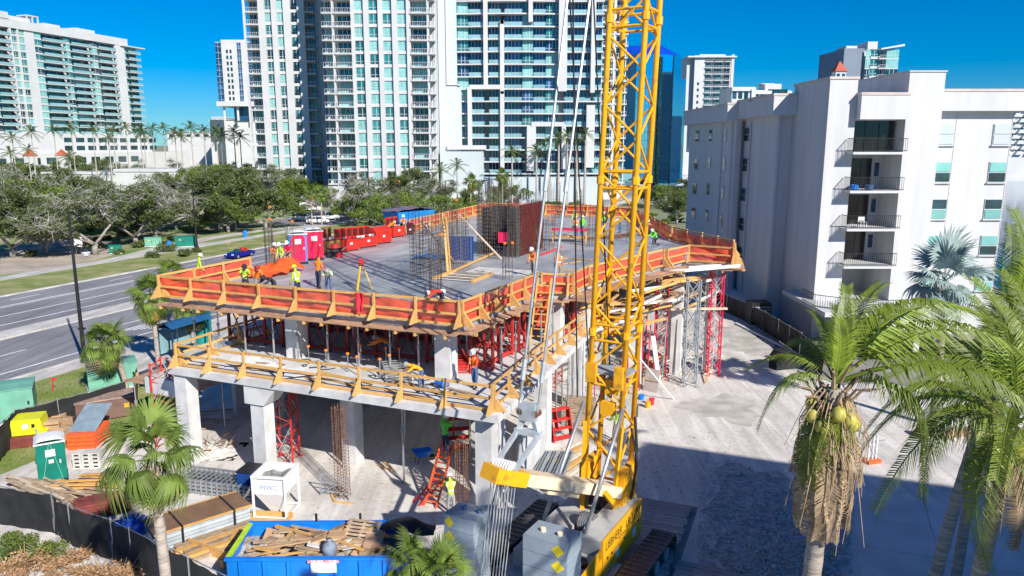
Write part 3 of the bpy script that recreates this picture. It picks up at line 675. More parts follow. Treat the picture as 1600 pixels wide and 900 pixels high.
# ---------------------------------------------------------------- concrete frame under construction (site frame u,w)
Z1, Z2 = 5.1, 8.0
bld = TS('concrete_building','bare two storey concrete frame with open slabs under construction','building',0,0)
def pr(name,mat,poly,z0,z1,parent=bld): b = MB(); b.prism(poly,z0,z1); return b.o(name,mat,parent)
low = [(-29.2,27),(-11.3,26.8),(-11.7,43),(-9.5,50),(-8.6,58),(-32,58),(-32,34.5),(-29.2,34.5)]
DECK = [(-31.6,29.7),(-14.3,29.6),(-13.7,37.9),(-12.0,38.2),(-11.9,41),(-9.1,49.4),(-7.9,52.7),(-4.9,52.4),(-5.4,56.2),(-11,63.6),(-18.6,82),(-36,82),(-34.2,60),(-32.2,42),(-31.8,36)]
pr('lower_slab',m_conc,low,Z1-.32,Z1); pr('upper_slab',m_conc2,DECK,Z2-.28,Z2)
def cbox(name,mat,u,w,su,sw,z0,z1,parent=bld): b = MB(); b.b(u-su/2,u+su/2,w-sw/2,w+sw/2,z0,z1); return b.o(name,mat,parent)
gcols = [(-28.6,27.5),(-23.9,27.5),(-20.8,30.4),(-12.9,30.2),(-12.3,27.9),(-28.6,34),(-24,38),(-17,38),(-12.6,36),(-12.6,42.3),(-10.4,48.5),(-17,46),(-25,46)]
for (u,w) in gcols: cbox('column',m_conc,u,w,.75,.75,.0,Z1-.322)
ucols = [(-24.4,31),(-15.5,30.5),(-12.8,38.6),(-12.3,42.6),(-24.4,38),(-16.5,38),(-29.8,38),(-20,46),(-10.6,49.4)]
for (u,w) in ucols: cbox('column',m_conc,u,w,.8,.8,Z1,Z2-.282)
for (u,w) in ((-8.2,51.6),(-6.2,53.2),(-9.4,55)): cbox('column',m_conc,u,w,.7,.7,0.0,Z2-.4)
# haunched capitals on the street-side columns
for u in (-23.9,):
    b = MB(); b.ext([(u-.62,Z1-.33),(u+1.25,Z1-.33),(u+.5,Z1-1.25),(u-.62,Z1-1.25)],'y',27.02,28.1); b.o('capital',m_conc,bld,fix=True)
b = MB(); b.b(-32.3,-29.1,28.3,28.8,Z1-2.1,Z1-1.25); b.b(-32.3,-31.8,28.81,32,Z1-2.1,Z1-1.25); b.o('ramp_beam',m_conc,bld)
cbox('added_shade_wall',m_conc,-22,48.6,19,.3,0.0,Z1-.33); cbox('added_shade_wall',m_conc,-31.4,41,.3,14.5,0.0,Z1-.33)  # walls added to keep the ground floor dark and close the view behind
cbox('added_shade_wall',m_conc,-20,52,22,.3,Z1,Z2-.29)  # added likewise, darkens the storey under the upper deck
cbox('stair_wall',m_conc,-12.2,33.2,.3,3.4,.1,2.6)
# plywood lip panels along the edge of the upper deck
def along(pts,step):
    out=[]
    for (a,b) in zip(pts,pts[1:]):
        a=Vector(a); b=Vector(b); d=b-a; L=d.length; n=max(1,round(L/step)); d.normalize()
        for i in range(n): out.append((a+d*(L*i/n), a+d*(L*(i+1)/n)))
    return out
FRONT = [(-31.9,29.4),(-14.2,29.3)]; SIDE1 = [(-14.1,29.3),(-13.5,37.6)]; SIDE2=[(-13.4,37.7),(-11.8,38.0)]; SIDE3=[(-11.7,38.1),(-11.6,41),(-8.9,49.3)]; SIDE4=[(-8.8,49.4),(-7.7,52.4),(-4.6,52.1)]; SIDE5=[(-4.6,52.2),(-5.1,56.2),(-10.7,63.6)]; SIDE6=[(-10.8,63.8),(-18.4,82)]
for seg,wd in ((FRONT,.72),(SIDE1,.7),(SIDE2,.7),(SIDE3,1.1),(SIDE4,1.1),(SIDE5,.9)):
    for a,b_ in along(seg,2.44):
        d=(b_-a).normalized(); n=Vector((d.y,-d.x)); b=MB(); h=.02+rr(0,.02)
        q=[a-n*.25+d*.01,b_-n*.25-d*.01,b_+n*(wd-.25)-d*.01,a+n*(wd-.25)+d*.01]; b.prism([tuple(x) for x in q],Z2-.30-h,Z2-.30+.04-h); b.o('form_panel',m_ply,bld)
        for s in (.2,.8):
            m=a.lerp(b_,s); b=MB(); b.bar((m.x-n.x*.6,m.y-n.y*.6,Z2-.42),(m.x+n.x*(wd-.2),m.y+n.y*(wd-.2),Z2-.42),.09,.14); b.o('joist',m_wood,bld)
# ---------------------------------------------------------------- guard rails
def guard(name,label,pts,z,net=True,step=2.3,flip=1,h=1.12,toe=True,amp=.10,mat=m_wood,nh=1.08):
    c=Vector(pts[0]); t=TS(name,label,'guard rail',c.x,c.y,z)
    P_=[Vector(p)-c for p in pts]
    seg=along(P_,step); posts=[s[0] for s in seg]+[seg[-1][1]]
    for i,p in enumerate(posts):
        d=(seg[min(i,len(seg)-1)][1]-seg[min(i,len(seg)-1)][0]).normalized(); n=Vector((d.y,-d.x))*flip
        ln = rr(-.04,.04); b=MB(); b.bar((p.x,p.y,0),(p.x+n.x*ln,p.y+n.y*ln,h+.1),.10,.10); po=b.o('post',mat,t)
        b=MB(); s=.05
        v=[p+n*.06, p+n*.55]
        b.add([(v[0].x-d.x*s,v[0].y-d.y*s,.02),(v[1].x-d.x*s,v[1].y-d.y*s,.02),(v[0].x-d.x*s,v[0].y-d.y*s,.62),(v[0].x+d.x*s,v[0].y+d.y*s,.02),(v[1].x+d.x*s,v[1].y+d.y*s,.02),(v[0].x+d.x*s,v[0].y+d.y*s,.62)],[(0,1,2),(5,4,3),(0,3,4,1),(1,4,5,2),(2,5,3,0)])
        b.o('brace',mat,po,fix=True)
    for a,b_ in along(P_,4.6):
        d=(b_-a).normalized(); n=Vector((d.y,-d.x))*flip*-.07
        for zz,hh in ((h,.115),(h*.52,.11))+(((.09,.12),) if toe else ()):
            b=MB(); j=rr(-.03,.03); b.bar((a.x+n.x-d.x*.1,a.y+n.y-d.y*.1,zz+j),(b_.x+n.x+d.x*.1,b_.y+n.y+d.y*.1,zz+rr(-.03,.03)),.045,hh); b.o('rail' if zz>.2 else 'toe_board',mat,t)
    if net:
        for a,b_ in along(P_,100):
            d=b_-a; L=d.length; dd=d.normalized(); n=Vector((dd.y,-dd.x))*flip
            ph=[rr(0,6) for _ in range(5)]
            def fn(s,v):
                x=s*L; off=-.13+amp*(math.sin(x*1.7+ph[0])*.5+math.sin(x*4.1+ph[1]+v*3)*.4+math.sin(x*9+ph[2]-v*5)*.18)*(1-.5*abs(v-.5))-.12*(1-v)
                q=a+d*s+n*off; top=nh+ .06*math.sin(x*.9+ph[3])+.03*math.sin(x*3+ph[4])-.05*abs(math.sin(x*math.pi/2.3))
                return (q.x,q.y,.02+top*v)
            b=MB(); b.grid(fn,max(4,int(L*5)),8); b.o('netting',m_net,t,smooth=True)
    return t
guard('guard_rail','orange netted timber guard rail along the front of the upper deck',FRONT,Z2)
guard('guard_rail','orange netted guard rail on the short side by the wooden ladder',[(-14.1,29.5),(-13.5,37.5)],Z2,step=1.6)
guard('guard_rail','short orange netted guard rail at the notch in the upper deck',[(-13.3,37.7),(-11.9,38)],Z2,step=1.5)
guard('guard_rail','long orange netted guard rail passing behind the crane boom',[(-11.7,38.2),(-11.6,41),(-8.9,49.3)],Z2)
guard('guard_rail','guard rail with drooping orange net on the projecting platform above the scaffold',[(-8.7,49.5),(-7.7,52.3),(-4.7,52.0)],Z2,amp=.16)
guard('guard_rail','orange netted guard rail on the platform edge facing the apartment house',[(-4.6,52.3),(-5.1,56.2),(-10.7,63.6)],Z2,nh=1.0)
guard('guard_rail','orange netted guard rail on the far deck edge facing the apartment house',[(-10.9,64),(-18.4,81.8)],Z2)
guard('guard_rail','orange netted guard rail behind the lift core at the far end of the deck',[(-18.6,81.8),(-35.8,81.8)],Z2,flip=-1,nh=1.25)
guard('guard_rail','orange netted guard rail behind the red tool chests on the road side',[(-35.8,81.5),(-34.3,60.5)],Z2,flip=-1)
guard('guard_rail','timber guard rail with sagging orange net by the road-side deck corner',[(-31.9,36.5),(-31.9,29.6)],Z2,flip=-1,step=2.0)
guard('guard_rail','bare timber guard rail along the front of the lower slab',[(-28.9,27.3),(-11.7,27.1)],Z1,net=False,step=2.2)
guard('guard_rail','bare timber guard rail on the road side of the lower slab',[(-28.9,33.9),(-28.9,27.5)],Z1,net=False,step=2.1,flip=-1)
guard('guard_rail','bare timber guard rail on the crane side of the lower slab',[(-11.7,27.3),(-12.0,36.5),(-12.0,42.6)],Z1,net=False,step=2.0)
guard('guard_rail','bare timber guard rail beside the scaffold behind the crane boom',[(-11.9,43.0),(-9.8,49.6)],Z1,net=False,step=2.0)
# sagging orange sheet heaped over the corner
t=TS('orange_tarpaulin','crumpled orange net sheet heaped over the deck corner beside the toilets','tarpaulin',-31.0,38.6,Z2)
def fn(s,v):
    x=-1.0+s*2.0; y=-3.0+v*3.6
    z=.08+.75*math.exp(-((s-.62)**2/.05+(v-.75)**2/.08))+.35*math.exp(-((s-.15)**2/.03+(v-.6)**2/.2))+.10*abs(math.sin(x*2.1+y*1.7))+.09*abs(math.sin(x*4.7-y*3.9))+.05*abs(math.sin(y*9+x*3))
    return (x+.12*math.sin(y*4),y+.15*math.sin(x*3),max(.02,z*(1-.75*max(0,.35-v))))
b=MB(); b.grid(fn,40,26); b.o('sheet',M('orange_sheet',(.90,.13,.03),.6,var=.15,scale=2,trans=.2),t,smooth=True)
b=MB(); b.bar((-1.2,-2.6,.0),(-1.1,-2.4,1.0),.09); b.o('stake',m_wood,t)
# hanging net rag and red jackets on the rails
def rag(lab,u,w,z,mat,wd=.5,h=.9,nm='red_cloth',cat='cloth'):
    t=TS(nm,lab,cat,u,w,z); b=MB(); b.grid(lambda s,v:((s-.5)*wd*(1-.3*(1-v)), -.09-.05*math.sin(s*9)-.04*math.sin(v*7), (v-1)*h),8,8); b.o('cloth',mat,t,smooth=True)
m_rag=M('red_rag',(.75,.03,.05),.8,var=.15,scale=5)
rag('red cloth hung over the front rail below the survey tripod',-19.3,29.3,Z2+1.2,m_rag)
rag('orange net flap hanging down beside the wooden ladder',-13.2,37.4,Z2+.5,m_net,.9,2.2,'net_flap','netting')
# ---------------------------------------------------------------- steel props
def prop_mesh(h):
    k={}
    b=MB(); b.b(-.11,.11,-.11,.11,0,.012); b.tube((0,0,.01),(0,0,h*.58),.05,8); k['outer_tube']=(b.mesh('outer_tube',m_steel))
    b=MB(); b.tube((0,0,h*.5),(0,0,h-.02),.034,8); b.b(-.1,.1,-.1,.1,h-.03,h); k['inner_tube']=(b.mesh('inner_tube',m_steel))
    b=MB(); b.tube((0,0,h*.55),(0,0,h*.6),.08,8); b.tube((-.16,0,h*.575),(.16,0,h*.575),.012,5); k['collar']=(b.mesh('collar',m_greym)); return k
PM={}
def prop(u,w,z,h,label,group):
    kk=round(h,2)
    if kk not in PM: PM[kk]=prop_mesh(h)
    t=TS('steel_prop',label,'prop',u,w,z,rr(0,3),group)
    for n_,me in PM[kk].items(): I(me,n_,t)
for k in range(10): prop(-30.6+k*1.72+rr(-.2,.2),30.3+rr(-.1,.2),Z1 if k>0 else Z1,2.5,'grey steel prop holding up the front edge of the upper deck','front row of props')
for k in range(7): prop(-29.5+k*2.3+rr(-.3,.3),33.6+rr(-.3,.3),Z1,2.5,'grey steel prop among the red trusses under the upper deck','inner row of props')
for k in range(5): prop(-13.1+k*.18,31.5+k*1.35,Z1,2.5,'grey steel prop under the short side of the upper deck','side row of props')
for (u,w) in ((-17.2,29.2),(-19,32.5),(-22.2,33),(-15.3,32.6),(-26.2,31.5),(-20.9,29.6),(-14.6,34.8),(-17.8,35.5),(-24.5,34.8),(-27,36.5)): prop(u,w,.1,4.66,'tall grey steel prop standing in the shaded ground floor','ground floor props')
for k in range(6): prop(-12.3+rr(-.1,.1)+.02*k,37.2+k*1.0,.1,4.66,'tall grey steel prop beside the column row facing the crane','crane side props')
# ---------------------------------------------------------------- red shoring trusses on the lower slab
def truss(label,u0,w0,u1,w1,z,h,group,mat=m_dred):
    t=TS('shoring_truss',label,'truss',u0,w0,z,0,group); d=Vector((u1-u0,w1-w0)); L=d.length; t.rotation_euler=(0,0,-ANG+math.atan2(d.y,d.x))
    for zz in (.25,h-.12): b=MB(); b.b(0,L,-.07,.07,zz-.09,zz+.09); b.o('chord',mat,t)
    n=max(2,round(L/1.5))
    for i in range(n+1): b=MB(); x=min(max(L*i/n,.08),L-.08); b.bar((x,0,.02),(x,0,h-.21),.14,.12); b.o('upright',mat,t)
    for i in range(n):
        x0,x1=L*i/n+.1,L*(i+1)/n-.1; b=MB(); b.bar((x0,.08,.34),(x1,.08,h-.2),.05,.05); b.bar((x1,-.08,.34),(x0,-.08,h-.2),.05,.05); b.o('diagonal_brace',mat,t)
for k in range(4): truss('dark red steel shoring truss crossing the front bays below the upper deck',-30+k*4.1,32.2+.1*k,-26.2+k*4.1,32.2+.1*k,Z1,2.6,'front shoring trusses')
for k in range(4): truss('dark red steel shoring truss deep under the upper deck',-30+k*4.1,36,-26.2+k*4.1,36,Z1,2.6,'inner shoring trusses')
truss('bright red shoring truss beside the wooden ladder',-14.4,32.4,-14.0,37.0,Z1,2.6,None,m_redm)
truss('red shoring truss behind the pale column by the crane boom',-12.9,39.8,-11.6,45.5,Z1,2.5,None,m_redm)
# ---------------------------------------------------------------- scaffold towers
def tower(label,u,w,z0,z1,mat,su=1.1,sw=1.5,rz=0,group=None):
    t=TS('scaffold_tower',label,'scaffold',u,w,z0,rz,group); H=z1-z0
    for sx in (-1,1):
        for sy in (-1,1):
            b=MB(); b.tube((sx*su/2,sy*sw/2,.0),(sx*su/2,sy*sw/2,H),.05,6); b.b(sx*su/2-.12,sx*su/2+.12,sy*sw/2-.12,sy*sw/2+.12,0,.02); b.o('leg',mat,t)
    n=max(2,round(H/1.0))
    for sx in (-1,1):
        for i in range(1,n+1): b=MB(); z=H*i/n-.15; b.tube((sx*su/2,-sw/2,z),(sx*su/2,sw/2,z),.032,5); b.o('rung',mat,t)
        b=MB()
        for i in range(2*n):
            s_ = 1 if i%2 else -1
            b.tube((sx*su/2,-s_*sw/2,H*i/(2*n)),(sx*su/2,s_*sw/2,H*(i+1)/(2*n)),.018,4); b.tube((s_*su/2,sx*sw/2,H*i/(2*n)),(-s_*su/2,sx*sw/2,H*(i+1)/(2*n)),.018,4)
        stuff(b.o('lacing',mat,t))
    m=max(1,round(H/2.0))
    for sy in (-1,1):
        for i in range(m):
            a=H*i/m+.2; c=H*(i+1)/m-.2
            b=MB(); b.tube((-su/2,sy*sw/2,a),(su/2,sy*sw/2,c),.028,5); b.tube((su/2,sy*sw/2+.05,a),(-su/2,sy*sw/2+.05,c),.028,5); b.o('cross_brace',m_greym,t)
    return t
m_crim=M('crimson_scaffold_paint',(.62,.02,.06),.5,var=.2,scale=3,rnd=.1)
def pu(x,y,z=0.0): return PU(x,y,z)
for (x,y,lb,mt,r_) in ((1113,585,'crimson scaffold tower at the outer corner of the raised platform',m_crim,.3),(1077,602,'grey and red scaffold tower wrapped round a pale column under the platform',m_greym,.3),(1030,590,'crimson scaffold tower beside the crane boom under the platform',m_crim,.2),(1000,560,'crimson scaffold tower half hidden by the crane boom',m_crim,.2)):
    u,w=pu(x,y,.1); tower(lb,u,w,.1,Z2-.62,mt,.8,.8,r_)
for (x,y,lb,mt) in ((1095,545,'grey scaffold tower at the back of the platform',m_greym),(1060,540,'grey scaffold tower deep under the platform',m_greym),(1035,530,'dull red scaffold tower deep under the platform',m_dred)):
    u,w=pu(x,y,.1); tower(lb,u,w,.1,Z2-.62,mt,1.0,1.2,.2)
for (x,y,lb) in ((448,720,'red scaffold frame leaning behind the second front column'),(268,690,'red scaffold tower by the first front column near the palm')):
    u,w=pu(x,y,.1); tower(lb,u,w,.1,Z1-.4,m_redm,1.0,1.3,.4)
u,w=pu(862,600,.1); tower('red scaffold tower between pale columns beside the crane',u,w,.1,Z1-.4,m_redm,1.0,1.4,0)
u,w=pu(905,560,.1); tower('red scaffold tower behind the crane mast foot',u,w,.1,Z1-.4,m_redm,1.0,1.4,0)
# long timbers bearing on the towers
def plank(label,p,q,wd=.25,th=.06,mat=m_wood,name='timber_beam',cat='timber',group=None):
    p=Vector(p); q=Vector(q); b=MB(); b.bar((0,0,0),q-p,wd,th); o=b.o(name,mat); o.location=p; return tag(o,label,cat,group)
plank('long pale timber laid across the scaffold towers at half height',PY(1000,483,50.2),PY(1136,482,50.2),.3,.12,M('bleached_timber',(.62,.52,.40),.8,var=.15,scale=3))
plank('timber beam slanting between the boom and the scaffold',PY(985,490,47.5),PY(1052,476,49.2),.25,.12)
plank('grey aluminium beam under the platform edge',PY(1040,425,49.6),PY(1156,415,49.6),.2,.2,m_plast)
plank('white aluminium beam carrying the platform lip',PY(1076,418,50.6),PY(1157,412,50.6),.16,.16,m_plast)
plank('timber beam under the platform behind the scaffold',PY(1045,452,52.5),PY(1116,449,52.5),.25,.14)
plank('second timber beam lower under the platform',PY(1050,464,52.5),PY(1116,462,52.5),.25,.14)
plank('white metal beam sloping up beneath the platform',PY(985,475,48),PY(1032,460,50),.2,.2,m_plast)
# ---------------------------------------------------------------- ladders
def ladder(name,label,p,q,wd,mat,n=12,r=.045,legs=None):
    p=Vector(p); q=Vector(q); t=T(name,label,'ladder',p); d=q-p; s=d.cross(Vector((0,0,1))).normalized()*wd/2
    for k in (-1,1): b=MB(); b.bar(s*k,d+s*k,r,r*2.0); b.o('stile',mat,t)
    for i in range(1,n): b=MB(); c=d*(i/n); b.bar(c-s,c+s,r*.9,r*.9); b.o('rung',mat,t)
    return t
ladder('wooden_ladder','wooden ladder from the lower slab up to the deck notch',W(-12.75,35.2,Z1),W(-13.1,37.6,Z2+.9),.75,m_wood,11,.07)
m_orl=M('orange_fibreglass',(.85,.13,.03),.5,var=.1,scale=4)
p=P(672,792,.1); ladder('step_ladder','orange fibreglass ladder propped against the lower slab edge',p,PY(700,690,p.y+1.6),.62,m_orl,12,.06)
p=P(655,785,.1); ladder('step_ladder','orange ladder back frame leaning behind the propped ladder',P(650,788,.1),PY(690,745,P(650,788,.1).y+.9),.5,m_rag,6,.04)

# decks, stringers and more timber hung in the scaffold on the crane side
random.seed(41)
for k in range(5):
    u0=-11.2+k*.75; w0=44.5+k*2.0; o=MB(); o.b(-1.1,1.1,-.8,.8,0,.05); q=o.o('scaffold_deck',m_ply if k%2 else m_wood2); q.location=W(u0,w0,Z1+.75+.2*(k%2)); q.rotation_euler=(rr(-.03,.03),rr(-.03,.03),-ANG+.3+rr(-.2,.2)); tag(q,'timber scaffold deck hung between towers behind the boom','scaffold deck','scaffold decks behind the boom')
for k in range(22):
    t_=k/21; c=W(lerp(-11.6,-6.2,t_)+rr(-.5,.5),lerp(42.5,53,t_)+rr(-.5,.5),rr(4.6,7.2)); a=rr(-.5,.5)+.9; d=Vector((math.cos(a),math.sin(a),rr(-.06,.06)))*rr(1.0,2.0)
    plank('timber stringer wedged in the scaffold under the platform',c-d,c+d,.09,.16,random.choice([m_wood,m_wood,m_wood2,m_plast]),'stringer','timber','stringers under the platform')
for k in range(14):
    t_=k/13; c=W(lerp(-12.2,-8.0,t_)+rr(-.3,.3),lerp(41,52,t_),.1); h_=rr(3.6,4.6); b=MB(); b.tube((0,0,0),(rr(-.2,.2),rr(-.2,.2),h_),.04,6); o=b.o('scaffold_tube',random.choice([m_crim,m_greym,m_steel])); o.location=c; tag(o,'upright scaffold tube standing behind the crane boom','scaffold tube','loose uprights behind the boom')
# ---------------------------------------------------------------- things on the upper deck
def cage(label,u,w,su,sw,z,h,nu,nw,nh,extra=0.0,mat=m_rebar,r=.016,rz=0,name='rebar_cage',cap=False):
    "rectangular reinforcement cage: verticals on the faces, ties up the height"
    t=TS(name,label,'rebar cage',u,w,z,rz); b=MB()
    per=[]
    for i in range(nu+1): x=-su/2+su*i/nu; per+= [(x,-sw/2),(x,sw/2)]
    for j in range(1,nw): y=-sw/2+sw*j/nw; per+= [(-su/2,y),(su/2,y)]
    for (x,y) in per:
        e=h+extra*(rr(.6,1.1) if extra else 0); l=rr(-.05,.05); b.tube((x,y,0),(x+l,y+rr(-.05,.05),e),r,4)
    stuff(b.o('vertical_bars',mat,t)); b=MB()
    for k in range(nh):
        zz=.08+(h-.1)*k/(nh-1)
        for a,c in (((-su/2,-sw/2),(su/2,-sw/2)),((su/2,-sw/2),(su/2,sw/2)),((su/2,sw/2),(-su/2,sw/2)),((-su/2,sw/2),(-su/2,-sw/2))):
            b.bar((a[0],a[1],zz+rr(-.02,.02)),(c[0],c[1],zz+rr(-.02,.02)),r*1.5)
    stuff(b.o('ties',mat,t)); return t
cage('open rebar wall cage standing in the middle of the deck',-21.9,42.6,1.3,5.6,Z2,3.1,6,22,13,.9)
core=TS('lift_core_form','half formed lift core of dark rebar walls with a maroon formwork panel','formwork',-21.3,50.6,Z2)
b=MB(); b.b(1.75,1.9,-.3,4.6,.02,3.7); b.o('form_panel',m_maroon,core)
for k in range(3):
    for j in range(4):
        b=MB(); b.b(1.903,1.94,-.2+j*1.2,-.12+j*1.2,.5+k*1.3,.58+k*1.3); b.o('form_tie',m_rebar,core)
for q in ((-1.3,1.7,3.2,3.35),(-1.5,-1.35,.4,3.3)): b=MB(); b.b(q[0],q[1],q[2],q[3],.02,3.3); b.o('dark_panel',m_char,core)
cage('dense rebar cage across the mouth of the lift core',-21.0,50.1,3.2,.35,Z2,3.5,17,2,13,1.9)
cage('rebar wall cage down the left of the lift core',-22.7,52.4,.3,4.2,Z2,3.4,2,14,12,1.8)
cage('rebar corner cage beside the maroon panel',-19.75,49.75,.7,.5,Z2,3.6,5,4,16,1.4)
b=TS('rebar_starters','row of pale rebar ends rising above the maroon formwork panel','rebar',-19.3,52.8,Z2+3.72)
q=MB()
for k in range(30): q.tube((-.25+rr(-.08,.08),-2.4+k*.17,-.5),(-.25+rr(-.1,.1),-2.4+k*.17,rr(.35,1.0)),.02,4)
stuff(q.o('bars',m_steel,b))
q=MB(); q.b(.3-1.5,.5-1.5,-.9,-.7,-.4,.0); q.o('red_tag',M('pink_sign',(.80,.03,.12),.6,var=.1,scale=2),b)
t=TS('pink_sign','small pink board tied to the lift core rebar','sign',-20.55,49.8,Z2+1.0); b=MB(); b.b(-.4,.4,-.03,.0,0,.75); b.o('board',M('pink_sign',(.80,.03,.12),.6),t)
# tall starter bars standing in clusters, with red caps
def starters(label,x,y,n,h,spread=.35,caps=1,z=Z2):
    u,w=pu(x,y,z); t=TS('column_starter_bars',label,'rebar',u,w,z); b=MB(); tops=[]
    for k in range(n):
        a=k/n*6.283; p=(math.cos(a)*spread,math.sin(a)*spread); tp=(p[0]+rr(-.12,.12),p[1]+rr(-.12,.12),h*rr(.75,1)); b.tube((p[0],p[1],0),tp,.016,4); tops.append(tp)
    stuff(b.o('bars',m_rebar,t)); b=MB()
    for k in range(int(h/.45)): 
        for j in range(4): a=j*1.5708+.785; c=a+1.5708; s=spread*1.25; b.bar((math.cos(a)*s,math.sin(a)*s,.2+k*.3),(math.cos(c)*s,math.sin(c)*s,.2+k*.3),.014)
    stuff(b.o('ties',m_rebar,t))
    for k in range(caps): q=MB(); tp=tops[k*3%n]; q.b(tp[0]-.06,tp[0]+.06,tp[1]-.06,tp[1]+.06,tp[2],tp[2]+.14); q.o('safety_cap',m_orange,t)
starters('tall column starter bars by the orange sheet and two workers',424,425,10,4.2,.3,2)
starters('column starter bars between the blue toilet and the workers',456,418,8,3.4,.3)
starters('column starter bars at the front corner by the bending worker',682,478,10,4.0,.3)
starters('column starter bars in front of the worker in white hard hat',793,437,8,2.2,.3,2)
starters('column starter bars behind the rebar wall cage',708,400,10,4.2,.4)
starters('column starter bars beyond the red tool chests',620,352,8,4.6,.35,1)
starters('column starter bars beside the crane boom at mid deck',858,392,10,3.0,.35,3)
starters('column starter bars behind the crane boom',925,385,10,3.4,.35,2)
starters('column starter bars near the drooping net',985,378,8,2.4,.35,2)
starters('column starter bars at the far end of the deck',905,340,10,3.6,.4,1)
starters('column starter bars beyond the lift core',868,352,10,4.4,.4)
t=TS('rebar_cage','low rebar cage beside the maroon panel with orange caps','rebar cage',*pu(840,392,Z2),Z2); q=MB()
for k in range(14): q.tube((rr(-.5,.5),rr(-.5,.5),0),(rr(-.5,.5),rr(-.5,.5),rr(1,2.4)),.016,4)
stuff(q.o('bars',m_rust,t))
# floor opening with slats
op=TS('floor_opening','dark floor opening crossed by rebar beside the wall cage','floor opening',-19.6,40.9,Z2)
b=MB(); b.b(-1.1,1.2,-1.3,1.4,.004,.012); b.o('hole_shade_sheet',m_black,op)  # flat black sheet on the slab, painted as the shade in the hole
for k in range(6): b=MB(); b.b(-1.3,1.3,-1.15+k*.45,-1.08+k*.45,.015,.06); b.o('slat',m_wood2 if k%2 else m_plast,op)
for q in ((-1.35,-1.12,-1.4,1.5),(1.22,1.4,-1.4,1.5)): b=MB(); b.b(q[0],q[1],q[2],q[3],.0,.16); b.o('edge_timber',m_wood,op)
b=MB(); b.b(-.6,3.6,1.7,3.8,.006,.03); b.o('dusty_patch',m_dust,op)
# props and planks leaning on the cages
plank('pale plank leaning against the open rebar wall cage',P(700,428,Z2),PY(692,333,47.2),.14,.06,m_wood,'plank','plank')
plank('second plank leaning beside the first on the rebar wall cage',P(704,426,Z2),PY(697,340,47),.14,.06,m_wood,'plank','plank')
plank('long grey plank sloping from the lift core to the deck',P(784,405,Z2),PY(717,335,54),.16,.07,M('bleached_timber',(.62,.52,.40)),'plank','plank')
plank('yellow timber lying from the floor opening toward the lift core',P(702,426,Z2+.1),P(774,394,Z2+.15),.16,.1,m_wood,'plank','plank')
plank('rusty pipe brace leaning in front of the rebar wall cage',P(712,412,Z2),PY(655,342,47.5),.1,.1,m_wood2,'brace','brace')
plank('red-painted timber lying on the deck beside the boom',P(845,398,Z2+.06),P(877,386,Z2+.06),.12,.08,m_rag,'plank','plank')
for k in range(5):
    a=rr(0,3); p=P(rr(850,925),rr(385,425),Z2+.04); plank('short loose board lying on the deck near the boom',p,p+Vector((math.cos(a),math.sin(a),0))*rr(.6,1.8),.12,.05,m_wood,'loose_board','board','loose boards on the deck')
# survey tripod
u,w=pu(566,452,Z2); t=TS('survey_tripod','yellow survey tripod with a red level on the deck','tripod',u,w,Z2)
for k in range(3): a=k*2.094+.6; b=MB(); b.bar((math.cos(a)*.55,math.sin(a)*.55,0),(math.cos(a)*.1,math.sin(a)*.1,1.35),.08,.05); b.o('leg',M('tripod_yellow',(.85,.50,.03),.5,var=.1,scale=3),t)
b=MB(); b.lathe([(.13,1.33),(.15,1.36),(.12,1.4)],n=10); b.o('head_plate',m_blackm,t)
b=MB(); b.b(-.11,.11,-.1,.1,1.4,1.66); b.b(-.07,.07,-.16,.16,1.5,1.62); b.o('level',m_redm,t)
b=MB(); b.b(-.08,.08,-.02,.06,1.66,1.72); b.o('carry_handle',m_rag,t)
# portable toilets
def toilet(label,loc,rz,body,door,roof,sign=True,straps=False,group=None):
    t=T('portable_toilet',label,'portable toilet',loc,rz); w_,d_,h_=.58,.6,2.05
    b=MB(); b.b(-w_-.04,w_+.04,-d_-.04,d_+.04,0,.16); b.o('base_skid',m_black,t)
    b=MB(); b.b(-w_,w_,-d_,d_,.16,h_); b.o('cabin',body,t)
    for s in (-1,1):
        for k in range(5): b=MB(); b.b(s*w_-.012 if s>0 else -w_-.02,s*w_+.02 if s>0 else -w_+.012,-d_+.1+k*.22,-d_+.16+k*.22,.3,1.55); b.o('side_rib',body,t)
    b=MB(); b.ext([(-.47,.2),(.47,.2),(.47,1.85),(.3,1.97),(-.3,1.97),(-.47,1.85)],'y',-d_-.035,-d_-.001); dr=b.o('door',door,t,fix=True)
    if sign: b=MB(); b.b(-.2,.2,-d_-.05,-d_-.037,1.38,1.72); b.o('notice',m_plast,dr); b=MB(); b.b(-.1,.1,-d_-.05,-d_-.037,1.05,1.22); b.o('notice',m_rag if door is not m_green else m_plast,dr)
    b=MB(); b.b(.34,.40,-d_-.08,-d_-.036,1.0,1.16); b.o('door_handle',m_plast,dr)
    b=MB(); b.grid(lambda s,v:((s-.5)*2*(w_+.06),(v-.5)*2*(d_+.06),h_+.22*(1-(2*s-1)**4)*(1-.35*(2*v-1)**4)),10,8)
    b.grid(lambda s,v:((s-.5)*2*(w_+.06),(v-.5)*2*(d_+.06),h_-.02),1,1)
    b.b(-w_-.06,w_+.06,-d_-.06,-d_-.05,h_-.04,h_+.03); b.o('roof',roof,t,smooth=False)
    b=MB(); b.tube((-w_+.1,d_-.1,h_),(-w_+.1,d_-.1,h_+.42),.05,8); b.o('vent_pipe',m_greym,t)
    b=MB(); b.b(-w_*.7,w_*.7,-d_-.015,-d_-.002,1.99,2.04) if False else b.b(w_+.001,w_+.012,-.4,.4,1.72,1.86); b.o('vent_louvre',m_char,t)
    if straps:
        for s in (-1,1): b=MB(); b.bar((s*.03,-d_-.055,2.0),(s*.42,-d_-.055,.1),.03,.01); b.o('strap',M('pale_green_strap',(.4,.75,.6),.6),t)
    return t
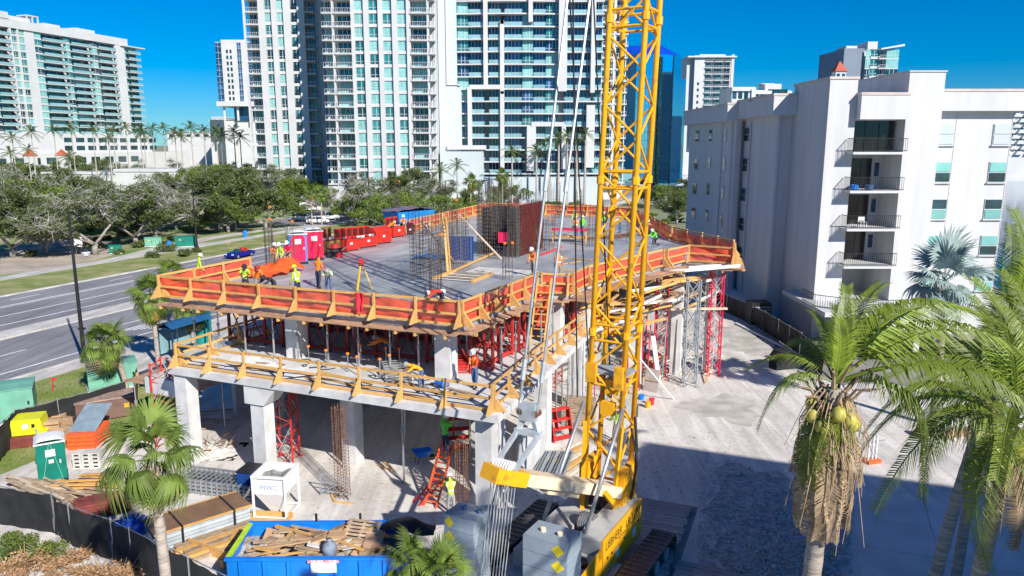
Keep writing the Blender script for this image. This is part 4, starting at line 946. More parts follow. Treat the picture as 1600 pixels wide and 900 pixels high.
m_pink=M('hot_pink_plastic',(.80,.012,.07),.45,var=.1,scale=2); m_bluep=M('blue_plastic',(.01,.25,.70),.45,var=.12,scale=2)
p=P(466,411,Z2); toilet('hot pink portable toilet with a blue side and white roof next to workers',p,.36,m_bluep,m_pink,m_plast)
p=P(491,405,Z2); toilet('hot pink portable toilet beside the red tool chests',p,.36,m_pink,m_pink,m_plast)
# tool chests
def chest(label,x,y,L,Wd,h,open_=False,mat=None,rz=.0,z=Z2):
    mat=mat or m_redt; u,w=pu(x,y,z); t=TS('tool_chest',label,'tool chest',u,w,z,rz+1.35)
    for s in (-1,1): b=MB(); b.b(s*(L/2-.2)-.06,s*(L/2-.2)+.06,-Wd/2,Wd/2,0,.1); b.o('skid',m_blackm,t)
    b=MB(); b.b(-L/2,L/2,-Wd/2,Wd/2,.1,h*.72) ; b.o('box',mat,t)
    if open_:
        b=MB(); b.b(-L/2+.05,L/2-.05,-Wd/2+.05,Wd/2-.05,h*.72,h*.725); b.o('inside_shade_sheet',m_black,t)  # the box is solid; a black sheet on top paints its shaded inside
        b=MB(); b.b(-L/2,L/2,Wd/2-.05,Wd/2+.03,h*.73,h*.73+Wd*.85); ld=b.o('lid',mat,t)
        for k in range(3): q=MB(); q.b(-L/2+.1+k*L/3,-L/2+L/3-.05+k*L/3,Wd/2-.09,Wd/2-.052,h*.73+.12,h*.73+Wd*.75); q.o('lid_recess',m_maroon,ld)
        for k in range(6): q=MB(); c=rr(-L/2+.2,L/2-.2); q.box((c,rr(-Wd/4,Wd/4),h*.78),(rr(.15,.4),rr(.1,.2),rr(.08,.2)),rr(0,3)); q.o('tool',random.choice([m_greym,m_rag,m_black,m_plast]),t)
    else:
        b=MB(); b.ext([(-Wd/2,h*.72),(Wd/2,h*.72),(Wd/2,h),(-Wd*.1,h),(-Wd/2,h*.82)],'x',-L/2-.02,L/2+.02); b.o('lid',mat,t,fix=True)
    b=MB(); b.b(-.12,.12,-Wd/2-.02,-Wd/2-.002,h*.4,h*.52); b.o('label_plate',m_plast,t)
    for s in (-1,1): b=MB(); b.b(s*(L/2+.03)-.02,s*(L/2+.03)+.02,-.15,.15,h*.45,h*.5); b.o('grip',m_blackm,t)
    return t
m_redt=M('tool_chest_red',(.58,.03,.02),.45,var=.15,scale=2,rnd=.08)
chest('open red tool chest full of gear beside the timber crate',543,392,1.7,.9,1.3,True)
chest('long closed red tool chest in the middle of the row',570,386,1.9,.9,1.15,True)
chest('red tool chest with a sloping lid, third in the row',594,380,1.8,.9,1.35)
chest('open red tool chest beside the worker in orange at the row end',618,370,1.5,.9,1.3,True)
chest('dark maroon steel chest at the far end of the row',635,366,1.3,.9,1.0,False,m_maroon)
chest('brown timber crate with dark open front beside the pink toilet',515,398,1.3,1.0,1.5,True,M('crate_brown',(.30,.16,.05),.7,var=.2,scale=2))
u,w=pu(523,402,Z2); t=TS('air_compressor','small wheeled air compressor on the deck by the timber crate','compressor',u,w,Z2,.6)
b=MB(); b.tube((-.5,0,.45),(.5,0,.45),.22,12); b.o('tank',m_blackm,t); b=MB(); b.b(-.3,.3,-.2,.2,.67,.95); b.o('motor',m_redm,t)
for s in (-1,1): b=MB(); b.tube((-.3,s*.26,.2),(-.3,s*.32,.2),.2,12); b.o('wheel',m_black,t); 
b=MB(); b.bar((.5,0,.5),(.95,0,.8),.05); b.o('handle',m_greym,t)
u,w=pu(531,402,Z2); t=TS('gas_can','round red fuel can on the deck beside the compressor','fuel can',u,w,Z2); b=MB(); b.lathe([(.2,0),(.24,.06),(.24,.3),(.1,.4),(.05,.42)],n=12); b.o('can',m_rag,t); b=MB(); b.tube((.05,0,.4),(.25,0,.52),.03,6); b.o('spout',m_yellow,t)
# blue cover on a skip at the far side, with roof-like tarpaulin
u,w=pu(640,352,Z2); t=TS('covered_skip','bright blue skip under a purple-grey tarpaulin cover at the deck edge','skip',u,w,Z2,1.2)
b=MB(); b.add([(-2,-1,.1),(2,-1,.1),(2,1,.1),(-2,1,.1),(-2.4,-1.2,1.5),(2.4,-1.2,1.5),(2.4,1.2,1.5),(-2.4,1.2,1.5)],[(0,3,2,1),(0,1,5,4),(1,2,6,5),(2,3,7,6),(3,0,4,7)]); b.o('body',m_bluep,t)
b=MB(); b.grid(lambda s,v:(-2.5+5*s,-1.3+2.6*v,1.55+.25*math.sin(s*3.1)+.06*math.sin(s*14+v*7)),16,8); b.o('tarpaulin',M('purple_grey_tarp',(.16,.13,.19),.6,var=.2,scale=2),t,smooth=True)
for k in range(5): b=MB(); b.b(-1.9+k*.9,-1.82+k*.9,-1.16,-1.06,.2,1.4); b.o('side_rib',m_bluep,t)
t=TS('blue_tarpaulin','blue sheet lying behind the rebar cage','tarpaulin',-24.6,47.5,Z2); b=MB(); b.grid(lambda s,v:(-1.6+3.2*s,-1+2*v,.03+.12*abs(math.sin(s*6+v*4))),16,12); b.o('sheet',m_bluep,t,smooth=True)
t=TS('formwork_board','dark blue formwork panel standing behind the wall cage','panel',-22.6,47.0,Z2,.2); b=MB(); b.b(-.9,.9,-.05,.05,0,1.7); b.o('panel',M('navy_panel',(.01,.05,.22),.5,var=.15,scale=2),t)
for k in range(3): b=MB(); b.b(-.8+k*.75,-.7+k*.75,-.1,-.051,.05,1.65); b.o('stiffener',m_jean,t)
# pink-topped work table with tools
u,w=pu(890,378,Z2); t=TS('work_table','work table with a pink cover and timber offcuts beside the men in vests','table',u,w,Z2,.2)
b=MB(); b.b(-1.5,1.5,-.5,.5,1.0,1.1); b.o('table_top',m_pink,t)
for sx in (-1,1):
    for sy in (-1,1): b=MB(); b.bar((sx*1.35,sy*.4,0),(sx*1.35,sy*.4,1.0),.09); b.o('leg',m_wood,t)
b=MB(); b.b(-1.3,1.3,-.38,.38,.35,.42); b.o('shelf',m_wood,t)
for k in range(6): b=MB(); b.box((rr(-1.2,1.2),rr(-.3,.3),.48),(rr(.4,1.2),.12,.1),rr(-.3,.3)); b.o('offcut',m_wood,t)
# rebar bundles strewn on the far deck
for k in range(4):
    p=P(940+k*22,372-k*3,Z2+.05); t=T('rebar_bundle','bundle of thin rebar lying on the deck behind the boom','rebar',p,.3+k*.5,'rebar bundles on the far deck'); b=MB()
    for j in range(14): b.tube((-2+rr(-.3,.3),rr(-.3,.3),rr(0,.15)),(2+rr(-.3,.3),rr(-.3,.3),rr(0,.15)),.016,4)
    stuff(b.o('bars',m_rust,t))
# ---------------------------------------------------------------- crawler crane (local: x right, y forward, z up; origin under the boom foot)
crane = TS('crawler_crane','yellow lattice boom crawler crane with grey stacked counterweights','crane',-6.8,27.1,.1,-R(8))
S1 = .68
lean = Vector((.012,.055,1.0))
def bp(x,y,z): return Vector((x,y,0))+Vector((lean.x*(z-2),lean.y*(z-2),z))
m_yel = m_yellow
corners=[(-S1,-S1),(S1,-S1),(S1,S1),(-S1,S1)]
ZT=43.0; NP=33; z0_=2.6; ph=(ZT-z0_)/NP
for (x,y) in corners:
    b=MB()
    b.tube(bp(x,y,1.9),bp(x,y,ZT),.105,8); ch=b.o('boom_chord',m_yel,crane,smooth=True)
    for zz in (8.9,14.6,20.3,26): b=MB(); b.tube(bp(x,y,zz-.14),bp(x,y,zz+.14),.15,8); b.o('pin_joint',m_yel,ch)
for k in range(NP):
    za,zb_=z0_+k*ph,z0_+(k+1)*ph
    for i in range(4):
        a,c=corners[i],corners[(i+1)%4]
        if (k+i)%2: a,c=c,a
        b=MB(); b.tube(bp(a[0],a[1],za),bp(c[0],c[1],zb_),.046,6); b.o('boom_brace',m_yel,crane)
for zz in (2.6,6.9,8.6,9.2,14.3,14.9,20,20.6,26):
    for i in range(4):
        a,c=corners[i],corners[(i+1)%4]; b=MB(); b.tube(bp(a[0],a[1],zz),bp(c[0],c[1],zz),.055,6); b.o('boom_strut',m_yel,crane)
b=MB(); b.box(bp(0,0,7.3),(1.5,1.1,.08)); b.o('boom_platform',m_greym,crane)
for (q,d) in (((-.62,-.72,7.35),(.42,.2,.75)),((.55,-.82,7.3),(.34,.22,.85)),((-.1,.3,6.6),(.5,.5,.6)),((.1,-.6,6.0),(.55,.25,.5))):
    b=MB(); b.box(bp(*q),d); b.o('equipment_box',m_yel,crane)
# foot plates, winch in the foot
for s in (-1,1):
    b=MB(); b.b(s*.8-.13,s*.8+.13,-.55,.9,1.2,3.6); b.o('foot_plate',m_yel,crane)
    b=MB(); b.bar((s*.62,-.9,1.9),bp(s*.75,-.75,5.4),.16,.10); b.o('foot_leg',m_yel,crane)
b=MB(); b.tube((-.55,-.1,2.0),(.55,-.1,2.0),.34,14); b.o('winch_drum',m_rust,crane,smooth=False)
for s in (-1,1): b=MB(); b.tube((s*.56,-.1,2.0),(s*.62,-.1,2.0),.52,16); b.o('drum_flange',m_greym,crane)
for k in range(9): b=MB(); b.tube((-.5+k*.125,-.1,2.0),(-.42+k*.125,-.1,2.0),.365,12); b.o('rope_layer',m_rebar,crane)
for s in (-1,1):      # thin silver back-stop struts
    b=MB(); b.tube((s*.85-.35,-3.2,2.1),bp(s*.8,-.85,6.2),.075,8); b.o('backstop',m_steel,crane,smooth=True)
b=MB(); b.path([bp(.95,.1,5.6),(1.2,.0,4.6),(1.15,.1,3.4),(1.0,.1,2.3)],.06,6); b.path([bp(.9,-.1,5.2),(1.28,-.1,4.0),(1.15,-.2,2.6)],.05,6); b.o('hose',m_black,crane)
# machine deck and house
b=MB(); b.b(-1.5,1.25,-7.0,.6,.95,1.25); b.o('machine_deck',m_greym,crane)
hz0,hz1=.72,2.25
m_gh=M('dull_grey_roof_paint',(.46,.46,.44),.6,var=.12,scale=1.5)
b=MB(); b.b(.3,1.25,-3.4,.45,1.251,hz1-.03); b.o('engine_house',m_gh,crane)
b=MB(); b.ext([(-3.4,hz0),(.45,hz0),(.55,hz0+.2),(.45,hz1),(-3.4,hz1)],'x',1.253,1.32); sp=b.o('side_panel',m_yel,crane,fix=True)
b=MB(); b.ext([(-6.2,hz0),(-3.45,hz0),(-3.45,hz1-.25),(-4.2,hz1-.28),(-6.2,hz1-.55)],'x',1.253,1.31); b.o('rear_side_panel',m_yel,crane,fix=True)
b=MB(); b.b(.3,1.25,-6.2,-3.45,1.251,hz1-.6); b.o('rear_deck_cover',m_gh,crane)
b=MB(); b.tube((.8,-4.2,hz1-.6),(.8,-4.2,hz1-.45),.28,14); b.o('fan_grille',m_blackm,crane)
for y in (-2.2,-.5): b=MB(); b.b(1.321,1.33,y,y+.35,1.0,1.35); b.o('decal',m_plast,sp)
for y in (-2.6,-1.4,.1,-3.0): b=MB(); b.tube((1.32,y,1.45),(1.35,y,1.45),.05,8); b.o('latch',m_blackm,sp)
m_let=M('black_lettering',(.01,.01,.012),.5)
mw=lambda y,z: frame3((0,1,0),(0,0,1),(1.322,y,z))
text(sp,'LIEBHERR',.46,m_let,mw(-2.4,hz1-.34),sx=.80); text(sp,'LR 1100',.46,m_let,mw(-.5,hz1-.34),sx=.95)
for y0,y1,z in ((-2.0,-1.25,hz1-.58),(-.75,.25,hz1-.56)): b=MB(); b.b(1.321,1.326,y0,y1,z,z+.04); b.o('stripe',m_let,sp)
b=MB(); b.b(-1.5,-.35,-4.8,.3,1.251,1.9); b.o('left_house',m_gh,crane)
b=MB(); b.b(-.3,.4,-3.0,-.9,1.252,1.6); b.o('pump_bay',m_blackm,crane)
b=MB(); b.tube((-.25,-1.9,1.95),(.4,-1.9,1.95),.36,14); b.o('hoist_drum',m_rust,crane)
for k in range(7): b=MB(); b.tube((-.2+k*.09,-1.9,1.95),(-.14+k*.09,-1.9,1.95),.39,12); b.o('rope_layer',m_steel,crane)
# gantry beam: cream arm rising rearwards, yellow tip, sheaves and reeving
gA,gB=Vector((.55,-.4,2.75)),Vector((-1.55,-6.3,5.35))
b=MB(); b.bar(gA,gA.lerp(gB,.78),.75,.42); b.o('gantry_arm',m_cream,crane)
b=MB(); b.bar(gA.lerp(gB,.782),gB,.82,.5); b.o('gantry_tip',m_yel,crane)
b=MB(); b.bar(gA.lerp(gB,.35)+Vector((0,0,-.3)),gA.lerp(gB,.6)+Vector((0,0,-.3)),.4,.3); b.o('gantry_stiffener',m_cream,crane)
b=MB(); b.bar((-.9,-.2,2.0),(-.3,-1.2,3.1),.22,.22); b.o('gantry_brace',m_yel,crane)
b=MB(); b.bar((.8,-1.0,2.4),gA.lerp(gB,.2)+Vector((.45,0,-.1)),.18,.18); b.o('gantry_brace',m_yel,crane)
gt=gA.lerp(gB,.9)
for k in range(7):
    b=MB(); x=-.3+k*.1; c=gt+Vector((x,0,.22)); b.tube(c-Vector((.025,0,0)),c+Vector((.025,0,0)),.30,14); b.o('sheave',m_silver,crane)
lb_=Vector((-1.0,-7.1,1.8))
for k in range(7):
    x=-.33+k*.11
    b=MB(); b.tube(gt+Vector((x,.25,-.1)),lb_+Vector((x,.2,0)),.017,4); b.tube(gt+Vector((x,-.25,-.1)),lb_+Vector((x,-.2,0)),.017,4); b.o('luffing_rope',m_steel,crane)
    b=MB(); c=lb_+Vector((x,0,0)); b.tube(c-Vector((.03,0,0)),c+Vector((.03,0,0)),.32,14); b.o('lower_sheave',m_silver,crane)
b=MB(); b.b(-1.6,-.35,-7.6,-6.6,.95,1.55); b.o('sheave_base',m_greym,crane)
# pendant bridle: grey triangular frame and links to two silver pendants
br=Vector((-1.25,-4.2,6.2)); m_lk=M('weathered_grey_links',(.50,.55,.58),.45,metal=.3,var=.15,scale=2)
for s in (-1,1):
    b=MB(); b.bar(gB.lerp(gA,.1)+Vector((s*.38,0,.2)),br+Vector((s*.42,0,-.15)),.13,.16); b.o('bridle_link',m_lk,crane)
    b=MB(); b.bar(br+Vector((s*.42,0,-.2)),br+Vector((s*.12,.1,.55)),.16,.2); b.o('bridle_frame',m_lk,crane)
    b=MB(); b.tube(br+Vector((s*.3,-.1,.6)),br+Vector((s*.3,.2,.6)),.13,10); b.o('bridle_pin',m_rust,crane)
    tip=bp(s*.5,-.9,ZT-.4); b=MB(); b.tube(br+Vector((s*.36,0,.6)),tip,.05,6); pn=b.o('pendant',m_steel,crane)
    for q in (.04,.22,.4,.6): c=(br+Vector((s*.36,0,.6))).lerp(tip,q); d=(tip-c).normalized(); b=MB(); b.tube(c-d*.35,c+d*.35,.09,6); b.o('pendant_joint',m_lk,pn)
b=MB(); b.bar(br+Vector((-.5,0,-.12)),br+Vector((.5,0,-.12)),.24,.2); b.b(br.x-.32,br.x+.32,br.y-.1,br.y+.1,br.z+.3,br.z+.95); b.o('bridle_plate',m_lk,crane)
# dark hoist ropes beside the boom
inv=crane.matrix_basis.inverted()
for (x0,y0,x1,y1,Y0,Y1) in ((880,-200,921,590,27,29.5),(925,-60,956,640,28,28.6),(893,-200,902,620,24.5,27)):
    b=MB(); b.tube(inv@PY(x0,y0,Y0),inv@PY(x1,y1,Y1),.028,5); b.o('hoist_rope',m_blackm,crane)
# counterweight stacks
m_cw=M('counterweight_grey',(.27,.33,.39),.55,var=.1,scale=1.2)
for (x,top) in ((-2.45,6),(.55,6)):
    for k in range(top):
        z=.6+k*.53; b=MB(); b.ext([(-.93,0),(.93,0),(.95,.03),(.95,.48),(.93,.51),(-.93,.51),(-.95,.48),(-.95,.03)],'y',-.42,.42)
        o=b.o('counterweight',m_cw,crane,fix=True); o.location=(x+(.0 if x<-1 else .15),-6.3 if x<-1 else -6.15,z); 
        if x<-1: o.scale=(.62,1.2,1)
        else: o.scale=(.82,1.25,1)
        b=MB(); xx=.55 if x>-1 else -.6
        b.add([(xx-.28,-.426,.25),(xx,-.426,.04),(xx+.28,-.426,.25),(xx,-.426,.47),(xx-.28,-.422,.25),(xx,-.422,.04),(xx+.28,-.422,.25),(xx,-.422,.47)],[(0,1,2,3),(0,4,5,1),(1,5,6,2),(2,6,7,3),(3,7,4,0)]); b.o('hazard_diamond',M('marking_yellow',(.88,.68,.02),.5),o)
    for q in (-.3,.3):
        b=MB(); b.tube((x+.15+q,-6.2,.6+top*.53-.02),(x+.15+q,-6.2,.6+top*.53+.09),.09,10); b.o('lifting_lug',m_cream if x>-1 else m_jean,crane)
b=MB(); b.b(-3.9,1.1,-6.9,-5.6,.45,.62); b.o('counterweight_tray',m_greym,crane)
# crawlers
pm=MB(); pm.b(-.45,.45,-.14,.14,0,.07); pm.b(-.42,.42,-.03,.03,.07,.1); shoe=pm.mesh('track_shoe',M('worn_track_steel',(.12,.12,.125),.5,metal=.5,var=.3,scale=3))
for s in (-1,1):
    cx=s*2.55-.35
    b=MB(); b.b(cx-.3,cx+.3,-7.2,.6,.18,.82); fr_=b.o('crawler_frame',m_blackm,crane)
    prof=[]
    for k in range(24): prof.append((-7.0+k*.315,.93,0))
    for k in range(6): a=math.pi/2-k*math.pi/5; prof.append((.45+math.cos(a)*.45,.48+math.sin(a)*.45,-(math.pi/2-a)))
    for k in range(6): a=math.pi/2+k*math.pi/5; prof.append((-7.1+math.cos(a)*.45,.48+math.sin(a)*.45,(a-math.pi/2)))
    for (y,z,a) in prof: I(shoe,'track_shoe',fr_,(cx,y,z),(a,0,0))
    for k in range(7): b=MB(); b.tube((cx-.36,-6.6+k*1.1,.42),(cx+.36,-6.6+k*1.1,.42),.26,10); b.o('road_wheel',m_greym,fr_)
b=MB(); b.b(-2.3,1.6,-4.6,-2.2,.35,.85); b.o('car_body',m_greym,crane)
# ---------------------------------------------------------------- things on the site ground
def yawof(p,q): d=q-p; return math.atan2(d.y,d.x)
GZ=.10
# blue skip with its rubbish
zr=1.65
fl,fr2,bl,br2=P(352,872,zr),P(622,870,zr),P(388,815,zr),P(643,813,zr)
c=(fl+fr2+bl+br2)/4; yw=yawof(fl,fr2); L=(fr2-fl).length; Wd=max(2.3,((bl-fl).length+(br2-fr2).length)/2)
sk_=T('rubbish_skip','bright blue roll-off skip heaped with scrap timber and card','skip',(c.x,c.y,GZ),yw)
m_lime=M('lime_rim_paint',(.45,.68,.03),.5,var=.12,scale=2); m_skb=M('skip_blue',(.008,.20,.72),.42,var=.12,scale=1.2,bump=.05)
h=zr-GZ
for nm,q,mt in (('front_wall',(-L/2,L/2,-Wd/2,-Wd/2+.07,.2,h-.1),m_skb),('back_wall',(-L/2,L/2,Wd/2-.07,Wd/2,.2,h-.1),m_skb),('end_wall',(-L/2,-L/2+.07,-Wd/2+.071,Wd/2-.071,.2,h-.1),m_skb),('end_wall',(L/2-.07,L/2,-Wd/2+.071,Wd/2-.071,.2,h-.1),m_skb),('floor_plate',(-L/2+.071,L/2-.071,-Wd/2+.071,Wd/2-.071,.2,.3),m_rust)):
    b=MB(); b.b(*q); b.o(nm,mt,sk_)
for q,mt in (((-L/2-.06,L/2+.06,-Wd/2-.06,-Wd/2+.1,h-.099,h),m_skb),((-L/2-.06,L/2+.06,Wd/2-.1,Wd/2+.06,h-.099,h),m_skb),((-L/2-.06,-L/2+.1,-Wd/2+.101,Wd/2-.101,h-.099,h+.002),m_lime),((L/2-.1,L/2+.06,-Wd/2+.101,Wd/2-.101,h-.099,h+.002),m_skb)):
    b=MB(); b.b(*q); b.o('rim',mt,sk_)
for k in range(7): b=MB(); x=-L/2+.5+k*(L-1)/6; b.b(x-.06,x+.06,-Wd/2-.1,-Wd/2-.001,.2,h-.1); b.o('side_rib',m_skb,sk_)
b=MB(); b.b(-.05,.85,-Wd/2-.13,-Wd/2-.11,h-.52,h-.08); pl=b.o('sign_plate',m_plast,sk_)
b=MB(); b.b(-.15,.95,-Wd/2-.15,-Wd/2-.132,h-.13,h-.03); b.o('hazard_strip',M('striped_red',(.7,.08,.10),.6,col2=(.8,.8,.8),scale=12),sk_)
for x in (-.5,1.2): b=MB(); b.b(x-.04,x+.04,Wd/2-.02,Wd/2+.05,h,h+.3); b.o('stake_post',m_blackm,sk_)
def inskip(x,y,z): return sk_.matrix_basis@Vector((x,y,z))
m_card=M('cardboard',(.46,.30,.17),.85,var=.12,scale=2,rnd=.15); m_sht=M('plaster_sheet_scrap',(.62,.60,.57),.85,var=.15,scale=2,rnd=.12)
random.seed(21)
def scrap(nm,lab,cat,mt,d,grp,tilt=.25,zz=None,x=None,y=None,rz=None):
    x=rr(-L/2+.9,L/2-1.0) if x is None else x; y=rr(-Wd/2+.4,Wd/2-.4) if y is None else y
    d=(min(d[0],2.2),d[1],d[2]); rz=(rr(-.5,.5) if random.random()<.65 else rr(0,3.1)) if rz is None else rz
    if abs(math.sin(rz))*d[0]>Wd-.5: rz*=.25
    mx=L/2-.2-abs(math.cos(rz))*d[0]/2; my=Wd/2-.15-abs(math.sin(rz))*d[0]/2; x=max(-mx,min(mx,x)); y=max(-my,min(my,y))
    b=MB(); b.box((0,0,0),d); o=b.o(nm,mt); o.location=inskip(x,y,zz or (h-.28+rr(0,.26))); o.rotation_euler=(rr(-tilt,tilt)*.5,rr(-tilt,tilt)*.5,rz+yw); return tag(o,lab,cat,grp)
b=MB(); b.grid(lambda s,v:(-L/2+.075+s*(L-.15),-Wd/2+.075+v*(Wd-.15),h-.48+.16*math.sin(s*9+v*3)+.10*math.sin(s*23+v*11)),40,18); o=b.o('rubbish_fill',M('mixed_rubble',(.30,.24,.18),.95,col2=(.60,.56,.50),scale=5,bump=.8,bscale=14),sk_)
for k in range(46): scrap('scrap_board','scrap timber board lying in the blue skip','board',random.choice([m_wood,m_wood2,m_wood2,m_card]),(rr(.6,2.2),rr(.07,.2),rr(.03,.07)),'scrap boards in the skip')
for k in range(14): scrap('scrap_sheet','torn plywood or card sheet lying in the blue skip','sheet',random.choice([m_ply,m_card,m_card]),(rr(.5,1.3),rr(.35,.75),.02),'scrap sheets in the skip',.6)
for k in range(12): scrap('plaster_scrap','white plasterboard offcut lying in the blue skip','plasterboard',m_sht,(rr(.25,.7),rr(.2,.45),.03),'plaster offcuts in the skip',.7)
for k in range(6): scrap('broken_box','flattened cardboard box lying in the blue skip','box',m_card,(rr(.4,.7),rr(.3,.5),rr(.12,.28)),'cardboard boxes in the skip',.5)
t=T('wooden_pallet','slatted wooden pallet tipped up in the skip','pallet',inskip(1.4,.4,h-.05),yw-.15); t.rotation_euler=(.35,.05,yw-.15)
for k in range(7): b=MB(); b.b(-.65,.65,-.55+k*.17,-.45+k*.17,.1,.12); b.o('slat',m_wood2,t)
for k in (-.55,0,.55): b=MB(); b.b(k-.05,k+.05,-.55,.58,0,.099); b.o('bearer',m_wood2,t)
t=T('rubbish_bag','grey-blue rubbish sack lying at the front of the skip','bag',inskip(.5,-Wd/2+.45,h-.2),yw); b=MB(); b.lathe([(.05,0),(.24,.06),(.28,.3),(.2,.5),(.06,.58),(.1,.66)],n=12); b.o('sack',M('grey_blue_sack',(.22,.26,.33),.5,var=.2,scale=5,bump=.6),t,smooth=True)
t=T('black_sack','black plastic sheet hanging over the end of the skip','plastic sheet',inskip(L/2-.1,.7,h+.02),yw); b=MB(); b.grid(lambda s,v:(-.7+1.9*s,-.5+1.0*v,.12+.1*math.sin(s*7+v*5)-.5*max(0,s-.55)),14,8); b.o('sheet',m_screen,t,smooth=True)
p=P(530,900,.9); t=T('plywood_sheet','brown plywood sheet leaning on the front of the skip','plywood',(p.x,p.y,GZ),yw); t.rotation_euler=(-.25,.0,yw)
b=MB(); b.b(-1.4,1.3,-.03,.0,0,1.22); b.o('sheet',m_ply,t); b=MB(); b.b(-1.4,-1.3,-.06,-.031,0,1.22); b.o('edge_batten',m_wood2,t)
# white mortar hopper
p=P(434,800,GZ); t=T('mortar_hopper','white steel mortar hopper with tapered belly on four legs','hopper',p,-.12); s=.72
for sx in (-1,1):
    for sy in (-1,1): b=MB(); b.b(sx*s-.04,sx*s+.04,sy*s-.04,sy*s+.04,0,1.95); b.o('leg',m_plast,t)
b=MB(); b.add([(-s+.05,-s+.05,1.9),(s-.05,-s+.05,1.9),(s-.05,s-.05,1.9),(-s+.05,s-.05,1.9),(-s+.05,-s+.05,1.15),(s-.05,-s+.05,1.15),(s-.05,s-.05,1.15),(-s+.05,s-.05,1.15),(-.15,-.3,.2),(.15,-.3,.2),(.15,.15,.2),(-.15,.15,.2)],
   [(0,1,5,4),(1,2,6,5),(2,3,7,6),(3,0,4,7),(4,5,9,8),(5,6,10,9),(6,7,11,10),(7,4,8,11),(8,9,10,11)]); hp=b.o('belly',m_plast,t)
b=MB(); b.grid(lambda a,v:(-.6+1.2*a,-.6+1.2*v,1.68+.08*math.sin(a*9)+.06*math.sin(v*11+a*4)),12,12); b.o('mortar',M('grey_mortar',(.25,.25,.24),.9,var=.3,scale=5,bump=.6),t,smooth=True)
b=MB(); b.b(-s-.05,s+.05,-s-.05,-s+.04,.06,.14); b.b(-s-.05,s+.05,s-.04,s+.05,.06,.14); b.b(s-.04,s+.05,-s,s,.06,.14); b.o('foot_rail',m_plast,t)
for q in ((-s-.05,s+.05,-s-.05,-s+.05),(-s-.05,s+.05,s-.05,s+.05),(-s-.05,-s+.05,-s+.051,s-.051),(s-.05,s+.05,-s+.051,s-.051)): b=MB(); b.b(*q,1.9,2.0); b.o('top_rail',m_plast,t)
text(t,'MWC',.32,M('faded_blue_lettering',(.35,.45,.70),.6),frame3((1,0,0),(0,0,1),(0,-s+.04,1.45)))
b=MB(); b.path([(-.8,-.5,1.8),(-1.0,-.6,1.1),(-1.2,-.7,.9),(-.95,-.6,1.3)],.025,5); b.o('hose',m_steel,t)
# stacked form panels with brown plywood top
p=P(310,812,GZ+.5); t=T('form_panel_stack','strapped stack of grey form panels with a brown plywood face up','formwork',(p.x,p.y,GZ),.72)
for k in range(5): b=MB(); b.b(-1.9+rr(-.04,.04),1.9,-.75,.75+rr(-.03,.03),.02+k*.16,.15+k*.16); b.o('panel_frame',M('pale_blue_grey_steel',(.42,.48,.52),.55,var=.15,scale=2,rnd=.1),t)
b=MB(); b.b(-1.95,1.95,-.79,.79,.825,.845); tp=b.o('plywood_face',M('brown_form_ply',(.22,.13,.07),.6,var=.15,scale=2),t)
for q in ((-1.96,1.96,-.86,-.795),(-1.96,1.96,.795,.86)): b=MB(); b.b(*q,.78,.86); b.o('timber_edge',m_wood,tp)
for x in (-.9,1.2): b=MB(); b.b(x-.04,x+.04,-.875,-.862,0,.87); b.b(x-.04,x+.04,-.875,.875,.862,.872); b.o('strap',m_black,t)
for k in range(3): b=MB(); b.b(-1.6+k*1.5,-1.45+k*1.5,-.8,.8,-.0,.018); b.o('bearer',m_wood2,t)
# weathered baulks beside it
p=P(345,850,GZ); t=T('timber_stack','stack of weathered pale planks between form panels and skip','timber stack',p,.72)
for k in range(6): b=MB(); b.b(-1.7+rr(-.2,.2),1.6+rr(-.2,.2),-.7+k*.28,-.45+k*.28,.02,.16); b.o('plank',m_wood2,t)
for k in range(4): b=MB(); b.b(-1.6+rr(-.2,.2),1.5+rr(-.2,.2),-.6+k*.3,-.35+k*.3,.163,.30); b.o('plank',random.choice([m_wood2,m_wood]),t)
b=MB(); b.box((.6,-.2,.36),(.9,.2,.05),.8); b.o('offcut',m_wood,t)
p=P(422,812,GZ); t=T('timber_tray','shallow timber mortar tray in front of the hopper','tray',p,-.1)
for q in ((-.9,.9,-.35,-.28),(-.9,.9,.28,.35),(-.9,-.83,-.279,.279),(.83,.9,-.279,.279)): b=MB(); b.b(*q,0,.22); b.o('side_board',m_wood,t)
b=MB(); b.b(-.83,.83,-.28,.28,.01,.03); b.o('bottom_board',m_wood2,t)
p=P(330,868,GZ); t=T('edge_board','orange-brown timber bracket by the screen fence beside the skip','board',p,-.5); b=MB(); b.b(-1.3,1.3,-.04,.04,0,.4); b.o('board',m_wood,t); b=MB(); b.b(1.1,1.3,-.5,-.04,0,.4); b.o('return_board',m_wood,t)
# stacked steel gates / ladder frames
p=P(345,765,GZ); t=T('steel_grid_stack','stack of pale steel grid frames lying behind the hopper','steel frames',p,-.25)
for k in range(4):
    z=.05+k*.18; b=MB()
    for y in (-.65,.65): b.b(-2.0,2.0,y-.04,y+.04,z,z+.1)
    for i in range(16): x=-1.95+i*.26; b.b(x-.025,x+.025,-.61,.61,z+.02,z+.08)
    b.b(-2,2,-.02,.02,z+.081,z+.1); b.o('grid_frame',m_steel,t)
for k in range(14): b=MB(); x=-1.9+k*.28; b.b(x-.04,x+.04,-.74,-.70,.03,.72); b.o('edge_upright',m_steel,t)
t=T('dark_crate','dark blue steel crate beside the hopper','crate',P(392,770,GZ),-.2); b=MB(); b.b(-.35,.35,-.5,.5,0,1.2); b.o('box',M('navy_panel',(.01,.05,.22)),t); b=MB(); b.b(-.38,.38,-.53,.53,1.2,1.26); b.o('lid',m_blackm,t)
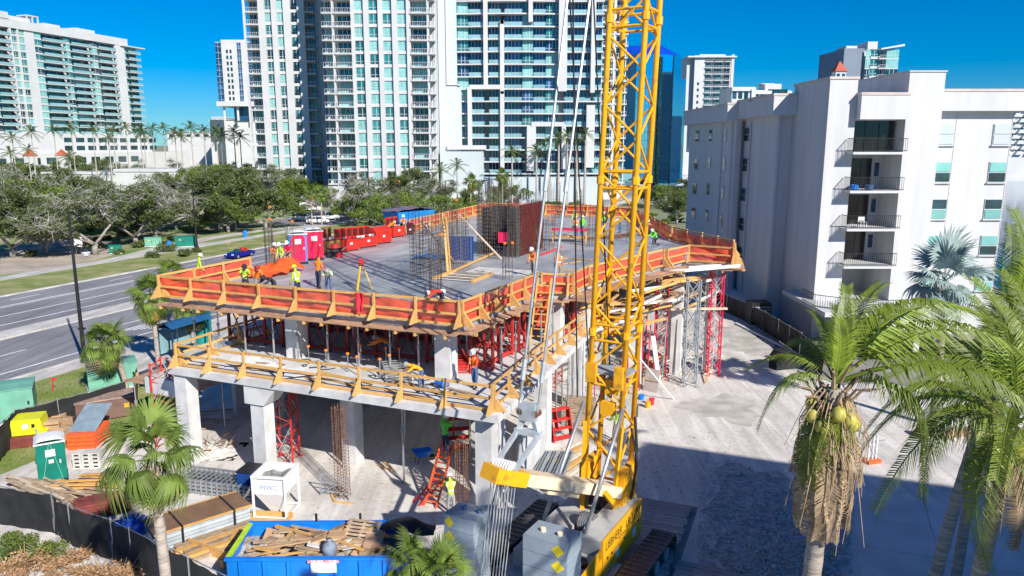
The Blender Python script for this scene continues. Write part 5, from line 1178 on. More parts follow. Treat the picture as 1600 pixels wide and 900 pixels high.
# rubble heap with rebar ends by the first column
p=P(330,705,GZ); t=T('rubble_heap','heap of pale rubble and bent rebar by the first column','rubble',p); b=MB()
b.grid(lambda s,v:((s-.5)*3.2,(v-.5)*2.4,max(0,.55*math.exp(-((s-.5)**2+(v-.5)**2)*9)-.06+.05*math.sin(s*30)*math.sin(v*26))),20,16); b.o('rubble',m_dust,t)
b=MB()
for k in range(22): a=rr(0,6.28); b.tube((rr(-.8,.8),rr(-.6,.6),.1),(rr(-1.6,1.6),rr(-1.2,1.2),rr(.3,1.3)),.014,4)
stuff(b.o('bent_bars',m_rust,t))
for k in range(8): b=MB(); b.box((rr(-1,1),rr(-.7,.7),.4),(rr(.3,.9),.14,.06),rr(0,3),rr(-.3,.3)); b.o('offcut',m_wood2,t)
# green toilet and the storage corner
p=P(84,748,GZ); toilet('dark green portable toilet with white roof beside the lumber pile',p,.55,m_green,m_green,m_plast,True,True)
p=P(50,690,GZ); t=T('yellow_tub','lime yellow plastic tub upside down on maroon boards','tub',(p.x,p.y,GZ+.62),.3)
b=MB(); b.ext([(-.95,0),(.95,0),(.95,.12),(.78,.2),(.68,.85),(-.68,.85),(-.78,.2),(-.95,.12)],'y',-.62,.62); b.o('shell',M('fluorescent_yellow_plastic',(.72,.74,.02),.45,var=.08,scale=2),t,fix=True)
b=MB(); b.b(-.2,.1,-.64,-.621,.35,.6); b.o('label',m_plast,t); b=MB(); b.b(.25,.4,-.64,-.621,.38,.58); b.o('label',m_black,t)
t=T('maroon_board_stack','stack of maroon form boards under the yellow tub','board stack',(p.x,p.y,GZ),.3)
for k in range(10): b=MB(); b.b(-1.1+rr(-.1,.1),1.1+rr(-.1,.1),-.85,.85+rr(-.1,.05),k*.06,k*.06+.05); b.o('board',M('maroon_board',(.20,.05,.04),.6,var=.2,scale=3,rnd=.2),t)
for k,(x,y,sz) in enumerate(((86,685,.75),(100,680,.7),(105,690,.6),(93,670,.6))):
    q=P(x,y,GZ); t=T('cardboard_box',['large cardboard box beside the yellow tub','tall cardboard box behind the green toilet','low cardboard box nearest the corrugated sheets','cardboard box at the back by the screen fence'][k],'box',q,rr(-.3,.5)); b=MB(); b.b(-sz/2,sz/2,-sz/2,sz/2,0,sz*1.4); b.o('carton',m_card,t)
    b=MB(); b.b(-sz/2,sz/2,-.03,.03,sz*1.4,sz*1.4+.004); b.o('tape',m_sand,t)
    for s_ in (-1,1): b=MB(); b.box((0,s_*sz*.58,sz*1.38),(sz,sz*.3,.012),0,s_*-.5); b.o('flap',m_card,t)
p=P(142,690,GZ); t=T('corrugated_sheet_stack','stack of blue-grey corrugated sheets on orange barrier blocks','metal sheets',p,.1)
b=MB()
for k in range(9):
    x=-.62+k*.155; b.ext([(x-.07,.02),(x+.07,.02),(x+.045,.09),(x-.045,.09)],'y',-.9,1.5)
sh=b.o('corrugated_sheet',M('blue_grey_sheet',(.33,.43,.50),.4,metal=.3,var=.12,scale=2),t,fix=True); sh.location=(0,0,1.15); sh.rotation_euler=(.32,0,0)
for k in range(4): b=MB(); b.b(-.68,.68,-1.15+rr(-.03,.03),.9,k*.22+.02,k*.22+.2); b.o('barrier_block',m_orl,t)
b=MB(); b.b(-.75,.75,-.2,1.6,0.0,.018); b.o('pallet_base',m_wood2,t)
p=P(140,728,GZ); t=T('white_block_stack','stack of white hollow blocks behind the small palm','blocks',p,.1)
for k in range(4):
    for j in range(3): b=MB(); b.b(-.65+j*.44,-.23+j*.44,-.3,.3,k*.2,k*.2+.19); bk=b.o('block',m_sht,t); b=MB(); b.b(-.55+j*.44,-.33+j*.44,-.306,-.301,k*.2+.05,k*.2+.14); b.o('hollow',m_char,bk)  # block cores are flat charcoal patches, their shade put in as colour
p=P(168,650,GZ); t=T('brown_container','low brown steel container by the screen fence','container',p,.55); b=MB(); b.b(-1.6,1.5,-.75,.75,.06,1.2); b.o('body',M('brown_steel',(.17,.10,.085),.6,var=.15,scale=2),t)
b=MB(); b.b(-1.65,1.55,-.8,.8,1.2,1.28); b.o('lid',M('pale_brown_lid',(.34,.24,.20),.7,var=.25,scale=3),t); b=MB(); b.b(.9,1.15,-.765,-.751,.6,.85); b.o('yellow_label',m_yellow,t)
for k in range(6): b=MB(); b.b(-1.45+k*.55,-1.38+k*.55,-.79,-.751,.1,1.15); b.o('side_rib',M('brown_steel',(.17,.10,.085)),t)
# lumber pile
random.seed(5)
for k in range(34):
    s=k/34; x=lerp(22,150,rr(0,.8)); y=lerp(772,790,rr(0,1))
    q=P(lerp(30,110,rr(0,1)),lerp(752,778,s),GZ); a=rr(-.75,-.3); ln=rr(2.2,4.2)
    b=MB(); b.box((ln/2,0,0),(ln,rr(.1,.22),.05)); o=b.o('loose_plank',random.choice([m_wood2,m_wood2,M('bleached_timber',(.62,.52,.40))])); o.location=(q.x-.6,q.y,GZ+.06+.055*(k%9)); o.rotation_euler=(rr(-.06,.06),rr(-.02,.05),a+.1); tag(o,'weathered plank in the lumber pile beside the green toilet','plank','planks in the lumber pile')
for k in range(9):
    q=P(lerp(100,172,rr(0,1)),lerp(755,775,rr(0,1)),GZ); b=MB(); b.box((0,0,0),(rr(1.4,2.4),.16,.06)); o=b.o('loose_plank',m_wood); o.location=(q.x,q.y,GZ+.12+.05*k); o.rotation_euler=(0,rr(-.04,.04),rr(-.3,.25)); tag(o,'short new timber offcut on the lumber pile by the toilet','plank','new offcuts on the lumber pile')
p=P(165,800,GZ); t=T('joist_bundle','bundle of dark maroon joists with pink ends by the screen','joists',p,.5)
for k in range(6):
    for j in range(5): b=MB(); b.b(-1.1+rr(-.1,.1),1.0,-.5+k*.17,-.36+k*.17,.02+j*.14,.14+j*.14); o=b.o('joist',M('maroon_board',(.20,.05,.04)),t); b=MB(); b.b(1.001,1.02,-.5+k*.17,-.36+k*.17,.02+j*.14,.14+j*.14); b.o('pink_end',m_pink,o)
p=P(205,825,GZ); t=T('blue_tarpaulin','blue tarpaulin bundled behind the screen fence under the near palm','tarpaulin',p,.4); b=MB(); b.grid(lambda s,v:((s-.5)*2.6,(v-.5)*1.8,.5*math.sin(math.pi*s)*math.sin(math.pi*v)+.07*math.sin(s*15+v*8)),16,12); b.o('sheet',M('royal_blue_tarp',(.01,.06,.35),.5,var=.2,scale=3),t,smooth=True)
# wheelbarrow, buckets, bins
def bucket(lab,x,y,m,r=.18,h=.4,z=GZ,lie=False):
    p=P(x,y,z); t=T('bucket',lab,'bucket',p); 
    if lie: t.rotation_euler=(math.pi/2,0,.9); t.location.z+=r
    b=MB(); b.lathe([(r*.82,0),(r,h),(r*.93,h),(r*.75,.03)],n=14); b.o('pail',m,t); b=MB(); b.path([(-r,0,h*.9),(-r*.7,0,h*1.25),(0,0,h*1.4),(r*.7,0,h*1.25),(r,0,h*.9)],.012,4); b.o('handle',m_steel,t); b=MB(); b.lathe([(r*1.03,h*.9),(r*1.05,h*.97)],n=14); b.o('rim',m,t)
bucket('blue bucket lying on its side on the lower slab',683,603,m_blue,.22,.55,Z1,True)
bucket('small red bucket on the ground near the crane boom',1018,632,m_rag); bucket('yellow bucket in front of the red one near the boom',1012,637,m_yellow); bucket('blue and white pail beside the boom foot',1002,624,m_blue,.2,.3)
bucket('orange bucket behind the scaffold near the boom',962,585,m_orange)
p=P(660,722,GZ); t=T('wheelbarrow','blue wheelbarrow standing in the shade by the ladder','wheelbarrow',p,.5); t.scale=(.8,.8,.8)
b=MB(); b.add([(-.35,-.28,.45),(.3,-.22,.4),(.3,.22,.4),(-.35,.28,.45),(-.6,-.42,.85),(.6,-.36,.8),(.6,.36,.8),(-.6,.42,.85)],[(0,3,2,1),(0,1,5,4),(1,2,6,5),(2,3,7,6),(3,0,4,7)]); b.o('tray',m_blue,t)
b=MB(); b.tube((.7,-.05,.2),(.7,.05,.2),.2,14); b.o('wheel',m_black,t)
for s in (-1,1): b=MB(); b.path([(.7,s*.1,.2),(-.2,s*.25,.4),(-1.0,s*.3,.65)],.025,5); b.o('handle',m_wood,t); b=MB(); b.bar((-.4,s*.27,0),(-.3,s*.26,.45),.04); b.o('leg',m_blackm,t)
# stacked red frames
def frames(lab,x,y,n,rz,tilt,z=GZ,mat=m_redm,H=1.7):
    p=P(x,y,z); t=T('stacked_scaffold',lab,'scaffold frames',p,rz)
    for k in range(n):
        b=MB(); o_=k*.09
        for xx in (-.6,.6): b.tube((xx,o_,.05+k*.08*(H<1)),(xx,o_+tilt,H+k*.08*(H<1)),.035,6)
        for q in (.1,.38,.65,.97): b.tube((-.6,o_+tilt*q,H*q+k*.08*(H<1)),(.6,o_+tilt*q,H*q+k*.08*(H<1)),.028,5)
        b.tube((-.25,o_+tilt*.4,H*.4+k*.08*(H<1)),(-.25,o_+tilt,H+k*.08*(H<1)),.025,5); b.o('frame',mat,t)
frames('crimson scaffold frames leaning together beside the crane',882,690,5,.5,.5)
frames('crimson scaffold frames stacked upright by the corner column',718,706,6,.2,.35)
frames('red scaffold frames lying by the corner column on the lower slab',716,585,4,.1,1.5,Z1,m_redm,.2)
frames('grey steel frames heaped on the lower slab behind the bare rail',625,598,4,.3,1.5,Z1,m_steel,.35)
frames('white plasterboard frames lying on the lower slab by the column',735,570,3,.6,1.4,Z1,m_redm,.15)
# reinforcement cages standing on the ground
def gcage(lab,x,y,h,s,mat=m_rust,lean=(0,0)):
    u,w=pu(x,y,GZ); t=TS('column_rebar_cage',lab,'rebar cage',u,w,GZ); b=MB()
    for i in range(3):
        for j in range(3):
            if i==1 and j==1: continue
            b.tube(((i-1)*s,(j-1)*s,0),((i-1)*s+lean[0],(j-1)*s+lean[1],h),.018,4)
    stuff(b.o('vertical_bars',mat,t)); b=MB()
    for k in range(int(h/.16)):
        z=.1+k*.16; q=z/h; v=[(-s,-s),(s,-s),(s,s),(-s,s)]
        for a in range(4): A_,B_=v[a],v[(a+1)%4]; b.bar((A_[0]+lean[0]*q,A_[1]+lean[1]*q,z),(B_[0]+lean[0]*q,B_[1]+lean[1]*q,z),.014)
    stuff(b.o('ties',mat,t))
gcage('rusty column rebar cage standing before the inner column',536,776,4.4,.24)
gcage('rusty column rebar cage beside the man in a lime vest',722,800,3.4,.2)
p=P(531,772,GZ); t=T('frame_gate','small steel gate frame round the foot of the rebar cage','gate',p,-.35)
for x in (-.75,.75): b=MB(); b.bar((x,-.4,0),(x,-.4,1.1),.05); b.o('post',m_greym,t)
for z in (.3,.7,1.08): b=MB(); b.bar((-.75,-.4,z),(.75,-.4,z),.04); b.o('rail',m_greym,t)
b=MB(); b.bar((-.75,-.4,.1),(.75,-.4,1.05),.04); b.o('diagonal',m_greym,t)
for k,(x0,y0,x1,y1) in enumerate(((517,771,523,784),(523,784,552,787),(590,727,612,735),(600,722,610,730))): plank('short board lying on the swept site floor',P(x0,y0,GZ+.04),P(x1,y1,GZ+.04),.1,.05,m_wood,'loose_board','board','loose boards on the site floor')
# pipes and steel members under the gantry
for k in range(12): plank('grey steel section in the pile behind the gantry arm',P(828+k*4.5,752,GZ+.1+(k%3)*.12),P(852+k*4,705,GZ+.1+(k%3)*.12),.1,.1,m_greym,'steel_section','steel','steel sections by the crane')
for k in range(5): plank('long pale timber lying between the gantry and the boom',P(850+k*8,722+k*6,GZ+.1),P(905+k*4,690+k*7,GZ+.14),.25,.12,m_wood if k%2 else M('bleached_timber',(.62,.52,.40)),'timber_baulk','timber','timbers behind the gantry')
p=P(905,660,GZ); t=T('plywood_stack','stack of grey-brown plywood sheets behind the crane boom','plywood',p,-.2)
for k in range(14): b=MB(); b.b(-.9+rr(-.05,.05),.9,-.6,.6+rr(-.05,.05),.05+k*.1,.05+k*.1+.07); b.o('sheet',m_wood2,t)
plank('long white pole leaning beside the boom to the ground',P(1053,624,GZ),PY(975,530,43),.07,.07,m_plast,'pole','pole')
plank('wide white board leaning under the platform',P(1030,598,GZ),PY(1020,525,49.5),.35,.06,m_plast,'board','board')
p=P(1015,612,GZ); t=T('form_sheet','grey plywood sheet leaning by the boom near the buckets','plywood',p,-.6); t.rotation_euler=(-.35,0,-.6); b=MB(); b.b(-.5,.5,0,.03,0,1.5); b.o('sheet',M('grey_ply',(.42,.36,.33),.8,var=.15,scale=2),t); b=MB(); b.b(-.5,.5,-.06,-.001,.7,.78); b.o('batten',m_wood2,t)
p=P(985,650,GZ); t=T('steel_grate','flat dark steel mesh box standing near the boom foot','mesh box',p,.2); 
for q in ((-.4,-.36),(.36,.4)): b=MB(); b.b(q[0],q[1],-.3,.3,0,.7); b.o('side',m_greym,t)
b=MB(); b.b(-.36,.36,-.02,.02,0,.7); b.o('mesh',m_greym,t)
# clutter on the lower slab and platform
random.seed(9)
for k in range(16):
    u=rr(-28,-13); w=rr(27.8,29.3); a=rr(-.3,.3); p=W(u,w,Z1+.05+.02*(k%3)); plank('loose timber lying along the lower slab behind the bare rail',p,p+W(math.cos(a),math.sin(a))*rr(1,3.4),.14,.05,random.choice([m_wood,m_wood2,m_wood]),'loose_board','board','boards on the lower slab')
for k in range(8):
    u=rr(-27.5,-22); w=rr(27.9,30); o=MB(); o.box((0,0,0),(rr(.6,1.6),rr(.4,.9),.02)); q=o.o('foam_sheet',m_plast); q.location=W(u,w,Z1+.05+.02*k); q.rotation_euler=(rr(-.08,.08),rr(-.08,.08),rr(0,3)); tag(q,'thin white sheet scrap strewn on the road end of the lower slab','sheet','white sheets on the lower slab')
for k in range(10):
    u=rr(-25,-14); w=rr(28,30.5); b=MB(); pts=[]; c=W(u,w,Z1+.03)
    for j in range(8): pts.append((math.cos(j*.9)*rr(.15,.5)+j*.1,math.sin(j*.9)*rr(.15,.5),.0+.02*(j%2)))
    b.path(pts,.02,5); o=b.o('cable',m_black); o.location=c; tag(o,'black cable coiled on the lower slab','cable','cables on the lower slab')
for k in range(9):
    u=rr(-26,-15); w=rr(29.4,31.6); t=TS('form_jack','grey stake with a red cap standing on the lower slab','stake',u,w,Z1,0,'red capped stakes'); b=MB(); b.tube((0,0,0),(0,0,.9),.03,5); b.o('rod',m_steel,t); b=MB(); b.lathe([(.03,.86),(.09,.9),(.06,.98)],n=8); b.o('cap',m_orange,t)
for k in range(26):
    a=rr(0,3); p=P(rr(960,1110),rr(540,600),GZ+.05+.02*(k%4)); plank('loose board or pipe strewn under the scaffold platform','' or p,p+Vector((math.cos(a),math.sin(a),rr(-.0,.25)))*rr(.8,2.2),rr(.06,.2),.05,random.choice([m_wood,m_wood2,m_redm,m_greym,m_plast]),'loose_board','board','debris under the platform')
for k in range(30):
    a=rr(-.4,2); u=rr(-12,-9.6); w=rr(42.5,54); z=rr(Z1+.1,Z1+.4); p=W(u,w,z) if w<50 else W(u+1,w,GZ+.1); plank('timber or pipe strewn on the slab behind the boom',p,p+Vector((math.cos(a),math.sin(a),rr(0,.3)))*rr(.8,2.0),rr(.06,.2),.06,random.choice([m_wood,m_wood,m_wood2,m_redm]),'loose_board','board','debris behind the boom')
for k in range(5):
    p=W(-33+rr(-1,1.5),29+k*.9,GZ); q=p+Vector((rr(1.5,3),rr(-.6,.6),0)); plank('rough board lying by the brown container and first column',p+Vector((0,0,.05+.03*k)),q+Vector((0,0,.08+.03*k)),.25,.05,m_wood2,'loose_board','board','boards by the container')
plank('tall timber post standing beside the first column',P(212,655,GZ),PY(214,582,P(212,655).y),.12,.12,m_wood,'post','post')
b=MB(); b.b(-2.6,2.6,-1.3,1.3,0,.06); o=b.o('plywood_deck',m_ply); o.location=W(-32.4,30.6,3.0); o.rotation_euler=(0,0,-ANG); tag(o,'brown plywood deck behind the first column under the ramp beam','plywood')
for k in range(4): prop(-34.6+k*1.5,29.6+(k%2)*1.9,GZ,2.9,'grey steel prop below the brown plywood deck','props below the plywood deck')
# ---------------------------------------------------------------- workers
def rotx(v,a): c,s=math.cos(a),math.sin(a); return Vector((v.x, v.y*c-v.z*s, v.y*s+v.z*c))
def fk(pose):
    "joint positions; forward is +Y. angles in degrees, positive = forward"
    g=lambda k,d: pose.get(k,d)
    J={}; pel=Vector((0,0,0)); J['pel']=pel
    lean=-R(g('lean',4))
    up=lambda l,ex=0: rotx(Vector((0,0,l)),lean+ex)
    J['waist']=pel+up(.14); J['belly']=pel+up(.26); J['chest']=pel+up(.42,-R(g('hunch',4))); J['neck']=J['chest']+up(.13,-R(g('hunch',4)))
    hd=lean-R(g('head',8)); J['chin']=J['neck']+rotx(Vector((0,.02,.07)),hd); J['head']=J['neck']+rotx(Vector((0,.025,.15)),hd); J['crown']=J['neck']+rotx(Vector((0,.0,.235)),hd)
    for s,n in ((-1,'L'),(1,'R')):
        sh=J['chest']+up(.05)+Vector((s*.185,0,0)); J['sh'+n]=sh
        ua=R(g('ua'+n,g('ua',8))); fa=R(g('fa'+n,g('fa',25))); sp=g('sp',.12)
        d=Vector((s*math.sin(sp),math.sin(ua)*math.cos(sp),-math.cos(ua)*math.cos(sp))); J['el'+n]=sh+d*.29
        d=Vector((-s*g('in',.05),math.sin(ua+fa),-math.cos(ua+fa))).normalized(); J['wr'+n]=J['el'+n]+d*.25; J['ha'+n]=J['wr'+n]+d*.10; J['hd'+n]=d
        hp=pel+Vector((s*.095,0,-.03)); J['hip'+n]=hp
        th=R(g('th'+n,g('th',2))); kn=R(g('kn'+n,g('kn',4))); w_=g('wide',.04)
        d=Vector((s*w_,math.sin(th),-math.cos(th))).normalized(); J['kn'+n]=hp+d*.42
        d=Vector((s*w_*.3,math.sin(th-kn),-math.cos(th-kn))).normalized(); J['an'+n]=J['kn'+n]+d*.40
        ft=g('ft'+n,0); J['to'+n]=J['an'+n]+Vector((s*.02,.17*math.cos(R(ft)),-.05-.17*math.sin(R(ft))))
        J['he'+n]=J['an'+n]+Vector((0,-.05,-.045))
    low=min(min(J[k].z for k in J if k[:2] in('to','he'))-.03, *(J['kn'+n].z-.06 for n in 'LR'))
    for k in J:
        if k[:2]!='hd': J[k]=J[k]-Vector((0,0,low))
    return J
RAD={'pel':(.155,.115),'waist':(.145,.105),'belly':(.155,.11),'chest':(.175,.12),'neck':(.065,.065),'chin':(.07,.085),'head':(.082,.10),'crown':(.055,.065),'sh':.075,'el':.052,'wr':.038,'ha':.042,'hip':.10,'kn':.068,'an':.052,'to':.042,'he':.045}
BC={}
def body_mesh(key,pose):
    if key in BC: return BC[key]
    J=fk(pose); names=[k for k in J if k[:2]!='hd' or k=='head']; idx={k:i for i,k in enumerate(names)}
    E_=[('pel','waist'),('waist','belly'),('belly','chest'),('chest','neck'),('neck','chin'),('chin','head'),('head','crown')]
    for n in 'LR': E_+=[('chest','sh'+n),('sh'+n,'el'+n),('el'+n,'wr'+n),('wr'+n,'ha'+n),('pel','hip'+n),('hip'+n,'kn'+n),('kn'+n,'an'+n),('an'+n,'to'+n),('an'+n,'he'+n)]
    me=bpy.data.meshes.new('person_body'); me.from_pydata([J[k] for k in names],[(idx[a],idx[b]) for a,b in E_],[])
    ob=bpy.data.objects.new('tmp_body',me); COL.objects.link(ob)
    sk=ob.modifiers.new('skin','SKIN'); sk.use_smooth_shade=True; sk.branch_smoothing=.6
    sv=me.skin_vertices[0].data
    for k,i in idx.items():
        r=RAD.get(k) or RAD[k[:-1]]; sv[i].radius=r if isinstance(r,tuple) else (r,r); sv[i].use_root=(k=='pel')
    ss=ob.modifiers.new('sub','SUBSURF'); ss.levels=1; ss.render_levels=1
    dg=bpy.context.evaluated_depsgraph_get(); m=bpy.data.meshes.new_from_object(ob.evaluated_get(dg)); bpy.data.objects.remove(ob)
    # region of each face by nearest bone
    bones=[(J[a],J[b],a,b) for a,b in E_]
    reg=[]
    for p in m.polygons:
        c=p.center; best=(9,None)
        for A_,B_,a,b_ in bones:
            d=B_-A_; t=max(0,min(1,(c-A_).dot(d)/d.length_squared)); q=(c-(A_+d*t)).length
            q-= .05 if a in('pel','waist','belly','chest') else 0
            if q<best[0]: best=(q,a,b_,t)
        a,b_,t=best[1:]
        if a in('neck','chin','head') : r=0
        elif a[:2] in('wr',) : r=0
        elif a in('waist','belly','chest') : r=1
        elif a[:2]=='sh': r=1
        elif a[:2]=='el': r=3                                      # forearm: sleeve or skin
        elif a[:2]=='an': r=4
        elif a=='pel': r=2 if b_!='waist' or t<.25 else 1
        else: r=2
        reg.append(r)
    # fingers, nose, ears and eyes joined to the same body mesh
    b=MB()
    for n,s in (('L',-1),('R',1)):
        d=J['hd'+n]; side=d.cross(Vector((0,1,0)) if abs(d.y)<.8 else Vector((0,0,1))).normalized(); up_=side.cross(d)
        for k in range(4):
            o=J['ha'+n]+side*(k-1.5)*.019+d*.015; l=(.055,.065,.06,.045)[k]; b.path([o,o+d*l*.6+up_*.004,o+d*l+up_*.018],.0095,5,.007)
        o=J['wr'+n]+d*.035+side*.035; b.path([o,o+d*.03+side*.03,o+d*.065+side*.035],.011,5,.008)
    f=(J['head']-J['neck']).normalized(); fw=Vector((0,1,0)); fw=(fw-f*fw.dot(f)).normalized(); sx=Vector((1,0,0)); c=J['head']
    b.path([c+fw*.085+f*.01,c+fw*.115-f*.02,c+fw*.09-f*.03],.014,5,.010)
    for s in (-1,1): b.path([c+sx*s*.08+f*.02,c+sx*s*.092,c+sx*s*.08-f*.03],.016,5,.01)
    nf=len(m.polygons)
    v0=[tuple(v.co) for v in m.vertices]; f0=[tuple(p.vertices) for p in m.polygons]; o=len(v0)
    m2=bpy.data.meshes.new('person_body'); m2.from_pydata(v0+b.v,[],f0+[tuple(i+o for i in f_) for f_ in b.f])
    reg+= [0]*len(b.f); bpy.data.meshes.remove(m)
    m2.polygons.foreach_set('use_smooth',[True]*len(m2.polygons)); m2.polygons.foreach_set('material_index',reg); m2.update()
    # vest shell: torso faces pushed out
    vv=[]; ff=[]; fm=[]; mp={}
    ax0=J['pel']; axd=(J['chest']-J['pel']); L2=axd.length_squared
    for p,r in zip(m2.polygons,reg):
        if r!=1: continue
        t=(p.center-ax0).dot(axd)/L2
        if t>1.13 or abs(p.center.x)>.21: continue
        q=[]
        for i in p.vertices:
            if i not in mp: mp[i]=len(vv); vv.append(m2.vertices[i].co+m2.vertices[i].normal*.018)
            q.append(mp[i])
        ff.append(q); fm.append(1 if (.38<t<.56) or (.1<abs(p.center.x)<.15 and t>.56) else 0)
    vm=bpy.data.meshes.new('vest'); vm.from_pydata(vv,[],ff); vm.polygons.foreach_set('use_smooth',[True]*len(ff)); vm.polygons.foreach_set('material_index',fm); vm.update()
    eye=MB()
    for s in (-1,1): eye.box(c+fw*.092+sx*s*.032+f*.022,(.022,.012,.012))
    eye.box(c+fw*.088-f*.055,(.045,.012,.008))
    hat=frame3(sx,fw,c+f*.03)
    BC[key]=(m2,vm,J,hat,eye.mesh('face_features',m_char)); return BC[key]
hb=MB(); hb.lathe([(.118,0),(.122,.02),(.118,.07),(.10,.115),(.06,.145),(.01,.155)],n=16); HATD=hb
hb2=MB(); hb2.lathe([(.115,.0),(.142,-.004),(.142,.008),(.115,.016)],n=16); hb2.box((0,.14,.0),(.13,.07,.012)); HATB=hb2
POSES={'stand':{}, 'stand2':{'uaL':25,'faL':60,'thL':8,'thR':-6,'knR':6,'head':15}, 'talk':{'uaR':30,'faR':85,'uaL':5,'faL':15,'thL':-5,'thR':6},
 'reach':{'lean':22,'ua':62,'fa':22,'thL':10,'thR':-10,'head':18,'hunch':10}, 'bend':{'lean':72,'ua':48,'fa':10,'th':8,'kn':16,'head':20,'hunch':14,'wide':.14},
 'bend2':{'lean':48,'ua':55,'fa':25,'thL':22,'knL':28,'thR':-6,'head':20,'hunch':10}, 'kneel':{'lean':25,'ua':45,'fa':35,'thL':88,'knL':92,'thR':2,'knR':88,'ftR':75,'head':20},
 'squat':{'lean':38,'ua':60,'fa':15,'th':105,'kn':128,'wide':.22,'head':10,'ft':0}, 'walk':{'thL':24,'knL':12,'thR':-18,'knR':12,'uaL':-18,'uaR':22,'fa':30},
 'climb':{'uaL':95,'faL':20,'uaR':75,'faR':40,'thL':35,'knL':50,'thR':0,'knR':10,'lean':8}, 'measure':{'ua':55,'fa':60,'lean':10,'in':.35,'head':25,'thL':8,'thR':-8}}
HATM={'white':M('white_hard_hat',(.85,.85,.83),.35),'yellow':M('yellow_hard_hat',(.9,.75,.02),.35),'red':M('dark_red_hard_hat',(.35,.03,.03),.4),'grey':M('grey_hat',(.35,.33,.32),.7),'black':m_char,'beige':M('beige_sun_hat',(.62,.55,.45),.8)}
m_redsh=M('red_work_shirt',(.78,.05,.02),.75,var=.08,scale=6); m_grn=M('bright_green_shirt',(.16,.75,.06),.75,var=.08,scale=6); m_grey=M('grey_work_shirt',(.35,.36,.36),.8)
m_ylor=M('yellow_orange_shirt',(.95,.42,.01),.75,var=.08,scale=6); m_beige=M('beige_work_shirt',(.55,.48,.38),.8); m_navy=M('navy_trousers',(.03,.04,.08),.85)
m_boot=M('brown_boots',(.10,.06,.04),.8)
def person(label,loc,yaw,pose,shirt,trou,hat,vest=None,sleeve=True,sc=1.0):
    me,vm,J,hm,eye=body_mesh(pose,POSES[pose])
    t=T('person',label,'person',loc,R(yaw)); t.scale=(sc*1.06,)*3
    m=me.copy()
    for q in (m_skin,shirt,trou,shirt if sleeve else m_skin,m_boot): m.materials.append(q)
    I(m,'body',t); 
    if vest: v=vm.copy(); v.materials.append(vest); v.materials.append(m_silver); I(v,'safety_vest',t)
    I(eye,'face_features',t)
    h=I(HATD.mesh('hard_hat',HATM[hat],True),'hard_hat',t,mw=hm); I(HATB.mesh('brim',HATM[hat]),'brim',h)
    return t
def on(x,y,z): return P(x,y,z)
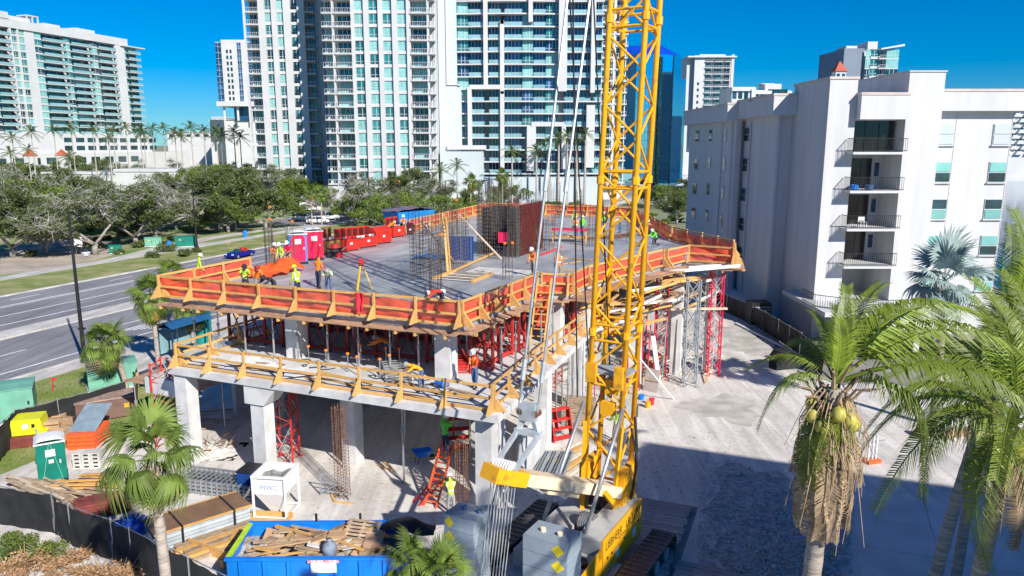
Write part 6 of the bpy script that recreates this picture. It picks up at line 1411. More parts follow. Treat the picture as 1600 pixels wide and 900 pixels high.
WK=[ # label, px, level, yaw, pose, shirt, trousers, hat, vest
('worker in lime shirt and white hard hat standing by the road-side deck corner',(312,447),Z2,-60,'stand',m_lime,m_char,'white',None),
('worker in lime vest and dark hard hat at the deck rail by the orange sheet',(385,464),Z2,-160,'measure',m_lime,m_char,'black',m_lime),
('worker in orange kneeling behind the front rail beside the orange sheet',(404,455),Z2,200,'kneel',m_orange,m_khaki,'red',m_orange),
('worker in black hoodie leaning over the front rail',(430,470),Z2,150,'bend2',m_char,m_navy,'black',None),
('worker in lime vest and yellow hard hat looking along the front rail',(466,470),Z2,60,'stand',m_lime,m_navy,'yellow',m_lime),
('worker in bright orange shirt standing with back turned on the deck',(498,450),Z2,-20,'stand2',m_orange,m_navy,'red',None),
('worker in pale lime hoodie bent forward on the deck',(514,458),Z2,190,'bend2',M('pale_lime_hoodie',(.62,.85,.35),.8),m_jean,'grey',None),
('worker in orange vest and white hard hat beside the starter bars',(428,424),Z2,-120,'talk',m_orange,m_khaki,'white',m_orange),
('worker in lime vest and white hard hat beside the blue toilet',(441,424),Z2,150,'stand',m_lime,m_jean,'white',m_lime),
('worker in pink shirt half hidden behind the blue toilet',(452,420),Z2,170,'stand2',m_pink,m_khaki,'white',None),
('worker in red shirt bending over rebar at the front deck corner',(692,487),Z2,110,'bend',m_redsh,m_navy,'beige',None),
('worker in beige crouching beside the bending man in red',(676,484),Z2,-110,'squat',m_beige,m_khaki,'white',None),
('worker in orange vest and white hard hat near the deck notch',(833,433),Z2,140,'stand2',m_orange,m_khaki,'white',m_orange),
('worker in orange vest and dark red hard hat at the notch rail',(873,440),Z2,10,'stand',m_orange,m_khaki,'red',m_orange),
('worker in orange standing at the end of the tool chests',(632,368),Z2,160,'talk',m_orange,m_khaki,'white',m_orange),
('worker in beige crouching in front of the blue skip',(661,366),Z2,-100,'squat',m_beige,m_jean,'beige',None),
('worker in orange bending over an open tool chest',(607,372),Z2,-40,'bend2',m_orange,m_khaki,'white',None),
('worker in orange vest and jeans beside the pink work table',(900,372),Z2,20,'stand',m_orange,m_jean,'beige',m_orange),
('worker in green shirt and jeans behind the man at the pink table',(909,371),Z2,-30,'stand',m_grn,m_jean,'white',None),
('worker in lime at the far side of the pink work table',(898,358),Z2,160,'stand2',m_lime,m_khaki,'beige',m_lime),
('worker in green shirt walking behind the crane boom',(940,362),Z2,-70,'walk',m_grn,m_jean,'white',None),
('worker in yellow vest and jeans bending behind the boom',(969,364),Z2,100,'bend2',m_white2,m_jean,'white',m_lime),
('worker in beige shirt stooping beyond the boom near the net',(1000,368),Z2,-120,'bend2',m_beige,m_khaki,'white',m_lime),
('worker in green shirt kneeling at the corner of the drooping net',(1025,387),Z2,120,'kneel',m_grn,m_char,'white',None),
('worker in yellow-orange shirt bending at the bare rail on the lower slab',(660,612),Z1,110,'bend2',m_ylor,m_jean,'grey',None),
('worker in orange vest and white hard hat on the lower slab corner',(742,607),Z1,150,'stand2',m_redsh,m_jean,'white',m_orange),
('worker in orange stooping in the shade under the upper deck',(609,567),Z1,90,'bend2',m_orange,m_navy,'grey',None),
('worker in lime vest and white hard hat standing on the site floor',(705,805),GZ,15,'measure',m_lime,m_grey,'white',m_lime),
('worker in orange with a hard hat inside the scaffold behind the boom',(925,575),GZ,60,'bend2',m_orange,m_khaki,'red',m_orange),
('worker in dark clothes under the scaffold platform',(1003,572),GZ,-40,'stand',m_jean,m_navy,'red',None),
('worker in lime vest behind the foot of the crane boom',(962,690),GZ,30,'stand2',m_lime,m_khaki,'white',m_lime),
]
for (lb,(x,y),z,yw_,po,sh,tr,ht,vs) in WK: person(lb,on(x,y,z),yw_,po,sh,tr,ht,vs,sleeve=(random.random()<.6))
p=P(672,792,.1); q=PY(700,690,p.y+1.6); c=p.lerp(q,.86); person('worker in bright green shirt climbing the orange ladder',c+Vector((.02,-.34,-.1)),-10,'climb',m_grn,m_navy,'white',None)
# ---------------------------------------------------------------- plants
import numpy as np
rng=np.random.default_rng(4)
def nmesh(name,v,f,mat):
    me=bpy.data.meshes.new(name); v=np.asarray(v,dtype=np.float32); f=np.asarray(f,dtype=np.int32); k=f.shape[1]
    me.vertices.add(len(v)); me.vertices.foreach_set('co',v.ravel()); me.loops.add(f.size); me.loops.foreach_set('vertex_index',f.ravel())
    me.polygons.add(len(f)); me.polygons.foreach_set('loop_start',np.arange(0,f.size,k,dtype=np.int32)); me.polygons.foreach_set('loop_total',np.full(len(f),k,dtype=np.int32))
    me.materials.append(mat); me.update(calc_edges=True); me.validate(); return me
def leafcloud(name,centers,radii,n,size,mat,flat=.6):
    "n leaf-shaped quads spread through the given clumps, denser near their skins"
    c=np.asarray(centers); r=np.asarray(radii); w=r**2/np.sum(r**2); k=rng.choice(len(c),n,p=w)
    d=rng.normal(size=(n,3)); d/=np.linalg.norm(d,axis=1)[:,None]; rad=r[k]*(rng.random(n)**.4)
    p=c[k]+d*rad[:,None]*np.array([1,1,flat])
    a=rng.normal(size=(n,3)); a/=np.linalg.norm(a,axis=1)[:,None]; b=np.cross(a,rng.normal(size=(n,3))); b/=np.linalg.norm(b,axis=1)[:,None]+1e-9
    s=size*(.6+.8*rng.random(n))[:,None]
    v=np.stack([p-a*s,p+b*s*.45,p+a*s,p-b*s*.45],1).reshape(-1,3)
    f=np.arange(4*n).reshape(n,4); return nmesh(name,v,f,mat)
def limbs(b,p,d,ln,r,depth,tips,spread=.8,grav=.1,ends=None):
    pts=[p]; q=p.copy(); dd=d.copy()
    for i in range(3):
        dd=(dd+Vector((rr(-.25,.25),rr(-.25,.25),rr(-.12,.15)))).normalized(); q=q+dd*ln/3; pts.append(q.copy())
    b.path(pts,r,5 if depth>1 else 4,r*.62)
    if depth==0: tips.append(q); return
    if depth<=2: tips.append(pts[2])
    for k in range(random.choice([2,3,3])):
        nd=(dd+Vector((rr(-spread,spread),rr(-spread,spread),rr(-.25,.45)))).normalized()
        limbs(b,q if k else pts[2],nd,ln*rr(.62,.82),r*.58,depth-1,tips,spread,grav)
def oak(kind,seed,H=10.):
    "spreading live oak: trunk with limbs, grey twigs, leaf clumps at the limb ends"
    random.seed(seed); b=MB(); tips=[]
    n=random.choice([2,3,3]); base=Vector((0,0,0)); th=H*.16
    b.path([base,Vector((rr(-.2,.2),rr(-.2,.2),th*.5)),Vector((rr(-.3,.3),rr(-.3,.3),th))],H*.038,7,H*.03)
    for k in range(n+1):
        a=k/(n+1)*6.283+rr(-.4,.4); limbs(b,Vector((0,0,th*.9)),Vector((math.cos(a),math.sin(a),rr(.35,.9))).normalized(),H*.34,H*.021,3,tips)
    tr=b.mesh('trunk',m_bark,True)
    cs=[(t.x+rr(-.3,.3),t.y+rr(-.3,.3),t.z+rr(-.2,.4)) for t in tips]; rs=[rr(.7,1.4)*H/10 for _ in cs]
    return tr,cs,rs
KINDS={}
def oakkind(name,seed,n,size,mat,twig=0,H=10.,frac=1.0):
    tr,cs,rs=oak(name,seed,H); m=int(len(cs)*frac); idx=random.sample(range(len(cs)),m)
    parts=[('trunk',tr),('crown',leafcloud('crown',[cs[i] for i in idx],[rs[i] for i in idx],n,size,mat))]
    if twig:
        b=MB()
        for k in range(twig):
            c=Vector(random.choice(cs)); d=Vector((rr(-1,1),rr(-1,1),rr(-.4,.9))).normalized(); e=c+d*rr(.6,1.8); m_=c.lerp(e,.55)+Vector((rr(-.2,.2),rr(-.2,.2),rr(-.1,.2)))
            b.path([c-d*.4,m_,e],.035,3,.012)
        parts.append(('twigs',b.mesh('twigs',m_oakg)))
    KINDS[name]=parts
oakkind('dense',11,12000,.19,m_oak,160); oakkind('dense2',12,12000,.20,m_oak,160)
oakkind('sparse',13,6500,.17,m_oak,900,10,.7); oakkind('sparse2',14,5500,.17,m_oak,1000,10,.65); oakkind('bare',15,1600,.16,m_oak,1300,10,.4)
oakkind('bright',16,8000,.21,m_olive,20); oakkind('bright2',17,7000,.24,m_olive,10)
for k in ('trunk',): pass
def stuffify(o): o['kind']='stuff'
def tree(kind,label,p,H,rz,group=None,name='oak_tree',sx=1.0):
    t=T(name,label,'tree',p,rz,group); t.scale=(H/10*sx,H/10*sx,H/10)
    for n_,me in KINDS[kind]: 
        o=I(me,n_,t)
        if n_=='twigs': o['kind']='stuff'
    return t
TL=[ # px x,y base, height, kind, label
(72,398,11.5,'sparse','gnarled grey oak with twisted dark trunk by the footpath lamp'),(20,402,9.5,'dense','low spreading oak at the road end of the park'),(150,398,10.5,'sparse2','grey twiggy oak behind the white park notice'),
(212,385,10,'dense2','dense dark oak over the green utility cabinet'),(243,374,10.5,'bare','pale leafless oak beside the green cabinet'),(110,362,10,'dense','oak behind the patch of bare earth'),(45,355,11,'sparse2','grey oak far back on the bare earth'),
(178,352,11,'sparse','twiggy grey oak before the low white hall'),(345,362,12.5,'dense2','big dark oak with shaded thick trunk among slim palms'),(308,350,10.5,'dense','oak behind the tall lamp post in the park'),(415,360,8.5,'bright','light green young tree beside the rebar starter bars'),
(290,330,11,'sparse','grey oak at the end of the white hall'),(370,325,11,'dense','oak behind the slim park palms'),(430,318,11,'sparse2','grey oak before the shaded tower wing'),(470,322,9,'bright2','bright leafy tree over the parked white cars'),
(548,342,10,'bare','wide pale leafless tree before the tower balconies'),(520,338,8,'bright','leafy tree above the red tool chests'),(555,352,6,'bright2','small rounded bright tree beside the car park'),(600,330,10.5,'sparse','grey-green oak below the teal windows'),(640,335,10.5,'dense','dark oak left of the blank tower wall'),(670,342,9,'sparse2','twiggy oak behind the orange rear net'),(700,350,7,'bright','leafy tree behind the rear deck rail'),
(765,330,9,'dense2','round dense tree at the corner of the curved tower'),(800,322,7,'bright2','leafy shrubby tree beside the pool terrace'),(610,305,12,'dense','oak standing close to the tower plinth'),(500,308,12,'sparse','oak in the shade of the tower wing'),(395,305,12,'dense2','tall oak below the white hotel podium'),(330,305,12,'bright','olive tree between royal palm trunks'),
(250,300,12,'bare','pale winter tree before the flat white block'),(210,296,12,'sparse','brownish twiggy tree under the royal palms'),(140,296,12,'dense','dark tree by the condominium podium'),(70,300,11,'dense2','dark tree near the red turret roofs'),(10,300,12,'bright','light green tree at the condominium corner'),
(1058,350,6.5,'dense','dark evergreen by the apartment house corner'),(1040,325,7,'bright','light shrubby tree beside the road beyond the deck'),(1075,318,8,'dense2','leafy tree left of the shaded apartment wall'),(1010,322,5,'bright2','low leafy tree beyond the far deck net'),(1590,262,14,'dense','tree across the water beside the honeycomb block'),(1566,268,12,'dense2','dark tree across the water behind the apartment house')]
for k,(x,y,h,kd,lb) in enumerate(TL):
    tree(kd,lb,P(x,y),h,k*1.37,'park and street trees',{'b':'leafy_tree'}.get(kd[0],'oak_tree') if kd[:4]=='brig' else 'oak_tree',rr(1.0,1.25))
random.seed(77)
# second rank of trees filling the park to the towers
for k in range(34):
    x=rr(0,700); y=rr(290,345) if k%3 else rr(345,372); kd=random.choice(['dense','sparse','sparse2','dense2','bright','bare']); tree(kd,{'d':'dense dark oak in the far belt between park and towers','s':'twiggy grey-green oak in the far belt between park and towers','b':'pale leafless tree in the far belt between park and towers' if kd=='bare' else 'bright green tree in the far belt between park and towers'}[kd[0]],P(x,y),rr(8,11.5),rr(0,6),'far belt of park trees') if not (380<x<560 and y>325) else None
# ---- palms
def fanleaf(seed,n=40,R_=1.0,droop=.5,pet=.9,mat=m_leafp,wd=.032):
    random.seed(seed); v=[]; f=[]
    b=MB(); b.path([(0,0,0),(0,pet*.5,.05),(0,pet,0)],.022,4,.014)
    for i in range(n):
        a=lerp(-2.0,2.0,i/(n-1))+rr(-.04,.04); l=R_*(1-.25*abs(a)/2)*rr(.88,1.08); dx,dy=math.sin(a),math.cos(a); px_,py_=dy,-dx
        c0=Vector((0,pet*.97,0)); pts=[]; dz=0
        for j,(s,wf) in enumerate(((.0,.25),(.4,1.0),(.72,.75),(1.0,.04))):
            z=.10*math.sin(s*2.0)-droop*(s**2.4)*l*(.8+.25*abs(a))*rr(.8,1.2); sh=1-.24*droop*s*s
            pts.append((c0+Vector((dx*l*s*sh,dy*l*s*sh,z)),wd*wf))
        o=len(b.v)
        vs=[]
        for q,w_ in pts: vs+= [q+Vector((px_*w_,py_*w_,.012)),q-Vector((px_*w_,py_*w_,-.012))]
        b.add(vs,[(2*j,2*j+1,2*j+3,2*j+2) for j in range(3)])
    return b.mesh('frond',mat)
FAN={k:[fanleaf(i*3+10,40,1.08,dr,.95,mt) for i in range(2)] for k,(dr,mt) in {'up':(.35,m_leafp),'mid':(.75,m_leafp),'down':(1.2,m_leafp),'yel':(1.25,m_leafy),'dead':(1.4,m_leafd)}.items()}
SIL={'up':[fanleaf(5,30,1.25,.15,1.0,m_leafs,.055)],'mid':[fanleaf(6,30,1.25,.35,1.0,m_leafs,.055)],'down':[fanleaf(7,28,1.2,.7,.9,m_leafs,.055)],'yel':[fanleaf(8,26,1.1,.9,.8,m_leafs)],'dead':[fanleaf(9,24,1.0,1.2,.7,m_leafd)]}
def trunkmesh(H,r0,r1,bend=(0,0),mat=m_trunk,rings=0):
    b=MB(); n=max(8,int(H*2)) if not rings else rings; pts=[]; rs=[]
    for i in range(n+1):
        s=i/n; pts.append(Vector((bend[0]*s*s,bend[1]*s*s,H*s))); rs.append(lerp(r0,r1,s)*(1.25 if i==0 else 1)*(1+.05*(i%2)))
    b.path(pts,rs,10); return b.mesh('trunk',mat,True), pts[-1]
def fanpalm(label,base,H,sc=1.0,bend=(0,0),n=34,kind=FAN,seed=1,boots=True,name='fan_palm',r0=.17,lowest=-70,group=None):
    random.seed(seed); t=T(name,label,'palm tree',base,rr(0,6),group); 
    me,top=trunkmesh(H,r0,r0*.85,bend); I(me,'trunk',t)
    for i in range(n):
        s=i/(n-1); el=lerp(84,lowest,s**.85)+rr(-9,9); yaw=i*2.39996+rr(-.2,.2)
        kd='up' if el>40 else 'mid' if el>0 else 'down' if (el>-42 or random.random()<.15) else random.choice(['yel','dead','down'])
        m=Matrix.Translation(top+Vector((0,0,.25*(1-s)-.1)))@Matrix.Rotation(yaw,4,'Z')@Matrix.Rotation(R(el),4,'X')@Matrix.Rotation(rr(-.3,.3),4,'Y')@Matrix.Scale(sc*rr(.68,1.15),4)
        I(random.choice(kind[kd]),'frond',t,mw=m)
    if boots:
        b=MB()
        for k in range(26):
            a=k*2.4; z=H-rr(.1,1.0); p0=top+Vector((math.cos(a)*r0*.8,math.sin(a)*r0*.8,z-H)); b.path([p0,p0+Vector((math.cos(a)*.12,math.sin(a)*.12,.22))],.035,4,.015)
        stuff(b.o('leaf_boots',m_leafd,t))
    return t
fanpalm('fan palm with brown trunk by the curb between transformer and bus shelter',P(248,573),5.2,1.02,(-.15,0),seed=3)
fanpalm('fan palm with yellowing skirt leaning over the green transformer',P(198,612),3.6,1.0,(-1.1,.3),seed=4,lowest=-80)
fanpalm('short fan palm beside the bus shelter',P(303,546),3.3,.9,(0,0),seed=5)
fanpalm('fan palm growing beside the road-side deck corner',P(275,512),4.6,1.0,(.1,0),seed=6,n=30)
fanpalm('tall thin fan palm in front of the black screen fence',Vector((-9.75,19.3,0)),7.5,.92,(.1,.1),seed=7,n=25,r0=.16,lowest=-78)
fanpalm('young fan palm with bright fans in front of the skip end',Vector((-1.75,17.0,0)),5.3,.56,(0,0),seed=8,n=24,lowest=-25)
fanpalm('young fan palm tucked behind the other by the skip',Vector((-2.5,17.3,0)),5.55,.48,(0,0),seed=9,n=22,lowest=-25)
fanpalm('silver fan palm beside the apartment house deck',P(1457,668),8.6,1.35,(.5,.2),kind=SIL,seed=10,n=26,lowest=-70,boots=False,name='silver_palm',r0=.24)
for k,(x,y,h) in enumerate(((350,358,6.6),(369,362,6.4),(386,345,7.2),(300,338,6.5),(268,345,5.5),(488,352,6.5),(503,352,6.3),(440,345,6.0),(560,350,5))):
    fanpalm('slim fan palm with a pale trunk standing on the park lawn',P(x,y),h,.95,(rr(-.4,.4),0),seed=20+k,n=24,boots=False,r0=.14,lowest=-60,group='park fan palms')
for k,(x,y,h) in enumerate(((735,345,8),(785,335,9),(555,345,5),(650,345,4),(770,342,5))):
    fanpalm('fan palm in the planting below the blank tower wall',P(x,y),h,1.1,(rr(-.4,.4),0),seed=40+k,n=22,boots=False,r0=.15,lowest=-60,group='palms below the curved tower')
# coconut palms
def feather(seed,L=4.2,arch=1.0,drop=.8,n=78,mat=m_leafc,tw=.0):
    random.seed(seed); b=MB(); pts=[]; 
    for i in range(13):
        s=i/12; pts.append(Vector((tw*s*s,L*(s-.12*arch*s*s*s),L*(.28*math.sin(s*1.6)*1.0-.62*arch*s**2.3))))
    b.path(pts,[.045*(1-.85*i/12)+.004 for i in range(13)],5)
    for k in range(n):
        s=.16+.83*k/n; f_=s*12; i=min(11,int(f_)); p=pts[i].lerp(pts[i+1],f_-i); d=(pts[i+1]-pts[i]).normalized(); sd=d.cross(Vector((0,0,1))).normalized(); upv=sd.cross(d)
        ll=L*.215*math.sin(min(1,.25+s*.95)*math.pi*.93)**.6+.1
        for sg in (-1,1):
            q=rr(-.12,.12); e=(sd*sg*.80+d*(.55+q)+upv*.28).normalized(); m_=p+e*ll*.45; tip=p+e*ll*.85+Vector((0,0,-drop*ll*rr(.45,.8))); wv=d*.022
            b.add([p-wv*.6,p+wv*.6,m_+wv,m_-wv,tip],[(0,1,2,3),(3,2,4)])
    return b.mesh('frond',mat)
FE={'up':[feather(1,4.2,.45,.45),feather(2,4.0,.55,.5)],'mid':[feather(3,4.4,.9,.9),feather(4,4.3,1.05,1.0)],'down':[feather(5,4.2,1.3,1.2),feather(6,4.0,1.45,1.2)],'dead':[feather(7,3.4,.12,1.2,64,m_leafd),feather(8,3.0,.05,1.3,60,m_leafd)]}
def coco(label,base,H,bend,spec,sc=1.0,seed=1,nuts=True,dead=10,r0=.17):
    "spec: list of (yaw degrees from +X, elevation degrees, kind)"
    random.seed(seed); t=T('coconut_palm',label,'palm tree',base)
    me,top=trunkmesh(H,r0,r0*.8,bend,m_trunk2,int(H*5)); I(me,'trunk',t)
    for (yw_,el,kd,*k_) in spec:
        m=Matrix.Translation(top+Vector((0,0,.1)))@Matrix.Rotation(R(yw_-90),4,'Z')@Matrix.Rotation(R(el),4,'X')@Matrix.Rotation(rr(-.25,.25),4,'Y')@Matrix.Scale(sc*(k_[0] if k_ else 1)*rr(.94,1.06),4)
        I(random.choice(FE[kd]),'frond',t,mw=m)
    for k in range(dead):
        m=Matrix.Translation(top+Vector((0,0,-.15-.05*k)))@Matrix.Rotation(k*2.4+.5,4,'Z')@Matrix.Rotation(R(rr(-97,-74)),4,'X')@Matrix.Rotation(rr(-1.2,1.2),4,'Y')@Matrix.Scale(sc*rr(.3,.95),4)
        I(random.choice(FE['dead']),'dead_frond',t,mw=m)
    b=MB()
    for k in range(16): a=k*2.4; p0=top+Vector((math.cos(a)*.15,math.sin(a)*.15,rr(-.5,.2))); b.path([p0,p0+Vector((math.cos(a)*.25,math.sin(a)*.25,.35)),p0+Vector((math.cos(a)*.5,math.sin(a)*.5,.4))],.03,5,.012)
    stuff(b.o('leaf_bases',m_leafd,t))
    b=MB()
    for k in range(dead*7):
        a=rr(0,6.28); p0=top+Vector((math.cos(a)*.2,math.sin(a)*.2,rr(-.7,.1))); l=rr(.4,1.0)+1.1*rr(0,1)**3; q_=rr(.1,.42); b.path([p0,p0+Vector((math.cos(a)*q_*.8,math.sin(a)*q_*.8,-l*.35)),p0+Vector((math.cos(a)*q_+rr(-.15,.15),math.sin(a)*q_+rr(-.15,.15),-l))],rr(.008,.018),3,.004)
    stuff(b.o('hanging_fibres',m_leafd,t))
    if nuts:
        nb_=MB(); nb_.lathe([(.01,-.13),(.08,-.10),(.12,0),(.09,.09),(.01,.14)],n=8); nm=nb_.mesh('coconut',M('green_coconut',(.42,.38,.07),.5,var=.2,scale=5),True)
        for k in range(9): a=2.5+k*.7; I(nm,'coconut',t,top+Vector((math.cos(a)*.3,math.sin(a)*.3,-.3-.12*(k%3))))
    return t
coco('near coconut palm with a shaggy brown skirt of dead fronds',Vector((4.65,10.9,0)),12.3,(.3,.15),
 [(95,84,'up',.5),(60,74,'up',.6),(30,60,'up',.7),(120,66,'up',.5),(10,36,'mid',1.15),(-4,22,'mid',1.2),(34,30,'mid',1.0),(-22,6,'mid',1.2),(48,22,'mid',.8),(2,-14,'down',.9),(172,0,'down',.5),(145,16,'mid',.5),(214,-84,'up',.85),(190,-90,'up',.9),(-62,-90,'up',.7),(100,26,'mid',.6),(75,40,'mid',.6)],.64,3,True,15,.16)
coco('coconut palm with green nuts at the right of the apron',Vector((8.7,13.2,0)),10.7,(.75,.2),
 [(120,78,'up'),(100,60,'up'),(200,34,'mid'),(188,4,'down'),(232,16,'mid'),(80,40,'up'),(250,-10,'down'),(210,-40,'down'),(20,40,'mid'),(320,30,'mid'),(135,5,'down')],.72,5,True,8,.17)
coco('leaning coconut palm with a shaded trunk behind the nut-bearing palm',Vector((10.6,17.6,0)),9.4,(1.4,.5),
 [(100,75,'up'),(140,55,'mid'),(180,35,'mid'),(210,20,'mid'),(60,50,'mid'),(160,10,'down'),(240,10,'down'),(20,30,'mid'),(300,20,'mid'),(190,-25,'down'),(90,30,'mid')],.72,6,False,7,.17)
coco('coconut palm rising beyond the apron edge near the water',Vector((14.6,22.5,0)),10.4,(.9,.3),
 [(110,84,'up'),(70,70,'up'),(30,50,'mid'),(240,15,'mid'),(50,40,'mid'),(260,-10,'down'),(20,20,'mid'),(200,-40,'down'),(330,20,'mid')],.85,8,False,6,.17)
# royal palms in rows
def royal(seed):
    random.seed(seed); b=MB()
    for k in range(13):
        yaw=k*2.39996; el=lerp(80,-25,(k/12)**.9); L=3.2; pts=[]
        for i in range(6):
            s=i/5; d=Vector((0,L*s*math.cos(R(el))+0,L*s*math.sin(R(el))-1.3*s*s)); pts.append(Matrix.Rotation(yaw,3,'Z')@d+Vector((0,0,0)))
        b.path(pts,.06,3,.02)
        for j in range(14):
            s=.15+.82*j/14; i=min(4,int(s*5)); p=pts[i].lerp(pts[i+1],s*5-i); d=(pts[i+1]-pts[i]).normalized(); sd=d.cross(Vector((0,0,1))); sd=sd.normalized() if sd.length>.05 else Vector((1,0,0))
            for sg in (-1,1):
                e=p+sd*sg*.55+d*.35+Vector((0,0,-.28+rr(-.1,.1))); b.add([p-d*.07,p+d*.07,e],[(0,1,2)])
    return b.mesh('crown',m_royal)
RC=[royal(k) for k in range(3)]
RT,_=trunkmesh(9.5,.26,.17,(0,0),M('royal_trunk',(.40,.37,.33),.9,var=.1,scale=2)); RSH=MB(); RSH.tube((0,0,0),(0,0,1.3),.2,8,.12); RSH=RSH.mesh('crownshaft',m_olive)
random.seed(31)
RL=[(x,306,h,'') for x,h in ((5,17),(30,16.5),(60,18),(95,18.5),(122,19),(155,19),(178,16),(186,18.5),(206,19),(228,18.5),(233,17.5),(247,18.8),(264,19),(281,17.5),(290,17),(306,19),(326,18.2),(345,18.4),(352,17),(372,18),(381,16.5),(52,13),(24,12),(115,11))]
for (x,y,h,_) in RL:
    t=T('royal_palm','royal palm in the row before the condominium podium','palm tree',P(x,y),rr(0,6),'royal palms by the condominium'); s=h/9.5
    I(RT,'trunk',t,sc=(.8,.8,s)); I(RSH,'crownshaft',t,(0,0,9.4*s)); I(random.choice(RC),'crown',t,(0,0,10.4*s),sc=rr(1.0,1.3))
for (x,y,h) in ((838,322,13),(857,322,15),(872,322,16),(885,322,16.5),(900,322,16),(913,322,17),(690,330,9),(715,330,10),(800,325,13)):
    t=T('royal_palm','royal palm in the pool garden of the curved tower','palm tree',P(x,y),rr(0,6),'royal palms by the pool'); s=h/9.5
    I(RT,'trunk',t,sc=(.8*s,.8*s,s)); I(RSH,'crownshaft',t,(0,0,9.4*s)); I(random.choice(RC),'crown',t,(0,0,10.4*s),sc=rr(.9,1.2))
# bushes
def bush(label,p,r,mat,n=1500,size=.09,name='shrub',group=None,flat=.7,twig=None):
    cs=[(rr(-r,r)*.6,rr(-r,r)*.6,r*rr(.2,.6)) for _ in range(9)]; t=T(name,label,'shrub',p,rr(0,6),group)
    I(leafcloud('foliage',cs,[r*rr(.3,.5) for _ in cs],n,size,mat,flat),'foliage',t)
    b=MB()
    for k in range(14): a=rr(0,6.28); b.path([(0,0,0),(math.cos(a)*r*.3,math.sin(a)*r*.3,r*.4),(math.cos(a)*r*.8,math.sin(a)*r*.8,r*rr(.4,1.0))],.02,3,.008)
    stuff(b.o('stems',twig or m_bark,t)); return t
random.seed(15)
for k,(x,y,r,m) in enumerate(((30,868,1.0,m_olive),(75,872,1.0,m_olive),(15,850,.7,m_olive))): bush(['yellow-green shrub growing under the black screen fence','yellow-green shrub among dry brush beside the fence','small green shrub at the fence foot near the lumber'][k],P(x,y),r*.8,m,1500,.06)
for k,(x,y) in enumerate(((40,895),(95,892),(130,905),(20,915),(75,925),(160,910),(120,880),(185,915),(60,880),(10,890))): bush('dry reddish-brown brush below the black screen fence',P(x,y),rr(.6,1.0),m_dryl,800,.06,'dry_brush','dry brush by the fence',.5,m_dryl)
for k,(x,y,r) in enumerate(((1035,352,1.6),(1060,345,2.0),(1020,340,1.4),(1075,372,1.5),(1045,372,1.2))): bush('leafy hedge shrub between the deck and the apartment house',P(x,y),r,m_olive,1300,.16,'shrub','hedge shrubs by the apartment house')
for k,(x,y,r) in enumerate(((1480,556,1.6),(1520,560,1.8),(1430,545,1.5),(1560,590,1.8),(1400,548,1.3),(1590,555,2.0),(1330,545,1.2),(1370,560,1.0))): bush('dark leafy shrub under the apartment house deck',P(x,y),r,m_oak,1500,.14,'shrub','shrubs by the apartment deck')
for k,(x,y,r) in enumerate(((800,322,2.4),(820,315,2.6),(785,318,2.2))): bush('russet-leaved shrub below the pool terrace',P(x,y),r,M('russet_leaf',(.28,.08,.04),.7,var=.3,scale=1,trans=.2),1200,.22,'shrub','russet shrubs')
for k in range(12): bush('green hedge shrub along the far side of the park',P(rr(560,720),rr(335,352)),rr(1.2,2),random.choice([m_olive,m_oak]),900,.18,'shrub','hedge shrubs behind the car park')
for k in range(22): bush('low green shrub under the park oaks',P(rr(0,330),rr(340,405)),rr(.9,1.8),m_oak,900,.15,'shrub','low shrubs under the oaks')
sheet('sandy_bank',[PU(-60,835),PU(90,842),PU(185,890),PU(210,960),PU(-60,960)],.11,m_sand)
# tufts of grass, counted by nobody
g=MB(); random.seed(3)
for k in range(5200):
    u=rr(-48,-36.5); w=rr(10,37)
    p=W(u,w,.08); a=rr(0,6.28); h=rr(.05,.16); g.add([p+Vector((math.cos(a)*.05,math.sin(a)*.05,0)),p-Vector((math.cos(a)*.05,math.sin(a)*.05,0)),p+Vector((rr(-.06,.06),rr(-.06,.06),h))],[(0,1,2)])
tag(stuff(g.o('grass',m_olive)),'patchy short grass on the verge between road and site','grass')

for k in range(16): bush('leafy shrub in the planting before the curved tower podium',P(690+k*15+rr(-5,5),rr(322,334)),rr(1.6,2.6),random.choice([m_olive,m_oak]),1000,.2,'shrub','shrubs before the curved tower')
# ---------------------------------------------------------------- fences
def screen(label,pts,h,mat,post=True,step=2.4,cat='fence',amp=.08):
    pts=[Vector((p.x,p.y,.1)) for p in pts]; o=pts[0]; t=T('screen_fence',label,cat,o); q=[p-o for p in pts]
    segs=[]; 
    for a,b_ in zip(q,q[1:]):
        n=max(1,round((b_-a).length/step))
        for i in range(n): segs.append((a.lerp(b_,i/n),a.lerp(b_,(i+1)/n)))
    for a,b_ in segs:
        b=MB(); b.tube((a.x,a.y,0),(a.x,a.y,h+.1),.035,6); b.o('post',m_steel,t)
        d=b_-a; L=d.length; n=Vector((d.y,-d.x,0)).normalized(); ph=rr(0,6)
        b=MB(); b.grid(lambda s,v:tuple(a+d*s+n*(amp*math.sin(s*7+ph)*math.sin(v*2.6)+.03*math.sin(s*19+v*5)+.04)+Vector((0,0,.03+(h-.06*math.sin(s*math.pi)-.03*abs(math.sin(s*13+ph)))*v))),14,8); b.o('screen_fabric',mat,t,smooth=True)
        b=MB(); b.tube(a+Vector((0,0,h)),b_+Vector((0,0,h)),.02,5); b.o('top_wire',m_steel,t)
    return t
screen('black screen fence below the lumber pile and near palm',[P(-70,812),P(0,822),P(88,837),P(114,856),P(180,881),P(209,897),P(300,945),P(400,1000)],1.75,m_screen)
screen('black screen fence behind the yellow tub and brown container',[P(-10,735),P(12,708),P(30,690),P(95,672),P(200,640)],1.7,m_screen,step=2.8)
screen('brown-black screen fence along the apartment house lot',[P(1085,470),P(1135,490),P(1175,508),P(1215,533),P(1250,556),P(1285,590)],1.7,m_screen2,step=2.6)
